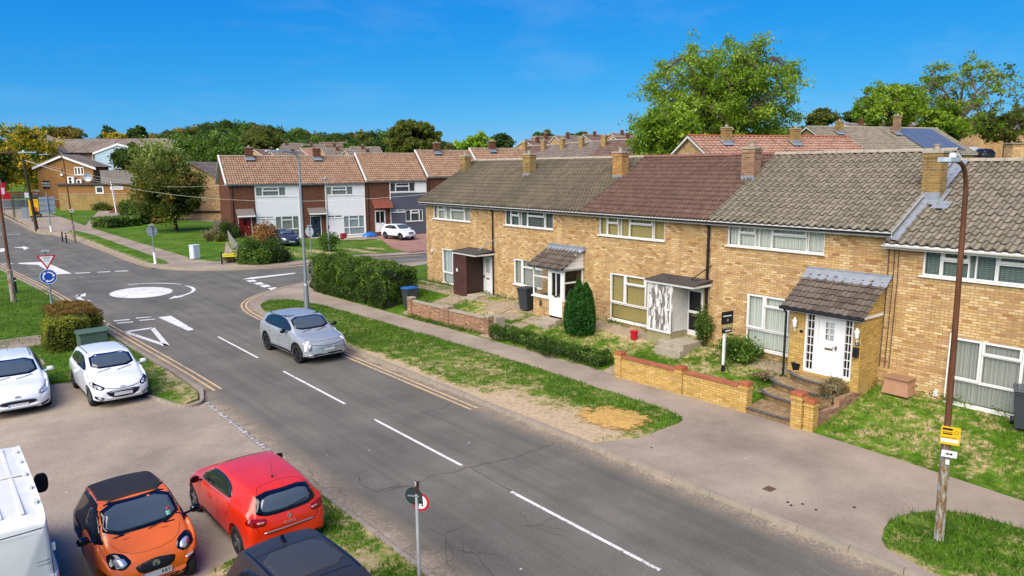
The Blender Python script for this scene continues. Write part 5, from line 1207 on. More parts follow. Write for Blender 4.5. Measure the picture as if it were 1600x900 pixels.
text('CLIO', .075, M_chrome, cl.root, Matrix.Translation((0, p.y-.035, .755)) @ Matrix.Rotation(pi/2, 4, 'X') @ Matrix.Scale(1.5, 4, (1, 0, 0)), 'lettering', .006)
cl.seam('rear_wiper', [[(.0, 1.02), (.42, 1.08)]], 'rear', M_trim, .025, False, .02); cl.panel('rear_diffuser', [(-.6, .4), (.6, .4), (.55, .29), (-.55, .29)], 'rear', M_trim, .008, False); cl.panel('exhaust_trim', [(.5, .36), (.68, .38), (.68, .3), (.52, .29)], 'rear', M_gblk, .02)
cl.panel('headlight', [(.5, .7), (.78, .86), (.83, .78), (.7, .66)], 'front', M_lens2, .01); cl.plate('rear', .37, 0, M_platey, .5, .11); cl.mirrors(.68, 1.03, M_gblk)
cl.seam('spoiler_seam', [[(-.5, -1.66), (-.42, -1.45), (0, -1.4), (.42, -1.45), (.5, -1.66)]], 'top', None, .008, False)
m = MB(); p, n_ = cl.hit('top', (0, -1.25)); m.tube([p, p+Vector((.04, .12, .26))], .006, 5); m.lathe([(.03, 0), (.02, .03), (.0001, .04)], 10, Matrix.Translation(p)); m.build('aerial', M_trim, cl.root)
# ---------------- dark grey hatchback, only its roof in the frame
M_dg = carpaint('dark_grey_paint', '#2b2927', .0, .45, .12)
k = hatch_keys(1.5, .88, .95, .72, .98, .6, .55, .77, 1.03, .12, .2, .05)
dk = Car('hatchback_car', 'dark grey car with a glass roof and shark fin aerial at the bottom edge', 4.2, k, M_dg, (-1.3, 1.3), .32, (3.85, 8.85, .01), PI+.02, .93, None, rim=M_alloy, spokes=5)
std_glass(dk, 1.5, .98, .55, .77, .05, .6, hood=.97)
dk.panel('roof_glass', [(-.52, -1.15), (.52, -1.15), (.54, -.15), (-.54, -.15)], 'top', shiny('roof_glass', '#3c3b38', .25, 0, .35), .006, False); dk.seam('roof_seam', [[(.58, .1), (.57, -1.6)]], 'top', M_gblk, .025); dk.seam('roof_line', [[(-.55, -1.2), (.55, -1.2)], [(-.5, -.0), (.5, -.0)]], 'top', M_gblk, .014, False)
dk.panel('side_window', [(-1.5, 1.1), (-1.3, 1.3), (-.7, 1.42), (.1, 1.4), (.5, 1.24), (.86, 1.03), (.2, 1.01), (-.9, 1.05)], 'side', M_cgl2); dk.panel('rear_window', [(-.56, 1.1), (.56, 1.1), (.46, 1.36), (-.46, 1.36)], 'rear', M_cgl2, .006, False)
dk.panel('tail_light', [(.5, .92), (.8, .96), (.8, .84), (.54, .84)], 'rear', M_red, .01); dk.mirrors(.66, 1.04, M_dg); dk.seam('door_seam', [[(.74, .3), (.82, .98)], [(-.3, .28), (-.3, 1.0)]], 'side'); dk.panel('headlight', [(.5, .7), (.78, .86), (.83, .78), (.7, .66)], 'front', M_lens2, .01)
m = MB(); p, n_ = dk.hit('top', (0, -1.38)); q = [(-.1, 0), (.12, 0), (.03, .02), (-.05, .085), (-.09, .085)]
m.prism([(a, b) for a, b in q], -.02, .02, Matrix.Translation(p) @ Matrix.Rotation(pi/2, 4, 'Z') @ Matrix.Rotation(pi/2, 4, 'X')); m.build('aerial_fin', M_gblk, dk.root)
# ---------------- white van cut by the left edge
k = [(0, .4, 1.5, 2.2, .82, .74, .8), (.006, .34, 1.5, 2.32, .9, .79, .86), (.03, .32, 1.5, 2.38, .93, .81, .88), (.1, .3, 1.5, 2.42, .95, .82, .9), (.5, .3, 1.5, 2.44, .96, .83, .9), (.72, .3, 1.45, 2.42, .96, .83, .9), (.76, .3, 1.4, 2.34, .95, .82, .9), (.9, .3, 1.25, 1.36, .93, .78, .88), (.93, .3, 1.12, 1.2, .92, .78, .88), (.98, .32, .9, .96, .85, .7, .8), (1, .4, .7, .76, .7, .6, .7)]
M_vw = carpaint('white_van_paint', '#cfcfca', 0, .6, .1)
vn = Car('panel_van', 'white panel van with ribbed roof seen from behind at the bottom left corner', 5.1, k, M_vw, (-1.5, 1.6), .34, (.2, 13.75, .01), 0.0, .93, None, 'van', rim=M_alloyd, spokes=6, bowf=.2, bowr=.03)
m = MB()
for i in range(5): x = -.56+i*.28; m.bbox(x-.03, x+.03, -2.25, 1.0, 2.41, 2.44, .01)
m.build('roof_ribs', M_vw, vn.root)
m = MB()
m.bbox(-.8, .8, -.63, -.57, 2.442, 2.465, .008); m.build('roof_bar', M_wd, vn.root)
for y in (-1.9, -1.25, -.6, .1, .7):
    for sg in (-1, 1): m = MB(); m.bbox(sg*.76-.03, sg*.76+.03, y-.06, y+.06, 2.38, 2.47, .01); m.build('roof_mount', M_wd, vn.root)
vn.seam('rear_door_seam', [[(-.84, .5), (-.84, 2.2)], [(.84, .5), (.84, 2.2)], [(-.8, 2.24), (.8, 2.24)], [(0, .5), (0, 2.24)]], 'rear', M_trim, .014, False); vn.seam('waist_groove', [[(-.82, 1.72), (.82, 1.72)], [(-.82, 1.66), (.82, 1.66)]], 'rear', plain('groove_grey', '#8f9292', .5), .02, False)
for z in (.9, 1.85):
    for sg in (-1, 1): m = MB(); p, n_ = vn.hit('rear', (sg*.86, z)); m.bbox(p.x-.05, p.x+.05, p.y-.05, p.y+.01, z-.06, z+.06, .01); m.build('door_hinge', M_vw, vn.root)
vn.panel('tail_light', [(.84, 1.02), (.93, 1.05), (.93, 1.4), (.86, 1.4)], 'rear', M_red, .012, True, 0); vn.mirrors(1.35, 1.5, M_trim, .2, (.12, .08, .2))
vn.panel('windscreen', [(-.72, 1.45), (.72, 1.45), (.7, 2.25), (-.7, 2.25)], 'front', M_cgl, .008, False); vn.panel('side_window', [(.6, 1.5), (1.5, 1.45), (1.2, 2.05), (.65, 2.1)], 'side', M_cgl2)
# ---------------- two cars on the far drives
def far_pt(px, py, z): x, y = g(px, py, z); return x, y
x, y = far_pt(449, 384, .15)
k = hatch_keys(1.45, .9, .95, .72, .98, .6, .5, .74, 1.03, .16, .2, .07)
me_ = Car('saloon_car', 'dark blue grey car parked by the orange bush outside the red front door house', 4.5, k, carpaint('slate_blue_paint', '#303338', .1, .35), (-1.35, 1.4), .33, (x+.4, y+1.4, .16), frz+PI+.05, .98, None, spokes=5)
std_glass(me_, 1.45, .98, .5, .74, .07, .6, hood=.97); me_.panel('side_window', [(-1.5, 1.1), (-1.2, 1.3), (-.5, 1.38), (.1, 1.35), (.7, 1.05), (-.9, 1.05)], 'side', M_cgl2)
me_.panel('headlight', [(.48, .7), (.84, .8), (.84, .7), (.54, .62)], 'front', M_lens2, .01); me_.panel('grille', [(-.42, .66), (.42, .66), (.5, .5), (.4, .42), (-.4, .42), (-.5, .5)], 'front', M_gblk, .01, False); me_.seam('grille_bar', [[(-.4, .56), (.4, .56)]], 'front', M_chrome, .025, False, .02); me_.plate('front', .4); me_.mirrors(.6, 1.04, me_.paint)
x, y = far_pt(628, 374, -.4)
k = hatch_keys(1.58, .9, 1.02, .8, 1.05, .63, .57, .77, 1.08, .13, .24, .06)
su = Car('suv_car', 'white compact SUV with black lower trim parked on the block paved drive', 4.2, k, M_white, (-1.27, 1.3), .34, (x+.3, y+1.1, -.42), frz+PI+.3, 1., None, spokes=5)
std_glass(su, 1.58, 1.05, .57, .77, .06, .63, hood=1.04); su.panel('side_window', [(-1.5, 1.16), (-1.2, 1.4), (-.5, 1.5), (.2, 1.46), (.86, 1.1), (-.9, 1.12)], 'side', M_cgl2); su.panel('sill_trim', [(-.9, .26), (.9, .26), (.9, .42), (-.9, .42)], 'side', M_trim, .01, True, 0)
su.panel('headlight', [(.44, .82), (.8, .96), (.84, .84), (.6, .74)], 'front', M_lens2, .01); su.panel('grille', [(-.36, .8), (.36, .8), (.32, .66), (-.32, .66)], 'front', M_gblk, .01, False); su.panel('bumper_trim', [(-.8, .42), (.8, .42), (.7, .28), (-.7, .28)], 'front', M_trim, .01, False); su.plate('front', .52); su.mirrors(.64, 1.12, M_white)
for wy in (-1.27, 1.3):
    ao = [(wy+.44*cos(t), .34+.44*sin(t)) for t in np.linspace(0, pi, 13)]; ai = [(wy+.38*cos(t), .34+.38*sin(t)) for t in np.linspace(pi, 0, 13)]
    su.panel('wheel_arch_trim', ao+ai, 'side', M_trim, .006, True, 0)
# ================================================================ PLANTS
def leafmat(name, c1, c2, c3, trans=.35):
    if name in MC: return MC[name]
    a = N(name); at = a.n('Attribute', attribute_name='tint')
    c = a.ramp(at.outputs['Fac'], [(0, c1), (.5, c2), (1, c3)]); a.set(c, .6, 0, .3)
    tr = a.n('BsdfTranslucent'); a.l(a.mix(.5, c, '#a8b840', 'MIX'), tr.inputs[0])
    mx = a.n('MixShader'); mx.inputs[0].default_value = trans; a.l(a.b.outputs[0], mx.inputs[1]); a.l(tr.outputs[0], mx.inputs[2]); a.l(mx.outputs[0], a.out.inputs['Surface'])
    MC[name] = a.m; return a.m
def leaves(name, P, size, mat, parent=None, tint=None, up=.35, flat=1., long=1.5):
    """one mesh of leaf-sized quads at points P"""
    P = np.asarray(P, np.float32); n = len(P)
    d = RNG.normal(size=(n, 3)); d[:, 2] += up*2; d /= np.linalg.norm(d, axis=1)[:, None]
    a = np.cross(d, RNG.normal(size=(n, 3))); a /= np.linalg.norm(a, axis=1)[:, None]+1e-9; b = np.cross(d, a)
    s = (size*RNG.uniform(.6, 1.35, n))[:, None]
    V = np.stack([P-a*s*long*.5, P-b*s*.42, P+a*s*long*.5, P+b*s*.42], 1).reshape(-1, 3).astype(np.float32)
    me = bpy.data.meshes.new(name); me.vertices.add(4*n); me.vertices.foreach_set('co', V.ravel())
    me.loops.add(4*n); me.loops.foreach_set('vertex_index', np.arange(4*n, dtype=np.int32)); me.polygons.add(n)
    me.polygons.foreach_set('loop_start', np.arange(0, 4*n, 4, dtype=np.int32)); me.polygons.foreach_set('loop_total', np.full(n, 4, np.int32))
    me.update(calc_edges=True)
    if tint is None: tint = RNG.uniform(0, 1, n)
    at = me.attributes.new('tint', 'FLOAT', 'POINT'); at.data.foreach_set('value', np.repeat(np.clip(tint, 0, 1), 4).astype(np.float32))
    me.materials.append(mat); o = bpy.data.objects.new(name, me); COL.objects.link(o)
    if parent: o.parent = parent
    return o
M_bark = plain('bark', '#5d5040', .95, 0, .3, 4, .1, .6); M_barkd = plain('dark_bark', '#3d352b', .95, 0, .3, 4, .1, .6)
a = N('birch_bark'); n_ = a.noise(a.stretch(a.co(), (3, 3, 1.2)), 2.2, 5, .8); a.set(a.ramp(n_, [(.42, '#2b2825'), (.5, '#c9c5bb')]), .85); M_birch = a.m
LM = {'ash': leafmat('ash_leaf', '#3c540a', '#6a8c18', '#a6bc40', .45), 'yellow': leafmat('yellowing_leaf', '#6b6a14', '#b49a20', '#cfb02c'), 'olive': leafmat('olive_leaf', '#2e3a12', '#4f5a20', '#75762c'),
      'willow': leafmat('willow_leaf', '#505e20', '#7c8a3e', '#a2aa5e'), 'dark': leafmat('dark_leaf', '#16280e', '#2a4418', '#466324'), 'mid': leafmat('mid_leaf', '#26400f', '#446420', '#6d8834'),
      'lime': leafmat('lime_leaf', '#4f7418', '#7aa022', '#a2be38'), 'brown': leafmat('autumn_leaf', '#4a3c16', '#7a6426', '#9a8438'), 'priv': leafmat('privet_leaf', '#1d3409', '#3c5a18', '#6d8430'),
      'conifer': leafmat('conifer_leaf', '#10300f', '#235217', '#437a28', .15), 'copper': leafmat('copper_leaf', '#5a3418', '#96603a', '#b98a5c'), 'beech': leafmat('trimmed_hedge_leaf', '#3f4a10', '#6c7420', '#96962e'), 'hedgetop': leafmat('brown_hedge_leaf', '#4a2f14', '#6f4a20', '#8a6a2c'),
      'dry': leafmat('dry_plant', '#5a4a34', '#7d6c4c', '#9a8c68'), 'grass': leafmat('grass_blade', '#2a4506', '#446a0e', '#8c9c48', .3)}
def tree(name, label, cat, base, H, crown, R_, nl=9, ncl=60, nlv=9000, ls=.22, leaf='ash', bark=None, tr=.25, group=None, spread=.18, shell=.5, tmin=.25, droop=0., loc=None, lean=(0, 0), seed=0, limb=.5, leaf2=None, f2=0., trunk=True, clsz=1.):
    """crown: centre height; R_: (rx, ry, rz). trunk, limbs to every clump, clumps of leaves"""
    rnd = random.Random(seed+11); rn = np.random.default_rng(seed+5)
    t = thing(name, label, cat, base, 0, group); cz = crown; C0 = Vector((lean[0], lean[1], cz))
    cl = []; tries = 0
    while len(cl) < ncl and tries < ncl*60:
        tries += 1
        d = Vector((rnd.gauss(0, 1), rnd.gauss(0, 1), rnd.gauss(0, 1))).normalized(); r_ = rnd.uniform(shell**2, 1)**.5
        r_ *= 1+.22*noise.noise(d*1.7+Vector((seed, 0, 0)))
        p = C0+Vector((d.x*R_[0]*r_, d.y*R_[1]*r_, d.z*R_[2]*r_))
        if p.z < cz-R_[2]*.9: continue
        if any((p-q).length < spread*min(R_)*.9 for q in cl): continue
        cl.append(p)
    if trunk:
        m = MB(); th = max(.8, cz-R_[2]*.75); tp = [Vector((0, 0, -.3)), Vector((lean[0]*.2, lean[1]*.2, th*.5)), Vector((lean[0]*.4, lean[1]*.4, th)), C0-Vector((0, 0, R_[2]*.25)), C0+Vector((0, 0, R_[2]*.45))]
        m.tube(tp, [tr*1.2, tr*.95, tr*.8, tr*.45, tr*.12], 9)
        mains = []
        for i in range(nl):
            az_ = 2*pi*i/nl+rnd.uniform(-.4, .4); e = C0+Vector((cos(az_)*R_[0]*rnd.uniform(.5, .75), sin(az_)*R_[1]*rnd.uniform(.5, .75), rnd.uniform(-.35, .75)*R_[2]))
            s_ = tp[2].lerp(tp[3], rnd.uniform(0, 1)); mid = s_.lerp(e, .5)+Vector((0, 0, R_[2]*.12)); pts = [s_, s_.lerp(mid, .5), mid, e]
            m.tube(pts, [tr*limb, tr*limb*.75, tr*limb*.55, tr*.12], 6); mains.append(pts)
        for p in cl:
            best = min(((q-p).length, q) for M_ in mains for q in (M_[1], M_[2], M_[3]))[1] if mains else C0
            mid = best.lerp(p, .55)+Vector((rnd.uniform(-.2, .2), rnd.uniform(-.2, .2), rnd.uniform(0, .3)))
            m.tube([best, mid, p], [tr*.16, tr*.1, tr*.03], 4, False)
        m.build('trunk', bark or M_bark, t, auto=60)
    per = nlv//len(cl); P = []; T = []
    for p in cl:
        sz = spread*min(R_)*rnd.uniform(.8, 1.35)*1.15*clsz; sub = rn.normal(size=(3, 3))*sz*.65
        q = sub[rn.integers(0, 3, per)]+rn.normal(size=(per, 3))*sz*.5; q[:, 2] *= .7
        if droop: q[:, 2] -= np.abs(rn.normal(size=per))*droop
        P.append(q+np.array(p)); ct = rnd.uniform(tmin, .85); T.append(np.clip(ct+rn.normal(size=per)*.16, 0, 1))
    P = np.concatenate(P); T = np.concatenate(T)
    if leaf2 and f2 > 0:
        cn = np.array([noise.noise(Vector(p)*.6+Vector((seed, 3, 1))) for p in P]); msk = cn+rn.normal(size=len(P))*.12 > (.5-f2)
        leaves('crown', P[~msk], ls, LM[leaf], t, T[~msk]); leaves('crown', P[msk], ls, LM[leaf2], t, T[msk])
    else: leaves('crown', P, ls, LM[leaf], t, T)
    return t
def boxhedge(name, label, path, wd, h, leaf, dens=700, ls=.055, zf=GT, top=None, rough=.08, group=None, hvar=.0, fl=None):
    """hedge along a 2-D path: a leafy shell with uneven faces around dark inner stems"""
    x0, y0 = path[0]; t = thing(name, label, 'hedge', (x0, y0, zf(x0, y0)), 0, group)
    L = sum((Vector(b)-Vector(a)).length for a, b in zip(path[:-1], path[1:])); P = []; T = []
    core = MB()
    for a, b in zip(path[:-1], path[1:]):
        A = Vector(a); B = Vector(b); d = (B-A); l = d.length; d = d/l; nn = Vector((-d.y, d.x))
        e = .12
        q = [A-d*(-e)+nn*(wd/2-e), A+d*e-nn*(wd/2-e), B-d*e-nn*(wd/2-e), B-d*e+nn*(wd/2-e)]
        core.prism([(p.x-x0, p.y-y0) for p in (q[0], q[1], q[2], q[3])], -.1, h-e-.08)
        n = int(dens*(2*(h+wd/2)*l+wd*h*2))
        for _ in range(n):
            u = random.random(); area = [h*l, h*l, wd*l, wd*h, wd*h]; k = random.choices(range(5), area)[0]
            s, w_, z = random.uniform(0, l), random.uniform(-wd/2, wd/2), random.uniform(0, h)
            if k == 0: w_ = wd/2
            elif k == 1: w_ = -wd/2
            elif k == 2: z = h
            elif k == 3: s = 0
            else: s = l
            dz = abs(random.gauss(0, .05)); f = noise.noise(Vector((s*1.3+a[0]*3, w_*1.3+z*1.1, z*1.6)))
            r_ = rough*f*2.5-dz
            w2 = w_+(math.copysign(r_, w_) if k < 2 else 0); z2 = z+(r_+hvar*noise.noise(Vector((s*.8, a[0], 1))) if k == 2 else 0); s2 = s+(-r_ if k == 3 else r_ if k == 4 else 0)
            # round the shoulders
            if z2 > h-.12: w2 *= 1-.12*((z2-h+.12)/.12)
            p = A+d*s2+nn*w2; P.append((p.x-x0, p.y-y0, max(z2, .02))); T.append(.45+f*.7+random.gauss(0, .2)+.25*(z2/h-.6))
    core.build('stems', plain('hedge_core', '#1c220e', .95), t)
    P = np.array(P); T = np.array(T)
    if top:
        m_ = P[:, 2] > h*top[1]+RNG.normal(size=len(P))*.05
        leaves('foliage', P[~m_], ls, LM[leaf], t, T[~m_]); leaves('foliage', P[m_], ls, LM[top[0]], t, T[m_])
    else: leaves('foliage', P, ls, LM[leaf], t, T)
    return t
def bush(name, label, loc, R_, n, ls, leaf, cat='bush', stems=True, group=None, clumps=14, cone=0., tmin=.2, shellk=.55):
    t = thing(name, label, cat, loc, 0, group); P = []; T = []; c = []
    for i in range(clumps):
        d = Vector((random.gauss(0, 1), random.gauss(0, 1), random.gauss(0, .9))).normalized()*random.uniform(shellk, 1)
        c.append(Vector((d.x*R_[0], d.y*R_[1], R_[2]*(1+d.z)*.92)))
    for p in c:
        k = n//clumps; q = RNG.normal(size=(k, 3))*np.array([R_[0], R_[1], R_[2]])*.27+np.array(p); P.append(q); T.append(np.full(k, random.uniform(tmin, .85))+RNG.normal(size=k)*.18)
    P = np.concatenate(P); T = np.concatenate(T); P[:, 2] = np.abs(P[:, 2])
    if cone:
        f = 1-np.clip(P[:, 2]/(2*R_[2]), 0, 1)**2*cone; P[:, 0] *= f; P[:, 1] *= f
    leaves('foliage', P, ls, LM[leaf], t, T)
    m = MB()
    for p in c: m.tube([(0, 0, -.05), (p.x*.4, p.y*.4, p.z*.5), tuple(p)], [.03, .02, .008], 4, False)
    m.build('stems', M_barkd, t); return t
# --- hedges and bushes along the terrace
hz = [(17.1, 38.4), (17.55, 35.5), (17.95, 30.6)]
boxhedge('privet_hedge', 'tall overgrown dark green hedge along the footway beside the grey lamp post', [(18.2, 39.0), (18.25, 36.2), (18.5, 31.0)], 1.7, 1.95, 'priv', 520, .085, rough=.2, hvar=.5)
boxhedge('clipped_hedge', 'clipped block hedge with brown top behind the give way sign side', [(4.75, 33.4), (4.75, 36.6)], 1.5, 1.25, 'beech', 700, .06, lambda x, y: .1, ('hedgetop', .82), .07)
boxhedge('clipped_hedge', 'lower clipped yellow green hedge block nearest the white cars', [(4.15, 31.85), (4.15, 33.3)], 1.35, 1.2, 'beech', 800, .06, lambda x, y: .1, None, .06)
boxhedge('low_hedge', 'low straggly hedge between the brick pier and the yellow brick wall', [(18.1, 22.5), (17.95, 19.5), (18.0, 16.6)], .5, .42, 'priv', 1000, .055, rough=.2, hvar=.4)
P0 = (19.85, 19.75)
t = thing('conifer_shrub', 'dense upright dark green conifer in front of the glazed porch', 'conifer', (*P0, GT(*P0)))
P = []; T = []
for sx, sy, hh, rr in ((0, 0, 1.9, .46), (-.25, -.28, 1.6, .3), (.2, .3, 2.08, .3), (.12, -.34, 1.8, .28), (-.2, .32, 1.62, .3), (-.34, 0, 1.45, .28), (.3, 0, 1.95, .3), (-.1, .5, 1.35, .22), (0, -.5, 1.4, .22), (-.3, .2, 1.7, .22), (-.32, -.1, 1.75, .2)):
    for i in range(2700):
        z = random.random()**.8*hh; f = (1-(z/hh)**2.2)**.6*(.72+.28*min(1, z/.35)); a_ = random.uniform(0, 2*pi); r_ = rr*f*random.uniform(.82, 1.06)
        k = .5+.5*math.sin(a_*7+z*2); P.append((sx+cos(a_)*r_, sy+sin(a_)*r_, z+.05)); T.append(.25+.5*k*random.random()+.15*z/hh)
o = leaves('foliage', P, .055, LM['conifer'], t, np.array(T), up=.8, long=2.2)
m = MB(); m.tube([(0, 0, -.1), (0, 0, 1.5)], [.2, .05], 8); m.build('trunk', M_barkd, t)
bush('laurel_bush', 'round leafy bush under the big window behind the for sale board', (20.55, 13.0, GT(20.5, 13)), (.5, .55, .42), 2600, .075, 'mid')
bush('climbing_shrub', 'thin green climber growing up beside the black downpipe', (21.0, 14.75, GT(21, 14.8)), (.18, .3, .7), 1500, .06, 'priv', clumps=12)
for x, y, s in ((18.6, 9.35, .22), (19.3, 9.3, .26), (19.75, 9.2, .22)):
    pass
bush('lavender_bush', 'dry flowering lavender spilling over the curved doorsteps', (19.35, 9.25, .55), (.55, .22, .26), 2400, .045, 'dry', 'plant', clumps=12)
bush('garden_plant', 'small leafy green plant behind the brick gate pier', (18.25, 9.3, .42), (.22, .2, .18), 900, .05, 'priv', 'plant', clumps=8)
bush('garden_plant', 'dry tufty plant on the lawn left of the curved doorsteps', (19.6, 11.55, .55), (.28, .3, .14), 900, .05, 'dry', 'plant', clumps=8)
bush('garden_plant', 'weedy plant at the end of the red brick wall', (18.05, 22.6, .15), (.3, .35, .28), 1300, .06, 'mid', 'plant', clumps=9)
# weeds against the walls
wp = []; 
for _ in range(420):
    y = random.uniform(5, 34); 
    if random.random() < .5: x, z = FXl(y)-random.uniform(.03, .3), GT(21.4, y)
    else: y = random.uniform(23.2, 28.6); x = 17.5+(28.7-y)*.08-random.uniform(.05, .12); z = .1
    for _k in range(random.randint(3, 14)): wp.append((x+random.gauss(0, .07), y+random.gauss(0, .1), z+abs(random.gauss(0, .09))))
o = leaves('weeds', wp, .06, LM['mid']); tag(o, kind='stuff', label='small weeds growing along the foot of the walls')
# --- grass blades
def blades(name, polys, zf, wf, dens, h=.07, kind='stuff', wd=.012):
    V = []; T = []
    for poly in polys:
        xs = [p[0] for p in poly]; ys = [p[1] for p in poly]; A_ = (max(xs)-min(xs))*(max(ys)-min(ys))
        for _ in range(int(A_*dens)):
            x, y = random.uniform(min(xs), max(xs)), random.uniform(min(ys), max(ys))
            if not inside(poly, x, y): continue
            n1 = noise.fractal(Vector((x*1.3, y*1.3, 2.)), 1., 2., 4)+.6*noise.noise(Vector((x*3.3, y*3.3, 5)))
            wv = wf(x, y)+n1*.55
            if wv > .38 and random.random() < min(1, (wv-.38)*4): continue
            a_ = random.uniform(0, 2*pi); hh = h*random.uniform(.5, 1.4)*(1.25+.7*n1); z = zf(x, y)
            lx, ly = random.gauss(0, hh*.5), random.gauss(0, hh*.5); w_ = wd*random.uniform(.7, 1.4)
            V.append(((x-cos(a_)*w_, y-sin(a_)*w_, z-.01), (x+cos(a_)*w_, y+sin(a_)*w_, z-.01), (x+lx, y+ly, z+hh))); T.append(.42-n1*.35+random.gauss(0, .17)+.25*wv)
    n = len(V); me = bpy.data.meshes.new(name); me.vertices.add(3*n); me.vertices.foreach_set('co', np.array(V, np.float32).ravel()); me.loops.add(3*n); me.loops.foreach_set('vertex_index', np.arange(3*n, dtype=np.int32))
    me.polygons.add(n); me.polygons.foreach_set('loop_start', np.arange(0, 3*n, 3, dtype=np.int32)); me.polygons.foreach_set('loop_total', np.full(n, 3, np.int32)); me.update(calc_edges=True)
    at = me.attributes.new('tint', 'FLOAT', 'POINT'); at.data.foreach_set('value', np.repeat(np.clip(T, 0, 1), 3).astype(np.float32)); me.materials.append(LM['grass'])
    o = bpy.data.objects.new(name, me); COL.objects.link(o); tag(o, 'short mown grass blades', kind=kind)
zv = lambda x, y: .125+.03*fbm(x, y, .9)
blades('grass_blades', [V_R], zv, wearR, 420); blades('grass_blades', [V_R2], zv, wearL, 520)
blades('grass_blades', [[(x, max(y, 2)) for x, y in gs]], lambda x, y: .07+.02*fbm(x, y, 1.1), lambda x, y: .15+.3*ss(5.8, 6.1, x)+.6*blob(x, y, 5.4, 11.2, .9, 1.4)+.5*blob(x, y, 3.4, 12.2, 1.2, .5), 620)
gpl = [(17.8, 2), (17.9, 9), (20.9, 9), (20.9, 11), (18, 11), (18, 16), (18.0, 22.5), (18.0, 30), (17.7, 38), (20, 40.5), (22, 38), (21.7, 26), (21.2, 16), (20.6, 2)]
blades('grass_blades', [gpl], lambda x, y: GT(x, y)+.02*fbm(x, y, .8), wearG, 210, .075)
blades('grass_blades', [[(3.15, 27.7), (4.5, 27.2), (5.1, 24.4), (5.4, 23), (5.8, 22.5), (6.2, 23.2), (6.1, 28), (5.5, 50), (0, 55), (0, 28)]], lambda x, y: .09+.025*fbm(x, y, .8), lambda x, y: .05+.5*ss(5.2, 5.9, x)*(1-ss(26, 30, y)), 170, .08)
# ================================================================ WALLS AND STEPS
def wall_run(t, a, b, z0, z1, th, mat, cope=None, step=None, name='wall_panel', ch=.06):
    A = Vector(a); B = Vector(b); d = (B-A); l = d.length; M_ = Matrix.Translation((A.x-t.location.x, A.y-t.location.y, -t.location.z)) @ Matrix.Rotation(math.atan2(d.y, d.x), 4, 'Z')
    m = MB(); m.box(0, l, -th/2, th/2, z0, z1, M_); m.build(name, mat, t)
    if cope: m = MB(); bmx = MB(); m.box(-.0, l, -th/2-.03, th/2+.03, z1, z1+ch, M_); m.build('coping', cope, t)
def pier(t, p, sz, z0, z1, mat, cap, capn='pier_cap', ch=.1):
    x, y = p[0]-t.location.x, p[1]-t.location.y; z = -t.location.z; m = MB(); m.box(x-sz/2, x+sz/2, y-sz/2, y+sz/2, z0+z, z1+z); m.box(x-sz/2-.02, x+sz/2+.02, y-sz/2-.02, y+sz/2+.02, z1+z-.1, z1+z-.04); o = m.build('pier', mat, t)
    m = MB(); m.bbox(x-sz/2-.012, x+sz/2+.012, y-sz/2-.012, y+sz/2+.012, z1+z+.001, z1+z+ch, .012); m.build(capn, cap, o)
t = thing('garden_wall', 'weathered red brown brick garden wall with grey stone coping', 'wall', (17.6, 28.7, 0))
wall_run(t, (17.62, 28.5), (17.75, 26.0), 0, .86, .2, M_bt, M_conc); wall_run(t, (17.77, 25.7), (17.93, 23.35), 0, .82, .2, M_bt, M_conc)
for p, z in (((17.6, 28.65), 1.0), ((17.76, 25.85), .95), ((17.95, 23.2), .9)): pier(t, p, .3, 0, z, M_bt, M_conc, ch=.06)
m = MB(); m.box(.5, 1.0, -5.75, -5.0, .2, .88); m.box(.52, 1.3, -5.68, -5.05, .2, .5); m.build('coal_bunker', M_conc, t)
t = thing('garden_wall', 'yellow brick garden wall with terracotta coping and square piers', 'wall', (17.6, 15.7, 0))
wall_run(t, (17.6, 15.5), (17.66, 13.35), 0, .78, .2, M_by2, M_cope); wall_run(t, (17.67, 13.05), (17.72, 11.1), 0, .78, .2, M_by2, M_cope)
for p in ((17.6, 15.62), (17.665, 13.2), (17.72, 10.98)): pier(t, p, .27, 0, .86, M_by2, M_cope)
t = thing('gate_pier', 'stepped yellow brick gate pier with two terracotta caps beside the doorsteps', 'pier', (17.6, 9.2, 0))
pier(t, (17.6, 9.3), .3, 0, 1.0, M_by2, M_cope); pier(t, (17.68, 9.0), .26, 0, .85, M_by2, M_cope)
t = thing('planter_wall', 'low brick planter wall running from the gate pier to the porch', 'wall', (17.8, 9.0, 0)); wall_run(t, (17.85, 8.98), (18.9, 8.92), .0, .5, .16, M_bt, None); wall_run(t, (18.9, 8.92), (20.0, 8.86), .1, .72, .16, M_bt, None)
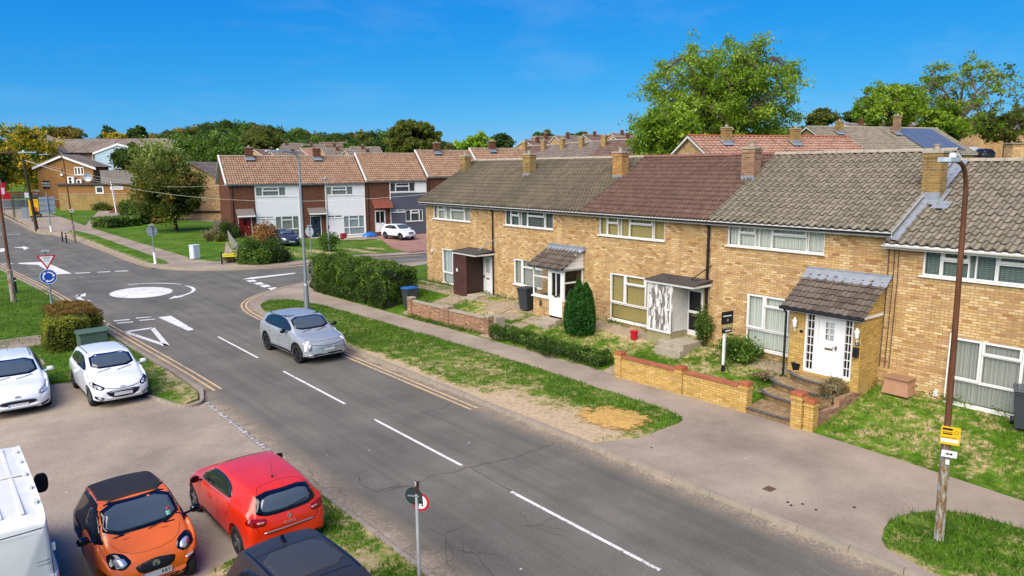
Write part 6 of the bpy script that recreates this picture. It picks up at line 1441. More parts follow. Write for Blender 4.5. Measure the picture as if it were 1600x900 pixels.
# curved doorsteps
M_edge = brick('blue_brick_edge', ['#3c3e42', '#4a4c50', '#565a5e'], '#7f7d78', '#202226', .1, .5, .012); M_bond = brick('paved_step', ['#8a6f4c', '#a3855c', '#7d6848', '#b0946a'], '#6d6250', '#4a3e2c', .2, .1, .008)
t = thing('door_steps', 'fan shaped paved doorsteps edged in blue brick leading to the white door', 'steps', (19.0, 10.0, 0))
def fan(z, pts, back, th=.16):
    m = MB(); P = smooth_line(pts, 2)+back; P = [(x-19, y-10) for x, y in P]
    ar = sum(P[i][0]*P[(i+1) % len(P)][1]-P[(i+1) % len(P)][0]*P[i][1] for i in range(len(P)))
    if ar < 0: P = P[::-1]
    m.prism(P, z-th-.2, z-.004); s_ = m.build('step', M_bond, t)
    e = MB(); L = [(x-19, y-10) for x, y in smooth_line(pts, 2)]; o_ = off(L, -.015); i_ = off(L, .12)
    n = len(L); b_ = e.vs([(*p, z+.004) for p in o_]+[(*p, z+.004) for p in i_]+[(*p, z-th) for p in o_]); acc = 0
    for k in range(n-1):
        d = (Vector(L[k+1])-Vector(L[k])).length; uv = [(acc, 0), (acc, .2), (acc+d, .2), (acc+d, 0)]
        e.face((b_+k, b_+n+k, b_+n+k+1, b_+k+1), uv); e.face((b_+2*n+k, b_+k, b_+k+1, b_+2*n+k+1), uv); acc += d
    e.build('edging', M_edge, s_)
fan(.9, [(20.1, 10.95), (19.75, 10.75), (19.4, 10.1), (19.35, 9.6), (19.42, 9.15)], [(20.25, 9.1), (20.25, 10.95)])
fan(.7, [(19.6, 11.25), (19.2, 10.95), (18.95, 10.3), (18.9, 9.6), (19.0, 9.12)], [(19.8, 9.12), (19.8, 11.2)])
fan(.48, [(18.85, 11.15), (18.55, 10.8), (18.4, 10.0), (18.35, 9.15)], [(19.2, 9.15), (19.2, 11.1)])
fan(.27, [(17.62, 10.85), (17.6, 10.2), (17.58, 9.45)], [(18.8, 9.2), (18.8, 11.0)], .14)
m = MB(); t = thing('plant_pot', 'square black planter on the top doorstep', 'planter', (20.02, 10.7, .9)); m.lathe([(.13, 0), (.19, .24), (.2, .24), (.2, .27), (.17, .27), (.165, .2), (.0001, .2)], 4, Matrix.Rotation(pi/4, 4, 'Z')); m.build('pot', M_blk, t)
leaves('plant', [(random.gauss(0, .05), random.gauss(0, .05), .26+abs(random.gauss(0, .1))) for _ in range(90)], .05, LM['mid'], t)
# canopy step slabs
for (x0, x1, Y0_, dp_, zz) in ((5.45, 6.5, 14.75+6.4-.0, 0, 0),): pass
m = MB(); t = thing('door_step', 'concrete doorstep below the peeling white bin store', 'step', (20.3, 15.2, 0)); m.bbox(-.35, .95, -.35, .75, .5, .93, .02); m.build('slab', M_conc, t); m = MB(); m.bbox(-.6, -.36, -.4, .7, .4, .76, .02); m.build('lower_slab', M_conc, t)
m = MB(); t = thing('door_step', 'worn doorstep slab beside the brown bin store', 'step', (20.9, 28.1, 0)); m.bbox(-.2, .85, -.4, .4, .5, .84, .02); m.build('slab', M_conc, t); m = MB(); m.bbox(-.45, -.21, -.4, .4, .4, .75, .02); m.build('lower_slab', M_conc, t)
t = thing('door_step', 'two low doorstep slabs in front of the glazed porch door', 'step', (20.1, 21.7, 0)); m = MB(); m.bbox(-.2, .15, -.45, .5, .4, .78, .02); m.build('slab', M_conc, t); m = MB(); m.bbox(-.55, -.22, -.4, .45, .35, .66, .02); m.build('lower_slab', M_conc, t)
t = thing('storage_box', 'terracotta coloured chamfered box against the wall right of the porch', 'box', (20.75, 8.05, .7), TRZ)
m = MB(); m.v = [(-.36, -.3, 0), (.36, -.3, 0), (.36, .3, 0), (-.36, .3, 0), (-.3, -.24, .42), (.3, -.24, .42), (.3, .24, .42), (-.3, .24, .42)]
for f_ in ((0,3,2,1),(4,5,6,7),(0,1,5,4),(1,2,6,5),(2,3,7,6),(3,0,4,7)): m.face(f_)
m.build('box_body', plain('box_terracotta', '#a0785c', .85, 0, .15), t); m = MB(); m.bbox(-.34, .34, -.28, .28, .421, .48, .015); m.build('lid', plain('box_lid', '#8f6c52', .85, 0, .15), t)
# ================================================================ BINS
M_bin = plain('bin_grey', '#363a3d', .5, 0, .1)
def wheelie(label, loc, rz, lid, body=M_bin, sc=1.):
    t = thing('wheelie_bin', label, 'bin', loc, rz, 'wheelie bins in the front gardens'); t.scale = (sc, sc, sc); m = MB()
    m.v = [(-.22, -.24, .06), (.22, -.24, .06), (.22, .2, .06), (-.22, .2, .06), (-.28, -.34, .98), (.28, -.34, .98), (.28, .3, .98), (-.28, .3, .98)]
    for f_ in ((0,3,2,1),(4,5,6,7),(0,1,5,4),(1,2,6,5),(2,3,7,6),(3,0,4,7)): m.face(f_)
    m.box(-.3, .3, -.36, .32, .93, .97); m.build('bin_body', body, t)
    m = MB(); m.bbox(-.3, .3, -.38, .33, .985, 1.03, .012); m.bbox(-.24, .24, -.3, .25, 1.025, 1.06, .015); m.build('lid', lid, t)
    m = MB(); m.tube([(-.24, .36, .97), (.24, .36, .97)], .018, 8); m.build('handle', M_blk, t)
    for s in (-1, 1): m = MB(); m.lathe([(.1, -.03), (.1, .03), (.06, .035), (.0001, .035)], 16, Matrix.Translation((s*.27, .25, .1)) @ Matrix.Rotation(s*pi/2, 4, 'Y')); w_ = m.build('wheel', M_blk, t); m = MB(); m.lathe([(.055, .036), (.0001, .045)], 12, Matrix.Translation((s*.27, .25, .1)) @ Matrix.Rotation(s*pi/2, 4, 'Y')); m.build('hub', M_wd, w_)
    return t
wheelie('dark grey wheelie bin standing left of the glazed porch', (20.75, 24.0, GT(20.7, 24)+.03), -pi/2+.1, M_bin)
wheelie('dark wheelie bin with blue lid tucked behind the end of the tall hedge', (18.3, 29.9, .25), -pi/2, plain('blue_lid', '#2c5f9a', .4))
wheelie('dark grey wheelie bin under the window at the right edge', (20.35, 4.95, GT(20.4, 5)), -pi/2+.3, plain('scuffed_lid', '#4a4e52', .4, 0, .25))
t = thing('lidded_bin', 'red plastic bin standing beside the peeling bin store', 'bin', (20.35, 17.4, GT(20.35, 17.4))); t.scale = (.8, .8, .8); m = MB(); m.lathe([(.13, 0), (.17, .34), (.19, .34), (.19, .37), (.16, .37), (.15, .1), (.0001, .1)], 14); m.build('bin_body', plain('red_plastic', '#b01020', .4), t); m = MB(); m.lathe([(.2, .37), (.2, .41), (.05, .45), (.0001, .45)], 14); m.build('lid', plain('red_plastic', '#b01020', .4), t)
# ================================================================ STREET FURNITURE
def rust_mat():
    a = N('rusty_column'); n_ = a.noise(a.stretch(a.co(), (3, 3, .5)), 2.5, 6, .75); sp = a.n('SeparateXYZ'); a.l(a.co(), sp.inputs[0])
    n2 = a.noise(a.stretch(a.co(), (4, 4, 1.)), 4, 5, .8)
    up = a.ramp(n_, [(.35, '#4f3020'), (.6, '#6d4630'), (.75, '#8a6a4c')]); low = a.ramp(n2, [(.4, '#6b4c30'), (.5, '#8c7a5c'), (.58, '#9aa0a0')])
    f = a.ramp(a.math('DIVIDE', sp.outputs['Z'], 7.), [(.22, 1.), (.34, 0.)]); a.set(a.mix(f, up, low), .75, .15, .3); a.bump(n2, .4, .01); return a.m
M_rust = rust_mat(); M_galv = plain('galvanised_steel', '#8b9398', .45, .5, .08, 5); M_ledw = plain('lamp_head_white', '#a3afb4', .5)
def lamp(name, label, loc, H, arm, ang, mat, r0=.085, r1=.05, sheath=1.4, head=.75, tilt=(0, 0), small=False):
    t = thing(name, label, 'street lamp', loc, ang, None); m = MB()
    m.tube([(0, 0, -.1), (tilt[0]*sheath/H, tilt[1]*sheath/H, sheath)], [r0*1.25, r0*1.2], 8 if mat is M_rust else 14); m.tube([(tilt[0]*sheath/H, tilt[1]*sheath/H, sheath-.0), (tilt[0]*(sheath+.08)/H, tilt[1]*(sheath+.08)/H, sheath+.08)], [r0*1.2, r0*.8], 12); pts = [(tilt[0]*z/H, tilt[1]*z/H, z) for z in np.linspace(sheath, H-.45 if arm else H, 6)]
    rad = list(np.linspace(r0*.78, r1, 6))
    if arm:
        for k in range(1, 7): u = k/6*pi/2; pts.append((tilt[0]+.45*(1-cos(u)), tilt[1], H-.45+.45*sin(u))); rad.append(r1*.9)
        pts.append((tilt[0]+max(.5, arm-.2), tilt[1], H+.03)); rad.append(r1*.75)
    m.tube(pts, rad, 12); m.build('column', mat, t, auto=40)
    x = tilt[0]+(arm if arm else 0); m = MB(); hl = head
    m.prism([(x-.25*hl, -.06), (x+.1, -.13), (x+.75*hl, -.1), (x+.8*hl, 0), (x+.75*hl, .1), (x+.1, .13), (x-.25*hl, .06)], H+.0, H+.07, Matrix.Translation((0, tilt[1], 0))); h_ = m.build('lamp_head', M_ledw, t)
    m = MB(); m.lathe([(.05, .07), (.05, .12), (.03, .14), (.0001, .14)], 10, Matrix.Translation((x+.05, tilt[1], H))); m.build('photocell', M_w, h_); m = MB(); m.box(x+.0, x+.65*hl, tilt[1]-.08, tilt[1]+.08, H-.015, H-.001); m.build('lens', M_lens, h_)
    return t
lD = lamp('street_lamp', 'rusty brown street lamp column by the dropped kerb on the right', (14.04, 4.54, .1), 6.95, .65, PI, M_rust, .072, .04, 2.0, .5, (.34, 0))
def board(t, nm, x, y, z, w_, h, mat, rz, back=None, r_=0):
    M_ = Matrix.Translation((x, y, z)) @ Matrix.Rotation(rz, 4, 'Z') @ Matrix.Rotation(pi/2, 4, 'X'); m = MB()
    if r_: m.lathe([(w_/2, -.006), (w_/2, .006)], 28, M_)
    else: m.box(-w_/2, w_/2, -h/2, h/2, -.006, .006, M_)
    o = m.build(nm, mat, t); return o, M_
M_syel = plain('sign_yellow', '#d9a910', .5, 0, .04); M_swh = plain('sign_white', '#d6d8d8', .45, 0, .04); M_sblk = plain('sign_black', '#141618', .5); M_sred = plain('sign_red', '#b0121a', .45); M_sblu = plain('sign_blue', '#10409a', .45); M_sgrey = plain('sign_back_grey', '#9aa3a8', .5, .3, .08)
o, M_ = board(lD, 'planning_notice', .2, .09, 2.12, .3, .33, M_syel, pi-1.24)
def overl(par, M_, x0, x1, y0, y1, mat, nm='printed_panel', d=.0075, hidden=False):
    m = MB(); m.box(x0, x1, y0, y1, d, d+.0015, M_); return m.build(nm, mat, par)
# camera-side faces: the lamp's local frame is turned by 180 degrees
for (x0, x1, y0, y1, mt) in ((-.13, .03, .1, .14, M_sblk), (-.13, .03, .06, .07, M_sblk), (-.12, .03, .02, .045, M_sblk), (-.14, .13, -.12, -.06, M_swh), (-.14, .1, -.04, -.03, M_sblk)): overl(o, M_, x0, x1, y0, y1, mt)
m = MB(); m.lathe([(.028, .0076), (.028, .0095), (.034, .0095), (.034, .0076)], 20, M_ @ Matrix.Translation((.09, .07, 0)), False); m.build('emblem_ring', M_sblk, o)
o2, M2 = board(lD, 'parking_plate', .2, .1, 1.78, .24, .12, M_swh, pi-1.24); text('↔', .1, M_sblk, o2, M2 @ Matrix.Translation((0, 0, .007)), 'arrow', .001); overl(o2, M2, -.05, .05, -.012, .012, M_sblk)
o3, M3 = board(lD, 'column_number', .19, .08, 1.62, .06, .09, M_swh, pi-1.24)
lamp('street_lamp', 'rusty brown street lamp at the left edge in front of the give way sign', (3.65, 46.19, .1), 7.85, 1.25, 0, M_rust, .11, .065, 1.7, .8, (-.1, 0))
lamp('street_lamp', 'tall galvanised grey street lamp on the verge behind the silver car', (14.4, 33.19, .12), 7.7, 1.0, PI+.1, M_galv, .1, .055, 1.3, .85)
t = lamp('street_lamp', 'slim grey street lamp with small round sign outside the clad houses', (27.1, 57.2, -.1), 6.3, 0, PI, M_galv, .1, .045, 1.3, .5)
o, M_ = board(t, 'speed_sign', 0, .08, 2.25, .36, .36, M_swh, pi+.6, r_=1); m = MB(); m.lathe([(.13, .008), (.13, .011), (.175, .011), (.175, .008)], 24, M_, False); m.build('sign_ring', M_sred, o); overl(o, M_, -.07, .07, -.06, .06, M_sblk)
t = lamp('street_lamp', 'thin rusty street lamp with a little white sign near the pub', (12.1, 82.6, .15), 8.4, 1.3, PI, M_rust, .1, .05, 1.5, .8, (.25, 0)); o, M_ = board(t, 'small_sign', 0, .12, 3.0, .35, .35, M_swh, PI, r_=1); overl(o, M_, -.08, .08, -.07, .07, M_sblk)
# telegraph pole with wires
t = thing('telegraph_pole', 'thick dark wooden telegraph pole beside the bus shelter', 'telegraph pole', (10.95, 99.8, .3)); m = MB(); m.tube([(0, 0, -.2), (-.55, 0, 8.3)], [.19, .13], 10); m.build('pole', M_barkd, t)
m = MB(); m.box(-1.0, -.1, -.08, .02, 7.9, 8.0); m.build('cross_arm', M_barkd, t)
a0 = Vector((10.4, 99.8, 8.3))
for k, (e, sag) in enumerate(((dp(352, 289, 74), 1.2), (dp(571, 300, 79), 1.6), (dp(700, 300, 50), 2.2))):
    m = MB(); m.tube([a0.lerp(e, u)-Vector((0, 0, sag*4*u*(1-u))) for u in np.linspace(0, 1, 18)], .009, 4); tag(m.build('overhead_wire', M_wd), ['overhead cable from the pole to the red door house', 'overhead cable from the pole to the middle of the clad row', 'lowest overhead cable from the pole towards the brick terrace'][k], 'cable', 'overhead cables')
# give way sign
gw = thing('give_way_sign', 'give way triangle above a blue mini roundabout disc on a grey post', 'road sign', (5.02, 43.3, .1)); ga = math.atan2(-5.02, 43.3)*-1
m = MB(); m.tube([(0, 0, -.05), (-.05, 0, 2.85)], .045, 10); m.tube([(0, 0, -.05), (0, 0, .3)], .085, 10); m.build('post', M_galv, gw)
Mg = Matrix.Translation((-.02, -.06, 0)) @ Matrix.Rotation(-.12, 4, 'Z') @ Matrix.Rotation(pi/2, 4, 'X')
def tri(s): return [(-s*.5, s*.29), (0, -s*.58), (s*.5, s*.29)]
m = MB(); m.prism(tri(.84), -.005, .005, Mg @ Matrix.Translation((0, 2.43, 0))); o = m.build('triangle_plate', M_sred, gw); m = MB(); m.prism(tri(.62), .0055, .008, Mg @ Matrix.Translation((0, 2.44, 0))); m.build('triangle_face', M_swh, o)
text('GIVE', .15, M_sblk, o, Mg @ Matrix.Translation((0, 2.53, .009)), 'lettering', .001); text('WAY', .1, M_sblk, o, Mg @ Matrix.Translation((0, 2.4, .009)), 'lettering', .001)
m = MB(); m.lathe([(.38, -.005), (.38, .005)], 32, Mg @ Matrix.Translation((0, 1.57, 0))); o = m.build('roundabout_disc', M_sblu, gw); m = MB(); Mc = Mg @ Matrix.Translation((0, 1.57, .0055))
m.lathe([(.355, 0), (.355, .002), (.375, .002), (.375, 0)], 32, Mc, False)
for k in range(3):
    a0_, a1_ = radians(100-120*k), radians(20-120*k); pts = [(.23*cos(a0_+(a1_-a0_)*i/8), .23*sin(a0_+(a1_-a0_)*i/8)) for i in range(9)]; n0 = len(m.v)
    for i in range(8):
        p, q = Vector(pts[i]), Vector(pts[i+1]); u = p.normalized()*.03; v_ = q.normalized()*.03; m.poly([Mc @ Vector((*(p+u), .002)), Mc @ Vector((*(q+v_), .002)), Mc @ Vector((*(q-v_), .002)), Mc @ Vector((*(p-u), .002))][::-1])
    e = Vector(pts[-1]); tdir = (e-Vector(pts[-2])).normalized(); nn = Vector((-tdir.y, tdir.x)); m.poly([Mc @ Vector((*(e+nn*.075), .002)), Mc @ Vector((*(e-nn*.075), .002)), Mc @ Vector((*(e+tdir*.13), .002))][::-1])
m.build('arrows', M_swh, o); m = MB(); m.box(-.2, .14, -.14, .0, 2.86, 2.93); m.build('sign_light', M_ledw, gw)
def rsign(label, loc, H, dia, rz, back=True, collar=True):
    t = thing('road_sign', label, 'road sign', loc); m = MB(); m.tube([(0, 0, -.05), (-.06, 0, H)], .04, 10); m.build('post', M_galv, t)
    o, M_ = board(t, 'sign_disc', -.05, .05, H-dia/2-.05, dia, dia, M_sgrey if back else M_swh, rz, r_=1); m = MB()
    for zz in (-.2, .2): m.box(-.22, .22, zz*dia-.02, zz*dia+.02, .0065, .02, M_)
    m.build('brackets', M_galv, o); m = MB(); m.box(-.25, .1, -.12, .06, H+.0, H+.06); m.build('sign_light', M_ledw, t)
    if collar: m = MB(); m.tube([(0, 0, .15), (-.02, 0, .85)], .1, 10); m.tube([(0, 0, .0), (0, 0, .16)], [.13, .1], 10); m.build('post_base', M_w, t)
    return t
rsign('back of a round sign on a white based post near the roundabout', (13.61, 58.33, .12), 2.85, .75, PI*0)
rsign('back of a round sign on a grey post outside the blue front door', (22.9, 51.4, .1), 2.7, .75, -1.1, collar=False)
t = thing('direction_sign', 'back of a square grey direction sign on the far verge', 'road sign', (11.75, 95.0, .15)); m = MB(); m.tube([(0, 0, -.05), (-.1, 0, 4.5)], .06, 8); m.build('post', M_galv, t); m = MB(); m.box(-.85, .65, .06, .08, 2.2, 4.05); o = m.build('sign_board', M_sgrey, t); m = MB(); [m.box(-.83, .63, .03, .058, z, z+.07) for z in (2.5, 3.1, 3.7)]; m.build('rails', M_galv, o); m = MB(); m.tube([(0, 0, 0), (0, 0, .8)], .13, 8); m.build('post_base', M_w, t)
# no motor vehicles repeater near the bottom
x, y = g(655.5, 916, .08); t = thing('road_sign', 'short worn post with small red ringed round sign at the bottom of the picture', 'road sign', (x, y, .08)); Hn = 1.88
m = MB(); m.tube([(0, 0, -.05), (0, 0, Hn)], .03, 12); m.build('post', plain('white_grey_post', '#a5a8a6', .6, .2, .15, 8), t); m = MB(); m.tube([(0, 0, Hn-.22), (.01, 0, Hn)], .036, 12); m.tube([(0, 0, -.05), (0, 0, .2)], .034, 12); m.build('worn_cap', plain('peeled_black', '#3a2620', .8, 0, .4, 20), t)
Mn = Matrix.Translation((.035, -.05, Hn-.36)) @ Matrix.Rotation(-1.0, 4, 'Z') @ Matrix.Rotation(pi/2, 4, 'X')
m = MB(); m.lathe([(.155, -.004), (.155, .004)], 32, Mn); o = m.build('sign_disc', M_sred, t); m = MB(); m.lathe([(.118, .0045), (.118, .006), (.0001, .006)], 32, Mn); m.build('sign_face', M_swh, o)
m = MB()
for (x0, x1, y0, y1) in ((-.05, .05, -.03, .025), (-.04, .04, .045, .06), (-.05, -.02, -.07, -.035), (.02, .05, -.07, -.035), (-.05, -.035, .025, .06), (.035, .05, .025, .06)): m.box(x0, x1, y0, y1, .0065, .008, Mn)
m.build('lorry_symbol', M_sblk, o)
Mb_ = Matrix.Translation((-.04, .03, Hn-.26)) @ Matrix.Rotation(2.2, 4, 'Z') @ Matrix.Rotation(pi/2, 4, 'X'); m = MB(); m.lathe([(.15, -.004), (.15, .004)], 32, Mb_); o = m.build('sign_back', plain('dark_sign_back', '#2c3836', .5, .2), t); m = MB(); m.box(-.1, .1, -.012, .012, -.016, -.005, Mb_); m.build('bracket', M_galv, o)
# for sale board
t = thing('for_sale_board', 'black and gold for sale board on a white post in the garden', 'estate agent board', (19.6, 13.0, GT(19.6, 13))); m = MB(); m.box(-.035, .035, -.035, .035, 0, 1.75); m.build('post', M_w, t); m = MB(); m.box(-.045, .045, -.045, .045, 0, .22); m.tube([(0, -.05, .3), (.0, -.25, .0)], .015, 5); m.build('post_base', M_blk, t)
rzf = -.157
for z, w_, h, mt, tx, ts, tm in ((1.78, .52, .4, M_sblk, 'Geoffrey Dale', .075, M_swh), (1.5, .5, .15, plain('gold_board', '#8f7a22', .5), 'FOR SALE', .1, M_swh), (1.35, .44, .13, M_sblk, 'rightmove', .075, M_swh)):
    o, M_ = board(t, 'board_panel', .03, -.06, z, w_, h, mt, rzf)
    if tx == 'Geoffrey Dale': text('51', .09, tm, o, M_ @ Matrix.Translation((.02, -.09, .0065)), 'lettering', .001); m = MB(); m.box(-.2, .18, .04, .075, .0065, .008, M_); m.build('name_band', M_swh, o)
    elif tx == 'FOR SALE': text(tx, ts, tm, o, M_ @ Matrix.Translation((0, 0, .0065)), 'lettering', .001)
    else: m = MB(); m.box(-.08, .17, -.02, .02, .0065, .008, M_); m.build('name_band', M_swh, o)
# street name plate
x, y = g(347, 413, .12); t = thing('street_name_sign', 'yellow street name plate on two black posts at the junction', 'street sign', (x, y, .12), frz-.35)
for xx in (0, 1.15): m = MB(); m.box(xx-.05, xx+.05, -.05, .05, 0, .92); m.build('post', M_blk, t)
m = MB(); m.box(.06, 1.09, -.03, -.005, .55, .8); o = m.build('name_plate', plain('plate_yellow', '#c9bc20', .5), t); text('TURNER ROAD', .14, M_sblk, o, XZ(.575, -.033, .675), 'lettering', .001)
# cabinets, bollards
x, y = g(305, 404, .15); t = thing('utility_cabinet', 'tall white utility cabinet on the grass by the far footway', 'cabinet', (x, y, .15), .35); m = MB(); m.bbox(-.3, .3, -.25, .25, 0, 1.02, .02); m.build('cabinet_body', plain('cab_white', '#c2c8d0', .5), t); m = MB(); m.bbox(-.33, .33, -.28, .28, 1.021, 1.09, .03); m.build('lid', plain('cab_white', '#c2c8d0', .5), t); m = MB(); m.box(-.24, -.01, -.262, -.252, .08, .95); m.build('door_panel', plain('cab_white', '#c2c8d0', .5), t)
t = thing('utility_cabinet', 'dull green metal cabinet with a pitched lid behind the white hatchback', 'cabinet', (4.55, 29.6, .1), .1); M_cg = plain('cabinet_green', '#4a5f50', .6, .1, .12); m = MB(); m.bbox(-.45, .45, -.25, .25, 0, 1.08, .015); m.build('cabinet_body', M_cg, t); m = MB(); m.prism([(-.28, 1.09), (.28, 1.09), (.28, 1.13), (.12, 1.22), (-.12, 1.22), (-.28, 1.13)], -.5, .5, Matrix(((0, 0, 1, 0), (1, 0, 0, 0), (0, 1, 0, 0), (0, 0, 0, 1)))); m.build('lid', M_cg, t)
for k, (px, py, h) in enumerate(((98, 377, .95), (104, 379, .95), (51, 350, .95), (25.5, 458, .9))):
    x, y = g(px, py, .1); t = thing('bollard', ['black timber bollard with a brown top on the far verge', 'plain black timber bollard on the far verge', 'small dark bollard beside the bus shelter', 'short black bollard at the foot of the left street lamp'][k], 'bollard', (x, y, .1), 0, 'timber bollards on the verges'); m = MB(); m.bbox(-.06, .06, -.06, .06, -.05, h, .012); m.build('post', M_blk, t); m = MB(); m.box(-.062, .062, -.062, .062, h-.2, h-.14); m.build('reflector_band', M_wd if k else plain('rust_band', '#7a4a28', .8), t)
x, y = g(148, 354, .1); t = thing('marker_post', 'leaning broken white marker post on the grass verge', 'marker post', (x, y, .1)); m = MB(); m.tube([(0, 0, -.05), (-.12, 0, .6)], .1, 6); m.tube([(.25, 0, -.05), (.1, 0, .45)], .05, 6); m.build('stump', M_wd, t); m = MB(); m.tube([(-.12, 0, .6), (-.14, 0, .75)], .11, 6); m.build('cap', plain('stump_cap', '#6d6a55', .8), t)
# bus shelter and stop
x, y = g(55, 343, .2); t = thing('bus_shelter', 'green framed glass bus shelter with a yellow advert panel', 'bus shelter', (x, y, .25), -.2); M_gf = plain('green_frame', '#1c3a2c', .5)
m = MB(); m.bbox(-.75, .75, -.12, .12, .25, 3.0, .04); m.build('advert_frame', M_gf, t); m = MB(); m.box(-.6, .6, -.135, -.121, .5, 2.85); o = m.build('advert_poster', plain('poster_yellow', '#d9a810', .4), t)
m = MB(); m.lathe([(.4, 0), (.4, .004)], 24, Matrix.Translation((.05, -.136, 1.35)) @ Matrix.Rotation(pi/2, 4, 'X')); m.build('poster_food', plain('poster_orange', '#a8502c', .5, 0, .3, 9), o); m = MB(); m.box(.1, .58, -.142, -.137, .55, 1.1); m.build('poster_dark', M_sblk, o); text('TASTY', .28, M_sblk, o, XZ(0, -.137, 2.5), 'lettering', .001)
m = MB(); m.bbox(-2.6, 1.0, -.2, 1.6, 3.1, 3.25, .05); m.build('canopy', M_gf, t)
for xx in (-2.5, .7): 
    for yy in (-.0, 1.5): m = MB(); m.box(xx-.05, xx+.05, yy+.13, yy+.2, 0, 3.1); m.build('upright', M_gf, t)
m = MB(); m.poly([(-2.4, 1.55, .3), (.6, 1.55, .3), (.6, 1.55, 2.8), (-2.4, 1.55, 2.8)]); m.build('glass_panel', M_gl, t)
t = thing('bus_stop_flag', 'white and green bus stop flag on a slim post by the shelter', 'bus stop', (x-1.2, y-3, .2)); m = MB(); m.tube([(0, 0, 0), (0, 0, 3.6)], .04, 6); m.build('post', M_galv, t); m = MB(); m.box(-.05, .75, -.03, .0, 2.9, 3.9); o = m.build('flag', M_swh, t); m = MB(); m.box(-.04, .74, -.036, -.031, 2.92, 3.2); m.build('route_panel', plain('bus_green', '#3a7a4a', .5), o); m = MB(); m.box(-.6, .3, .0, .03, .4, 1.9); m.build('timetable', M_sgrey, t)
# small far clutter on the front gardens
x, y = g(537, 372, -.15); t = thing('storage_tub', 'small red lidded tub in front of the second clad house', 'tub', (x, y, -.25)); m = MB(); m.bbox(-.28, .28, -.25, .25, 0, .55, .03); m.build('tub_body', plain('tub_red', '#8a2430', .5), t); m = MB(); m.bbox(-.3, .3, -.27, .27, .551, .6, .02); m.build('lid', plain('tub_red', '#8a2430', .5), t)
x, y = g(578, 371, -.3); t = thing('tarpaulin_heap', 'heap covered by a blue tarpaulin beside the terracotta canopy', 'tarpaulin', (x, y, -.45)); m = MB(); v, f, n = cdt([(.95*cos(a_), .5*sin(a_)) for a_ in np.linspace(0, 2*pi, 22)[:-1]], .16); m.v = [(a_, b_, .75*max(0, 1-(a_/1.0)**2-(b_/.55)**2)**.5+.07*noise.noise(Vector((a_*3, b_*3, 0)))) for a_, b_ in v]; [m.face(q) for q in f]; m.build('tarpaulin', plain('tarp_blue', '#1d5fa8', .4, 0, .15), t, smooth=True)
x, y = g(553, 373, -.2); t = thing('timber_stack', 'stack of pale timber planks on the front lawn', 'timber', (x, y, -.3), frz)
for k in range(4): m = MB(); m.box(-1.1+.1*k, 1.0+.08*k, -.1+.03*k, .1+.05*k, .06*k, .06*k+.055); m.build('plank', plain('pale_timber', '#a89a80', .8, 0, .15), t)
x, y = g(500, 374, -.1); 
# wooden fences by the first clad house
def fence(label, pts, h, zf, mat, name='timber_fence', gap=.12):
    x0, y0 = pts[0]; t = thing(name, label, 'fence', (x0, y0, 0)); m = MB(); pl = subdiv(pts, gap+.008, False)
    for a_, b_ in zip(pl[:-1], pl[1:]):
        A = Vector(a_); B = Vector(b_); d = (B-A).normalized(); n_ = Vector((-d.y, d.x))*.012; B = B-d*.012; z = zf(*a_); hh = h+random.uniform(-.015, .015)
        m.prism([(p.x-x0, p.y-y0) for p in (A+n_, A-n_, B-n_, B+n_)], z, z+hh)
    m.build('fence_boards', mat, t)
    for p in subdiv(pts, 1.8, False): m = MB(); z = zf(*p); m.box(p[0]-x0-.05, p[0]-x0+.05, p[1]-y0+.03, p[1]-y0+.12, z, z+h+.08); m.build('fence_post', mat, t)
M_fw = plain('fence_wood', '#5f5448', .9, 0, .25, 6); M_fg = plain('weathered_fence', '#8f8a80', .9, 0, .2, 6)
p1_ = Vector(g(343, 371, .15)); fl0 = fO-fdir*.3
fence('tall weathered board fence running back beside the red brick gable', [tuple(fl0+fnorm*.2-fdir*.4), tuple(fl0+fnorm*3.2-fdir*.5)], 1.75, lambda x, y: .1, M_fw)
fence('low grey picket fence sloping beside the red front door garden', [g(358, 378, .1), g(366, 392, .1), g(372, 399, .1)], 1.0, lambda x, y: .1, M_fg)
# bushes on the far front gardens
def bp(px, py): x, y = g(px, py, .1); return (x, y, GF(x, y))
for (px, py, R_, n, ls, lf, lb) in ((397, 412, (1.15, 1.1, .95), 5000, .12, 'mid', 'wide rounded green bush behind the yellow name plate'), (436, 409, (.9, .9, .9), 3800, .12, 'dark', 'dark green bush in front of the blue grey car'), (408, 384, (1.25, 1.1, .95), 4200, .12, 'copper', 'copper orange bush beside the red front door'),
    (356, 374, (.95, .8, .85), 3000, .12, 'dark', 'dark bush left of the red front door'), (345, 379, (.5, .5, .45), 1300, .1, 'olive', 'small low shrub at the foot of the board fence'), (332, 378, (.7, .6, .6), 1500, .12, 'dry', 'brown twiggy shrub by the board fence'), (362, 410, (.8, .3, .4), 1500, .1, 'dry', 'brown withered shrub behind the street name plate'),
    (516, 391, (.85, .7, .8), 2600, .12, 'mid', 'yellowish green bush at the foot of the slim grey lamp'), (165, 333, (1.4, 1.2, .7), 2500, .2, 'olive', 'low round shrub beside the pub path')):
    bush('garden_bush', lb, bp(px, py), R_, n, ls, lf, group='bushes in the far front gardens')
zpf = lambda x, y: GF(x, y)
boxhedge('clipped_hedge', 'low clipped hedge along the lawn left of the far tree', [g(156, 358, .2), g(207, 354, .2)], 3.2, 1.2, 'mid', 60, .2, zpf, None, .06)
boxhedge('clipped_hedge', 'taller clipped hedge block beside the low hedge near the far tree', [g(211, 351, .2), g(233, 352, .2)], 4.0, 2.9, 'mid', 60, .22, zpf, None, .1)
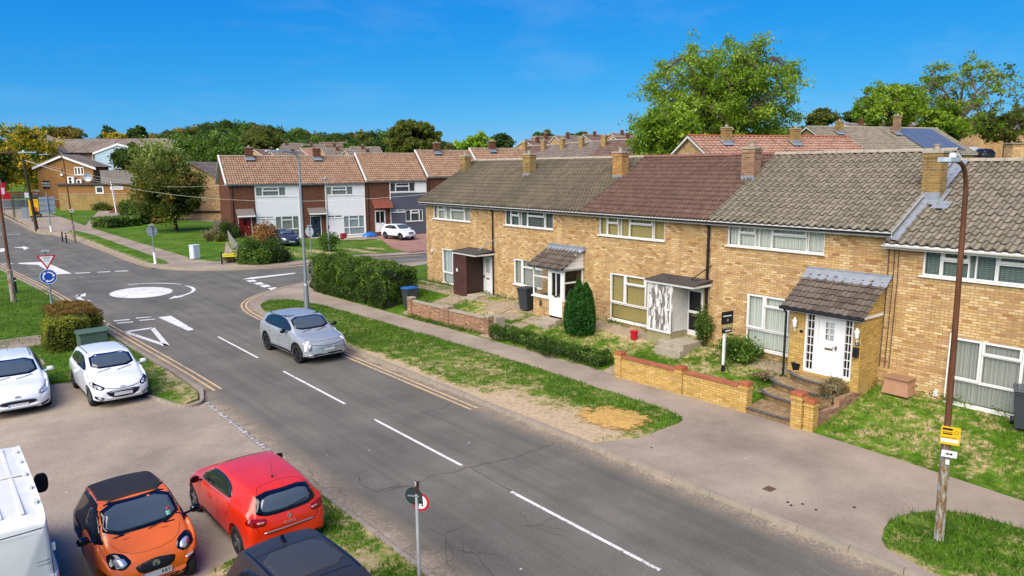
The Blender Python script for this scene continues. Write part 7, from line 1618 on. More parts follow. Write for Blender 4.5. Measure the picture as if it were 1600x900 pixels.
# ================================================================ BACKGROUND BUILDINGS
def sbox(label, A, B, D, zb, ze, zr, wall, rmat, chim=(), group=None, name='house', wins=(), cm=None, tw=.33, amp=.05, ga=.36, flip=False, ns=4, gm=None):
    """gabled house: A,B = ends of the ridge line (x,y); D depth"""
    A = Vector(A[:2]); B = Vector(B[:2]); d = (B-A); W = d.length; d = d/W; n_ = Vector((-d.y, d.x)); o0 = A-n_*D/2
    t = thing(name, label, 'house', (o0.x, o0.y, 0), math.atan2(d.y, d.x), group); m = MB(); hs = [w_[:4] for w_ in wins]
    shell(m, W, D, zb, ze-.05, zr-.04, hs); m.build('wall', wall, t)
    roof(t, -.25, W+.25, 0, D, ze, zr, rmat, tw=tw, ga=ga, amp=amp, ns=ns, ridge_mat=cm or M_conc)
    for c in chim: chimney(t, c[0], D/2+c[1], .55, .45, zr-1.2, zr+c[2], c[3] if len(c) > 3 else M_chb, flz=zr-.3-.3*abs(c[1]), fl=len(c) < 5)
    for w_ in wins: window(t, *w_[:4], FUP, 'grey', b=.06)
    return t
def rp(px, py, d): p = dp(px, py, d); return p
def ridge(pa, da, pb, db):
    A = rp(*pa, da); B = rp(*pb, db); return A, B, (A.z+B.z)/2
gB = 'houses behind the terrace'
# pink roofed house
A, B, z = ridge((1079, 212.5), 47, (1205, 213), 49); sbox('pink tiled house with yellow gable and creeper, directly behind the terrace', A, B, 8, z-7.5, z-2.4, z, M_by, M_tp, [(2.1, -.9, .55), ], gB, amp=.04, cm=M_cope)
A2, B2, z2 = ridge((1205.5, 213), 49, (1322, 214), 51); sbox('pink tiled house with one chimney at its right side behind the terrace', A2, B2, 8, z-7.5, z-2.4, z, M_by, M_tp, [(1.2, -.9, .55)], gB, amp=.04, cm=M_cope)
A, B, z = ridge((1263, 197.5), 66, (1373, 200), 68.5); sbox('tan tiled house with yellow gable and brick chimney on the rise', A, B, 8.5, z-7.5, z-2.5, z, M_by, M_tg2, [(2.4, -1.2, .5)], gB)
A2, B2, z2 = ridge((1373.5, 200), 68.5, (1462, 203), 71); t = sbox('tan tiled house with a roof of solar panels', A2, B2, 8.5, z-7.5, z-2.5, z, M_by, M_tg2, [(.9, -1.2, 1.1, M_bt)], gB)
W_ = (B2-A2).length; sl = 2.5/4.55
M_sol = shiny('solar_cell', '#56606e', .3, .1)
for i in range(4):
    for j in range(2):
        x0 = 1.45+i*1.22; y0 = .1+j*1.95; pz = lambda y: z-2.5+(y+.3)*sl+.14
        m = MB(); n = m.vs([(x0+.02, y0, pz(y0)), (x0+1.15, y0, pz(y0)), (x0+1.15, y0+1.85, pz(y0+1.85)), (x0+.02, y0+1.85, pz(y0+1.85))]); m.face((n, n+1, n+2, n+3)); fr = m.build('solar_panel', M_sol, t, solid=.04)
        m = MB(); e = .02
        for (a_, b_, c_, d_) in ((x0, x0+.04, y0, y0+1.85), (x0+1.13, x0+1.17, y0, y0+1.85), (x0, x0+1.17, y0-.03, y0+.03), (x0, x0+1.17, y0+1.83, y0+1.88)):
            n = m.vs([(a_, c_, pz(c_)+e), (b_, c_, pz(c_)+e), (b_, d_, pz(d_)+e), (a_, d_, pz(d_)+e)]); m.face((n, n+1, n+2, n+3))
        m.build('panel_frame', M_galv, fr)
gC = 'far houses on the rise'
for k, (pa, pb, d, rm, ch) in enumerate((((1318, 193.5), (1363, 193), 105, M_tn, 1), ((1367, 191), (1420, 192), 100, M_tn2, 2), ((1422, 189), (1462, 190), 104, M_tn, 0), ((1500, 184), (1560, 186), 112, M_tn2, 1), ((1562, 189), (1625, 190), 108, M_tn, 1))):
    A, B, z = ridge(pa, d, pb, d+2); sbox(['white gabled bungalow with a brown chimney on the skyline', 'red brown roofed house left of the bare tree on the skyline', 'pale roofed house behind the sparse tree', 'far brown roof seen through the bare tree', 'far pale roof at the right edge of the skyline'][k], A, B, 8, z-6, z-1.9, z, M_wd if k == 0 else M_by, rm, [(2.5, -.8, .8, M_br)] if ch else [], gC, amp=.03, tw=.5, ga=.5)
# row of roofs left of the big tree
secs = [((829, 228), (858, 227), M_tn2), ((858.5, 227), (888, 224.5), M_tn), ((888.5, 224.5), (917, 222), M_tn), ((917.5, 222), (950, 219.8), M_tn), ((950.5, 219.8), (993, 217.5), M_tn2)]
A, _, z0 = ridge((829, 228), 96, (829, 228), 96); d_ = 96
for k, (pa, pb, rm) in enumerate(secs):
    da = 96-k*2.2; A, B, z = ridge(pa, da, pb, da-2.2)
    sbox(['dark roofed house at the left end of the middle distance row', 'second house of the middle distance row, grey roof', 'third house of the middle distance row, grey roof', 'fourth house of the middle distance row, grey roof', 'brown roofed end house with pale gable in the middle distance'][k], A, B, 8.6, z-7, z-2.2, z, M_by, rm, [(.3, -1.5, .55, M_chb, 1)], 'row of houses in the middle distance', amp=.03, tw=.5, ga=.5, wins=[(.6, 1.9, z-3.4, z-2.5)])
m_lab = ['brown roof with tan gable above the middle distance row', 'small grey roof beside the dark round tree', 'brown roof in the upper distance row', 'low dark roof near the big tree', 'grey roof at the skyline left of the big tree', 'far tan roof on the skyline']
for k, (pa, pb, d, rm, hh) in enumerate((((868, 212), (905, 213), 135, M_tn, 3), ((835, 214), (866, 213), 138, M_tn2, 2.5), ((912, 210), (950, 211), 150, M_tn2, 2.2), ((955, 208), (992, 209), 150, M_tn, 2.2), ((820, 220), (850, 219.5), 125, M_tn2, 2), ((960, 214), (1005, 214), 120, M_tn2, 2.2))):
    A, B, z = ridge(pa, d, pb, d+3); sbox(m_lab[k], A, B, 9, z-6.5, z-hh, z, M_by, rm, [(2.2, -.8, .7, M_br, 1), ], 'distant estate roofs', amp=.03, tw=.6, ga=.6)
# estate roofs left of centre, below the wood
lab = ['long tan roof below the wood', 'pale roof with white verges below the wood', 'brown roof in the hollow', 'tan roof beside the round chestnut', 'red brown roof above the clad row', 'grey roof above the clad row', 'pink brown roof right of the willow', 'low tan roof near the lamp head', 'brown roof at the foot of the wood', 'tan gable roof left of the chestnut']
for k, (pa, pb, d, rm, hh) in enumerate((((437, 224), (472, 224), 190, M_tn, 3), ((474, 225), (506, 226), 185, M_tn, 3.2), ((508, 226), (545, 227), 180, M_tn2, 3), ((548, 229), (592, 230), 160, M_tn, 3.2), ((470, 231), (500, 232), 150, M_tp, 2.4), ((503, 232), (548, 233), 148, M_tn, 2.6), ((398, 234), (424, 234), 140, M_tn2, 2.2), ((424, 236), (470, 236), 130, M_tn, 2.2), ((500, 222), (540, 223), 220, M_tn2, 3), ((540, 235), (580, 236), 140, M_tn, 2.2))):
    A, B, z = ridge(pa, d, pb, d+3); sbox(lab[k]+'', A, B, 10, z-6.5, z-hh, z, M_by, rm, [(1.5+k*.3, -.8, .45, M_br, 1)], 'estate roofs below the wood', amp=.03, tw=.7, ga=.7)
# yellow brick gable house behind the willow
dG = 104.; pG = rp(316, 262, dG); A = Vector((pG.x, pG.y)); Bv = A+(fwd*.86+rgt*-.5).normalized()*12
tG = thing('house', 'windowless yellow brown brick gable behind the willow tree', 'house', (0, 0, 0)); 
gx0, gx1 = rp(228, 330, dG), rp(347, 330, dG); W_ = (Vector(gx1[:2])-Vector(gx0[:2])).length; rz_ = math.atan2(gx1.y-gx0.y, gx1.x-gx0.x); tG.location = (gx0.x, gx0.y, 0); tG.rotation_euler = (0, 0, rz_)
zt = rp(305, 254, dG).z; zl = rp(347, 279, dG).z; m = MB(); xr = W_*.62
m.poly([(0, 0, -1), (W_, 0, -1), (W_, 0, zl), (xr, 0, zt), (0, 0, zl-1.2)]); m.poly([(W_, 0, -1), (W_, 12, -1), (W_, 12, zl), (W_, 0, zl)]); m.poly([(0, 12, -1), (0, 0, -1), (0, 0, zl-1.2), (0, 12, zl-1.2)]); m.poly([(W_, 12, -1), (0, 12, -1), (0, 12, zl-1.2), (xr, 12, zt), (W_, 12, zl)]); m.build('wall', M_by, tG)
m = MB(); m.poly([(W_+.3, -.3, zl-.1), (W_+.3, 12.3, zl-.1), (xr, 12.3, zt+.15), (xr, -.3, zt+.15)]); m.poly([(xr, -.3, zt+.15), (xr, 12.3, zt+.15), (-.3, 12.3, zl-1.3), (-.3, -.3, zl-1.3)]); m.build('roof', M_tn, tG, solid=.2)
m = MB(); m.box(0, W_, -.1, -.02, .9, 1.2); m.build('damp_course', M_barkd, tG)
# ---- pub: gabled block + flat roofed wing
dP = 128.
def facing(px0, px1, d, d1=None):
    a_ = rp(px0, 300, d); b_ = rp(px1, 300, d1 or d); return a_, b_, (Vector(b_[:2])-Vector(a_[:2])).length, math.atan2(b_.y-a_.y, b_.x-a_.x)
def zat(py, d, px=120): return rp(px, py, d).z
a_, b_, W_, rz_ = facing(62, 149, dP); s_ = W_/87.
tP = thing('pub_building', 'brown brick pub with a white edged gable and air conditioning units', 'pub', (a_.x, a_.y, 0), rz_); X = lambda px: (px-62)*s_; Z = lambda py: zat(py, dP)
ap = X(103)
wn = (X(120), X(135), Z(273.5), Z(261)); m = MB()
wall_holes(m, 0, W_, -1, Z(261.2), [], 0); 
m.poly([(0, 0, Z(261.2)), (W_, 0, Z(261.2)), (W_, 0, Z(260.5)), (ap, 0, Z(243.5)), (0, 0, Z(260.5))]); m.poly([(W_, 0, -1), (W_, 5, -1), (W_, 5, Z(260)), (W_, 0, Z(260))]); m.poly([(0, 5, -1), (0, 0, -1), (0, 0, Z(260)), (0, 5, Z(260))]); m.build('wall', M_brt, tP)
m = MB(); m.poly([(-.5, -.4, Z(261)), (ap, -.4, Z(242.5)), (ap, 5, Z(242.5)), (-.5, 5, Z(261))][::-1]); m.poly([(ap, -.4, Z(242.5)), (W_+.6, -.4, Z(262)), (W_+.6, 5, Z(262)), (ap, 5, Z(242.5))][::-1]); m.build('roof', M_tn, tP, solid=.15)
m = MB(); 
for (xa, za, xb, zb_) in ((-.6, Z(261.5), ap, Z(242.8)), (ap, Z(242.8), W_+.7, Z(262.5))): m.poly([(xa, -.45, za-.35), (xb, -.45, zb_-.35), (xb, -.45, zb_), (xa, -.45, za)])
m.build('bargeboard', M_w, tP, solid=.08)
window(tP, *wn, [(0, .33, 0, 1, 0), (.33, .66, 0, 1, 0), (.66, 1, 0, 1, 0)], 'net', y=-.12, b=.12)
m = MB(); m.box(X(68.5), X(79), -.15, -.02, Z(294), Z(282)); o = m.build('pub_sign', M_sblk, tP); text('PUBLIC\nHOUSE', .42, M_swh, o, XZ(X(74), -.17, Z(288)), 'lettering', .002)
m = MB(); Md = Matrix.Translation((X(144), -.6, Z(276.5))) @ Matrix.Rotation(pi/2, 4, 'X'); m.lathe([(.0001, 0), (.4, .06), (.78, .24), (.8, .24), (.4, .03), (.0001, -.03)], 20, Md); m.tube([(X(144), 0, Z(276.5)), (X(144), -.6, Z(276.5))], .06, 6); m.build('satellite_dish', M_sgrey, tP)
for (p0, p1, q0, q1) in ((110, 120.5, 287, 276), (124, 132, 287, 280.5)):
    m = MB(); m.bbox(X(p0), X(p1), -.6, -.1, Z(q0), Z(q1), .04); o = m.build('air_conditioner', M_w, tP)
    for zz in ((.28, .72) if p0 == 110 else (.5,)): m = MB(); m.lathe([(.26, 0), (.26, .02)], 16, Matrix.Translation((X(p0)+(X(p1)-X(p0))*.45, -.6, Z(q0)+(Z(q1)-Z(q0))*zz)) @ Matrix.Rotation(pi/2, 4, 'X')); m.build('fan_grille', M_blk, o)
m = MB(); m.box(X(98.5), X(102), -.25, -.02, Z(274.5), Z(271)); m.build('alarm_box', M_w, tP); m = MB(); m.tube([(X(101), -.1, Z(271)), (X(101), -.1, Z(262))], .07, 6); m.build('flue', M_barkd, tP)
dW = 122.; a_, b_, W_, rz_ = facing(91, 235, dW); s_ = W_/144.; X = lambda px: (px-91)*s_; Z = lambda py: zat(py, dW, 150)
tW = thing('pub_annexe', 'long flat roofed brown brick annexe in front of the pub', 'annexe', (a_.x, a_.y, 0), rz_); m = MB()
wr = [(X(150), X(162.5), Z(302.5), Z(291)), (X(173), X(193), Z(296.5), Z(291.5)), (X(208), X(220), Z(296.5), Z(291.5))]
wall_holes(m, 0, W_, -1, Z(289), wr, 0); m.poly([(W_, 0, -1), (W_, 6, -1), (W_, 6, Z(289)), (W_, 0, Z(289))]); m.poly([(0, 6, -1), (0, 0, -1), (0, 0, Z(289)), (0, 6, Z(289))]); m.build('wall', M_brt, tW)
m = MB(); m.box(-.3, W_+.3, -.35, 6.2, Z(289), Z(286.8)); m.build('roof', M_felt, tW); m = MB(); m.box(X(153), W_, 1.2, 5.9, Z(286.7), Z(266)); m.build('roof_block', plain('weathered_felt', '#756f68', .9, 0, .25, .8), tW)
for w_ in wr: window(tW, *w_, [(0, 1, 0, 1, 0)], 'dark', y=-.1, b=.2, sill=False)
dW2 = 118.; a_, b_, W_, rz_ = facing(91.5, 233, dW2); m = MB(); tY = thing('yard_wall', 'long yellow brown brick yard wall in front of the annexe', 'wall', (a_.x, a_.y, 0), rz_); m.box(0, W_, 0, .3, -1, zat(303.5, dW2, 150)); m.build('wall_panel', brick('yard_brick', ['#8f7440', '#a3864c', '#7d6638'], '#8a7a58'), tY); m = MB(); m.box(-.1, W_+.1, -.05, .35, zat(303.5, dW2, 150)+.001, zat(302.6, dW2, 150)); m.build('coping', M_conc, tY)
t = thing('brick_steps', 'red brick steps and planters beside the pub path', 'steps', tuple([*rp(170, 325, 112)[:2], .3]), rz_)
for k in range(4): m = MB(); m.box(0, 3.9, k*1.0, k*1.0+1, -.3, .45+k*.42); m.build('step', M_br, t)
pf = rp(181, 322, 112); t = thing('flagpole', 'leaning white flagpole with a faded flag by the pub steps', 'flagpole', (pf[0], pf[1], .3)); m = MB(); m.tube([(0, 0, 0), (-.4, 0, 5.0)], [.1, .06], 8); m.build('pole', M_w, t); m = MB(); m.poly([(-.25, -.02, 3.9), (-.05, -.02, 3.6), (.05, -.02, 2.1), (-.15, -.02, 2.3)]); m.build('flag', plain('faded_flag', '#c9a8a0', .8), t, solid=.02)
# ---- flats behind
dL = 150.; a_, b_, W_, rz_ = facing(40, 260, dL); s_ = W_/220.; X = lambda px: (px-40)*s_; Z = lambda py: zat(py, dL, 150)
tL = thing('block_of_flats', 'pale blue and tan block of flats with a long grey roof behind the pub', 'flats', (a_.x, a_.y, 0), rz_); M_pb = plain('pale_blue_render', '#9db4bf', .7, 0, .05); m = MB(); m.box(0, W_, .6, 10, -1, Z(238)); m.build('wall', plain('tan_wall', '#8c7660', .85, 0, .12), tL)
m = MB(); n = m.vs([(-2, -.2, Z(238.5)), (W_+2, -.2, Z(238.5)), (W_, 6, Z(215.5)), (X(75), 6, Z(215.5)), (X(44), 7, Z(206))]); m.face((n, n+1, n+2, n+3)); m.face((n, n+3, n+4)); n = m.vs([(W_+2, 12, Z(238.5)), (-2, 12, Z(238.5)), (X(75), 6, Z(215.5)), (W_, 6, Z(215.5))]); m.face((n, n+1, n+2, n+3)); m.build('roof', M_tn, tL, solid=.1)
for (p0, p1, ap_, q) in ((66, 112, 86, 224), (164, 250, 200, 226)):
    m = MB(); m.poly([(X(p0), -2.2, -1), (X(p1), -2.2, -1), (X(p1), -2.2, Z(238)), (X(ap_), -2.2, Z(q)), (X(p0), -2.2, Z(238))]); m.poly([(X(p0), .6, -1), (X(p0), -2.2, -1), (X(p0), -2.2, Z(238)), (X(p0), .6, Z(238))]); m.poly([(X(p1), -2.2, -1), (X(p1), .6, -1), (X(p1), .6, Z(238)), (X(p1), -2.2, Z(238))]); m.build('gable_bay', M_pb, tL)
    m = MB(); 
    for (xa, za, xb, zb_) in ((X(p0)-.4, Z(239), X(ap_), Z(q-.8)), (X(ap_), Z(q-.8), X(p1)+.4, Z(239))): m.poly([(xa, -2.4, za-.4), (xb, -2.4, zb_-.4), (xb, -2.4, zb_), (xa, -2.4, za)]); 
    m.build('bargeboard', M_w, tL, solid=.1)
    m = MB(); m.poly([(X(p0)-.4, -2.4, Z(238.8)), (X(ap_), -2.4, Z(q-.8)), (X(ap_), 5, Z(q-.8)), (X(p0)-.4, 1, Z(238.8))][::-1]); m.poly([(X(ap_), -2.4, Z(q-.8)), (X(p1)+.4, -2.4, Z(238.8)), (X(p1)+.4, 1, Z(238.8)), (X(ap_), 5, Z(q-.8))][::-1]); m.build('bay_roof', M_tn, tL)
for (p0, p1) in ((120, 129), (148, 157)): window(tL, X(p0), X(p1), Z(251), Z(240), [(0, .5, 0, 1, 0), (.5, 1, 0, 1, 0)], 'dark', y=.45, b=.12)
for q in (253,): m = MB(); m.box(X(112), X(166), -1.2, .6, Z(q+4), Z(q+3)); m.box(X(112), X(166), -1.2, -1.12, Z(q+3), Z(q-3.5)); m.build('balcony', M_sgrey, tL)
# ---- far left: low wall, fence, red awning, parked cars
dB = 128.; a_, b_, W_, rz_ = facing(-40, 92, dB); t = thing('boundary_wall', 'low grey blue wall along the pub car park', 'wall', (a_.x, a_.y, 0), rz_); m = MB(); m.box(0, W_, 0, .3, -.5, zat(313, dB, 30)); m.build('wall_panel', plain('grey_wall', '#5a5f66', .9, 0, .2, 2), t); m = MB(); m.box(0, W_, -.04, .34, zat(313, dB, 30)+.001, zat(312, dB, 30)); m.build('coping', M_conc, t)
dB = 134.; a_, b_, W_, rz_ = facing(-20, 91, dB); t = thing('timber_fence', 'brown horizontal board fence in front of the pub gable', 'fence', (a_.x, a_.y, 0), rz_); m = MB()
for k in range(3): z = zat(310, dB, 30)+k*.45; m.box(0, W_, 0, .06, z, z+.34)
m.build('fence_boards', plain('red_brown_fence', '#4a281c', .85, 0, .2), t)
for k in range(8): m = MB(); m.box(k*W_/7-.08, k*W_/7+.08, .07, .2, -.5, zat(300, dB, 30)); m.build('fence_post', M_fw, t)
pr = rp(3, 297, 112); t = thing('red_banner', 'red roadside banner at the left edge of the picture', 'banner', (pr.x, pr.y, .3)); m = MB(); m.tube([(0, 0, 0), (0, 0, 5.4)], .05, 6); m.build('pole', M_galv, t); m = MB(); m.box(-.7, .55, -.02, .02, 2.4, 5.0); m.box(.56, 1.0, -.015, .015, 2.4, 3.4); o = m.build('banner', M_sred, t); m = MB(); m.box(-.1, .3, -.035, -.021, 3.2, 4.2); m.build('banner_mark', M_swh, o)
for k, (px, c) in enumerate(((6, '#2c3038'), (22, '#7d8288'))):
    pc = rp(px, 312, 132); Cc = copy_tree(me_.root); Cc.name = 'saloon_car'; Cc.location = (pc.x, pc.y, .5); Cc.rotation_euler = (0, 0, rz_+1.2+k*.3); Cc['label'] = ['dark car in the pub car park at the far left edge', 'second car in the pub car park behind the grey wall'][k]; Cc['group'] = 'cars in the pub car park'
# ---- right edge: cars and walls up the rise
pc = rp(1533, 249.5, 95); Cc = copy_tree(me_.root); Cc.location = (pc.x, pc.y, pc.z); Cc.rotation_euler = (0, 0, -.9); Cc['label'] = 'dark teal car parked up the rise beyond the terrace roof'; Cc['group'] = 'cars parked behind the terrace'
pc = rp(1512, 248, 98); Cc = copy_tree(su.root); Cc.location = (pc.x, pc.y, pc.z); Cc.rotation_euler = (0, 0, -.9); Cc['label'] = 'white car parked behind the dark teal car up the rise'; Cc['group'] = 'cars parked behind the terrace'
pz_ = rp(1550, 250.5, 95).z+.5
def slabq(name, q, d0, d1, mat, z):
    P = [Vector(rp(px, 250, d)[:2]) for px, d in q]; m = MB(); m.poly([(p.x, p.y, z) for p in P]); tag(m.build(name, mat), kind='structure')
slabq('rear_road', [(1470, 80), (1720, 80), (1750, 104), (1480, 104)], 0, 0, M_path, pz_-.55); slabq('rear_lawn', [(1480, 104.2), (1760, 104.2), (1800, 150), (1490, 150)], 0, 0, M_grass, pz_-.3)
t = thing('brick_building', 'plain yellow brick building with a pale band at the right edge behind the terrace', 'building', (0, 0, 0)); a_, b_, W_, rz_ = facing(1575, 1660, 46); t.location = (a_.x, a_.y, 0); t.rotation_euler = (0, 0, rz_); m = MB(); m.box(0, W_, 0, .8, 3, zat(225, 46, 1590)); m.build('wall', M_by, t); m = MB(); m.box(-.1, W_, -.1, .9, zat(225, 46, 1590)+.001, zat(223.5, 46, 1590)); m.build('roof_edge', M_conc, t)
t = thing('brick_garage', 'small red brick garage between the trees up the rise', 'garage', (0, 0, 0)); a_, b_, W_, rz_ = facing(1526, 1546, 118); t.location = (a_.x, a_.y, 0); t.rotation_euler = (0, 0, rz_); m = MB(); m.box(0, W_, 0, 4, 4, zat(229, 118, 1540)); m.build('wall', M_br, t); m = MB(); m.box(-.2, W_+.2, -.2, 4.2, zat(229, 118, 1540)+.001, zat(227, 118, 1540)); m.build('roof', M_felt, t)
# ================================================================ TREES
def TR(px, py_top, depth, py_bot, wpx, **k):
    """crown drawn by its pixel top, bottom and width at a distance"""
    top = rp(px, py_top, depth); bot = rp(px, py_bot, depth); w_ = wpx/FP*depth/2 if False else wpx/FP_*depth/2; gz = k.pop('gz', None)
    gz = terr(top.x, top.y) if gz is None else gz
    cz = (top.z+bot.z)/2-gz; rz = (top.z-bot.z)/2
    return tree(base=(top.x, top.y, gz), H=top.z-gz, crown=cz, R_=(w_*.86, w_*.86, rz*.9), **k)
FP_ = 1125.
TR(1134, 44, 58, 268, 268, name='ash_tree', label='large spreading bright green tree towering behind the brick terrace', cat='tree', nl=20, ncl=420, nlv=46000, ls=.16, leaf='ash', tr=.4, spread=.062, clsz=1.5, shell=.12, tmin=.3, seed=1, limb=.45)
TR(1040, 160, 54, 262, 110, name='ash_tree', label='lower left shoulder of green foliage beside the large tree', cat='tree', nl=8, ncl=70, nlv=13000, ls=.19, leaf='ash', tr=.18, spread=.2, shell=.2, tmin=.3, seed=2)
TR(1508, 84, 84, 215, 200, name='sparse_tree', label='open branched half bare tree at the top right', cat='tree', nl=18, ncl=130, nlv=8000, ls=.22, leaf='ash', leaf2='olive', f2=.45, tr=.42, spread=.11, shell=.45, tmin=.4, seed=3, limb=.4, bark=plain('pale_bark', '#76695a', .95, 0, .3, 4), clsz=.95)
TR(1392, 128, 82, 206, 118, name='broadleaf_tree', label='rounded green tree left of the half bare tree', cat='tree', nl=9, ncl=90, nlv=12500, ls=.24, leaf='ash', tr=.3, spread=.17, tmin=.4, seed=4)
TR(1474, 165, 82, 232, 80, name='garden_tree', label='bright green garden tree rising behind the last chimney', cat='tree', nl=7, ncl=60, nlv=10000, ls=.23, leaf='ash', tr=.2, spread=.17, seed=5)
TR(1575, 172, 90, 226, 120, name='garden_tree', label='bushy tree above the parked cars at the right', cat='tree', nl=7, ncl=50, nlv=10000, ls=.22, leaf='olive', leaf2='lime', f2=.3, tr=.15, spread=.2, seed=6)
TR(1285, 170, 120, 200, 46, name='broadleaf_tree', label='small round brownish tree on the skyline right of the large tree', cat='tree', nl=6, ncl=30, nlv=4500, ls=.35, leaf='olive', tr=.2, spread=.28, seed=7)
TR(1345, 172, 110, 200, 60, name='broadleaf_tree', label='dark bushy tree behind the tan roof', cat='tree', nl=6, ncl=30, nlv=5000, ls=.32, leaf='dark', tr=.2, spread=.26, seed=8)
TR(647, 187, 118, 245, 96, name='chestnut_tree', label='dense rounded olive green tree above the clad row roofs', cat='tree', nl=9, ncl=110, nlv=21000, ls=.36, leaf='olive', tr=.4, spread=.17, tmin=.45, seed=9, shell=.5)
TR(742, 211, 110, 246, 54, name='lime_green_tree', label='bright lime green tree right of the rounded chestnut', cat='tree', nl=6, ncl=40, nlv=7000, ls=.28, leaf='lime', tr=.2, spread=.24, seed=10)
TR(783, 208, 135, 240, 36, name='broadleaf_tree', label='thin dark tree right of the lime green tree', cat='tree', nl=6, ncl=26, nlv=3600, ls=.32, leaf='dark', tr=.2, spread=.28, seed=11)
TR(852, 203, 150, 232, 42, name='broadleaf_tree', label='dark round tree between the distant roofs', cat='tree', nl=6, ncl=34, nlv=5000, ls=.4, leaf='dark', leaf2='olive', f2=.3, tr=.3, spread=.24, seed=12)
TR(905, 206, 160, 222, 30, name='broadleaf_tree', label='small olive tree on the skyline among the distant roofs', cat='tree', nl=5, ncl=20, nlv=2500, ls=.4, leaf='olive', tr=.2, spread=.3, seed=13)
TR(267, 246, 79, 344, 112, name='maple_tree', label='olive brown tree standing alone on the far lawn', cat='tree', nl=10, ncl=90, nlv=17000, ls=.24, leaf='olive', leaf2='brown', f2=.25, tr=.2, spread=.19, tmin=.1, seed=14, gz=.2, bark=M_barkd, lean=(-.5, .3))
TR(266, 202, 98, 335, 92, name='willow_tree', label='tall pale weeping tree with a white trunk behind the lone tree', cat='tree', nl=10, ncl=90, nlv=20000, ls=.24, leaf='willow', tr=.2, spread=.16, droop=1.5, seed=15, gz=.3, bark=M_birch, lean=(-1.5, 0))
TR(205, 216, 135, 300, 60, name='broadleaf_tree', label='dark spreading tree in front of the flats', cat='tree', nl=8, ncl=50, nlv=9000, ls=.38, leaf='dark', leaf2='olive', f2=.3, tr=.3, spread=.2, seed=16)
TR(34, 190, 140, 305, 104, name='autumn_tree', label='large yellowing autumn tree at the left edge beside the pub', cat='tree', nl=10, ncl=120, nlv=24000, ls=.36, leaf='yellow', leaf2='mid', f2=.38, tr=.4, spread=.17, seed=17, tmin=.35)
TR(-22, 200, 120, 312, 70, name='autumn_tree', label='second yellow green tree half outside the left edge', cat='tree', nl=8, ncl=80, nlv=15000, ls=.36, leaf='yellow', leaf2='mid', f2=.45, tr=.4, spread=.18, seed=18)
for k, (px, pt, d, pb, wp_, lf, lb) in enumerate(((342, 205, 150, 290, 90, 'mid', 'green tree behind the first clad house gable'), (300, 215, 150, 300, 80, 'mid', 'green tree between the willow and the clad house'), (405, 198, 175, 250, 70, 'olive', 'olive tree rising behind the first clad roof'), (320, 196, 210, 250, 70, 'dark', 'dark tree at the left end of the wood'), (108, 194, 200, 235, 40, 'brown', 'brown tinted tree above the flats roof'), (80, 196, 200, 235, 40, 'olive', 'olive tree above the flats roof at the left'), (168, 194, 210, 235, 26, 'dark', 'narrow dark conifer above the flats roof'), (212, 197, 190, 225, 30, 'dark', 'pine like tree above the right end of the flats'), (182, 206, 200, 235, 40, 'yellow', 'yellowish tree peeping over the flats'), (392, 214, 155, 245, 60, 'olive', 'pale olive tree left of the chimney of the first clad house'), (545, 224, 170, 240, 26, 'mid', 'small green tree among the estate roofs'), (478, 228, 165, 244, 24, 'mid', 'small bush like tree by the estate roofs'))):
    TR(px, pt, d, pb, wp_, name='broadleaf_tree', label=lb, cat='tree', nl=6, ncl=int(30+wp_*.4), nlv=int(4000+wp_*70), ls=.42, leaf=lf, tr=.3, spread=.22, seed=20+k, group='trees around the estate', tmin=.25)
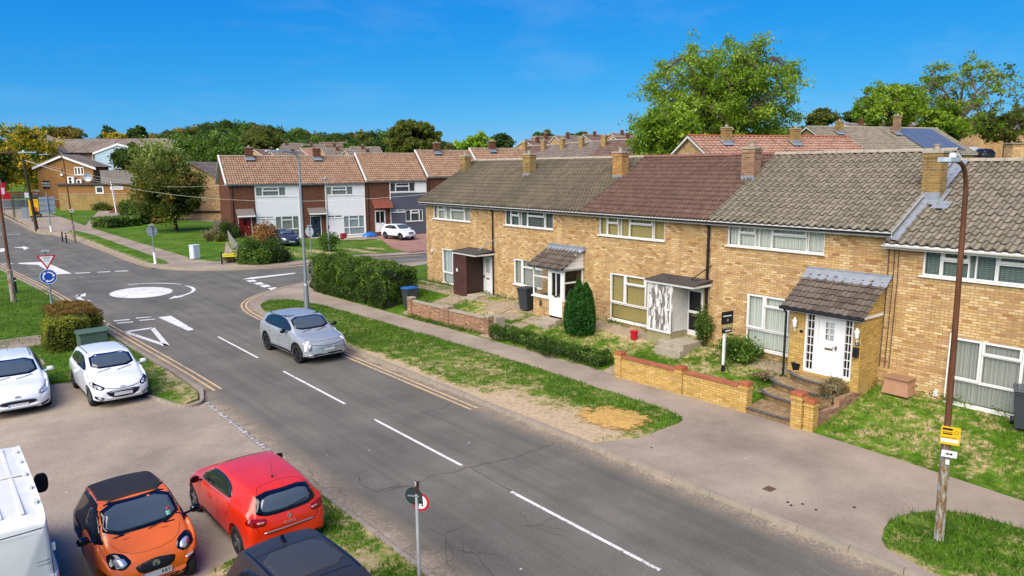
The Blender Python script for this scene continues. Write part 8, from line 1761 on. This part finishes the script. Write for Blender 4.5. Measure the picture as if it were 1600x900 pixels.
# the far-off wood, read as one mass
def wood(name, label, tops, per=260):
    P = []; T = []; B_ = MB(); kinds = []
    for (px, py, d, wp_) in tops:
        c = rp(px, py, d); rr = wp_/FP_*d/2; gz = terr(c.x, c.y); kt = random.uniform(.1, .9); hh = rr*1.1
        n = per; q = RNG.normal(size=(n, 3)); q /= np.linalg.norm(q, axis=1)[:, None]; q *= RNG.uniform(.75, 1.08, n)[:, None]; q[:, 2] = np.where(q[:, 2] < -.4, -q[:, 2], q[:, 2])
        lump = np.array([noise.noise(Vector(v)*2.2+Vector((px, 0, 0))) for v in q]); q *= (1+.25*lump)[:, None]
        P.append(q*np.array([rr, rr, hh])+np.array([c.x, c.y, c.z-hh])); T.append(np.clip(kt+lump*.4+RNG.normal(size=n)*.12, 0, 1)); kinds.append(random.random())
        bm = bmesh.new(); bmesh.ops.create_icosphere(bm, subdivisions=2, radius=1)
        for v in bm.verts: v.co = Vector((v.co.x*rr*.86, v.co.y*rr*.86, v.co.z*hh*.86))*(1+.2*noise.noise(v.co*2.2))
        B_.addbm(bm, Matrix.Translation((c.x, c.y, c.z-hh))); B_.tube([(c.x, c.y, gz-1), (c.x, c.y, c.z-hh)], rr*.12, 5)
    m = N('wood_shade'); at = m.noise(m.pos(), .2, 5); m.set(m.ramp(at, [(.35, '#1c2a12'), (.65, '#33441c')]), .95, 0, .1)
    t = thing(name, label, 'wood'); del t['category']; t['kind'] = 'stuff'
    B_.build('canopy_mass', m.m, t, smooth=True)
    for i, lf in enumerate(('mid', 'dark', 'olive', 'brown')):
        sel = [j for j, kk in enumerate(kinds) if (0, .4, .72, .9)[i] <= kk < (.4, .72, .9, 1.01)[i]]
        if sel: leaves('canopy_leaves', np.concatenate([P[j] for j in sel]), .75, LM[lf], t, np.concatenate([T[j] for j in sel]), up=.5)
tops = []
def sky_y(px): return np.interp(px, [60, 200, 290, 340, 370, 400, 440, 520, 600, 700, 800], [218, 212, 200, 191, 190, 196, 202, 206, 207, 222, 225])
for px in np.arange(60, 800, 9.5): tops.append((px+random.uniform(-4, 4), sky_y(px)+random.uniform(-3, 5), 320+random.uniform(-20, 20), random.uniform(20, 34)))
for px in np.arange(280, 640, 12): tops.append((px+random.uniform(-4, 4), sky_y(px)+10+random.uniform(-3, 6), 280+random.uniform(-15, 15), random.uniform(22, 36)))
for px in np.arange(280, 470, 13): tops.append((px+random.uniform(-4, 4), sky_y(px)+22+random.uniform(-3, 6), 240+random.uniform(-15, 15), random.uniform(26, 40)))
for px in np.arange(-80, 80, 16): tops.append((px, 222+random.uniform(-3, 3), 300, 30))
wood('wood', 'mixed woodland along the skyline beyond the estate', tops, 420)
tops = []
for px in np.arange(930, 1700, 15): tops.append((px+random.uniform(-5, 5), np.interp(px, [900, 1100, 1300, 1500, 1700], [214, 208, 197, 192, 190])+random.uniform(-3, 4), 180+random.uniform(-15, 15), random.uniform(20, 34)))
wood('wood', 'distant trees behind the houses on the rise at the right', tops, 300)
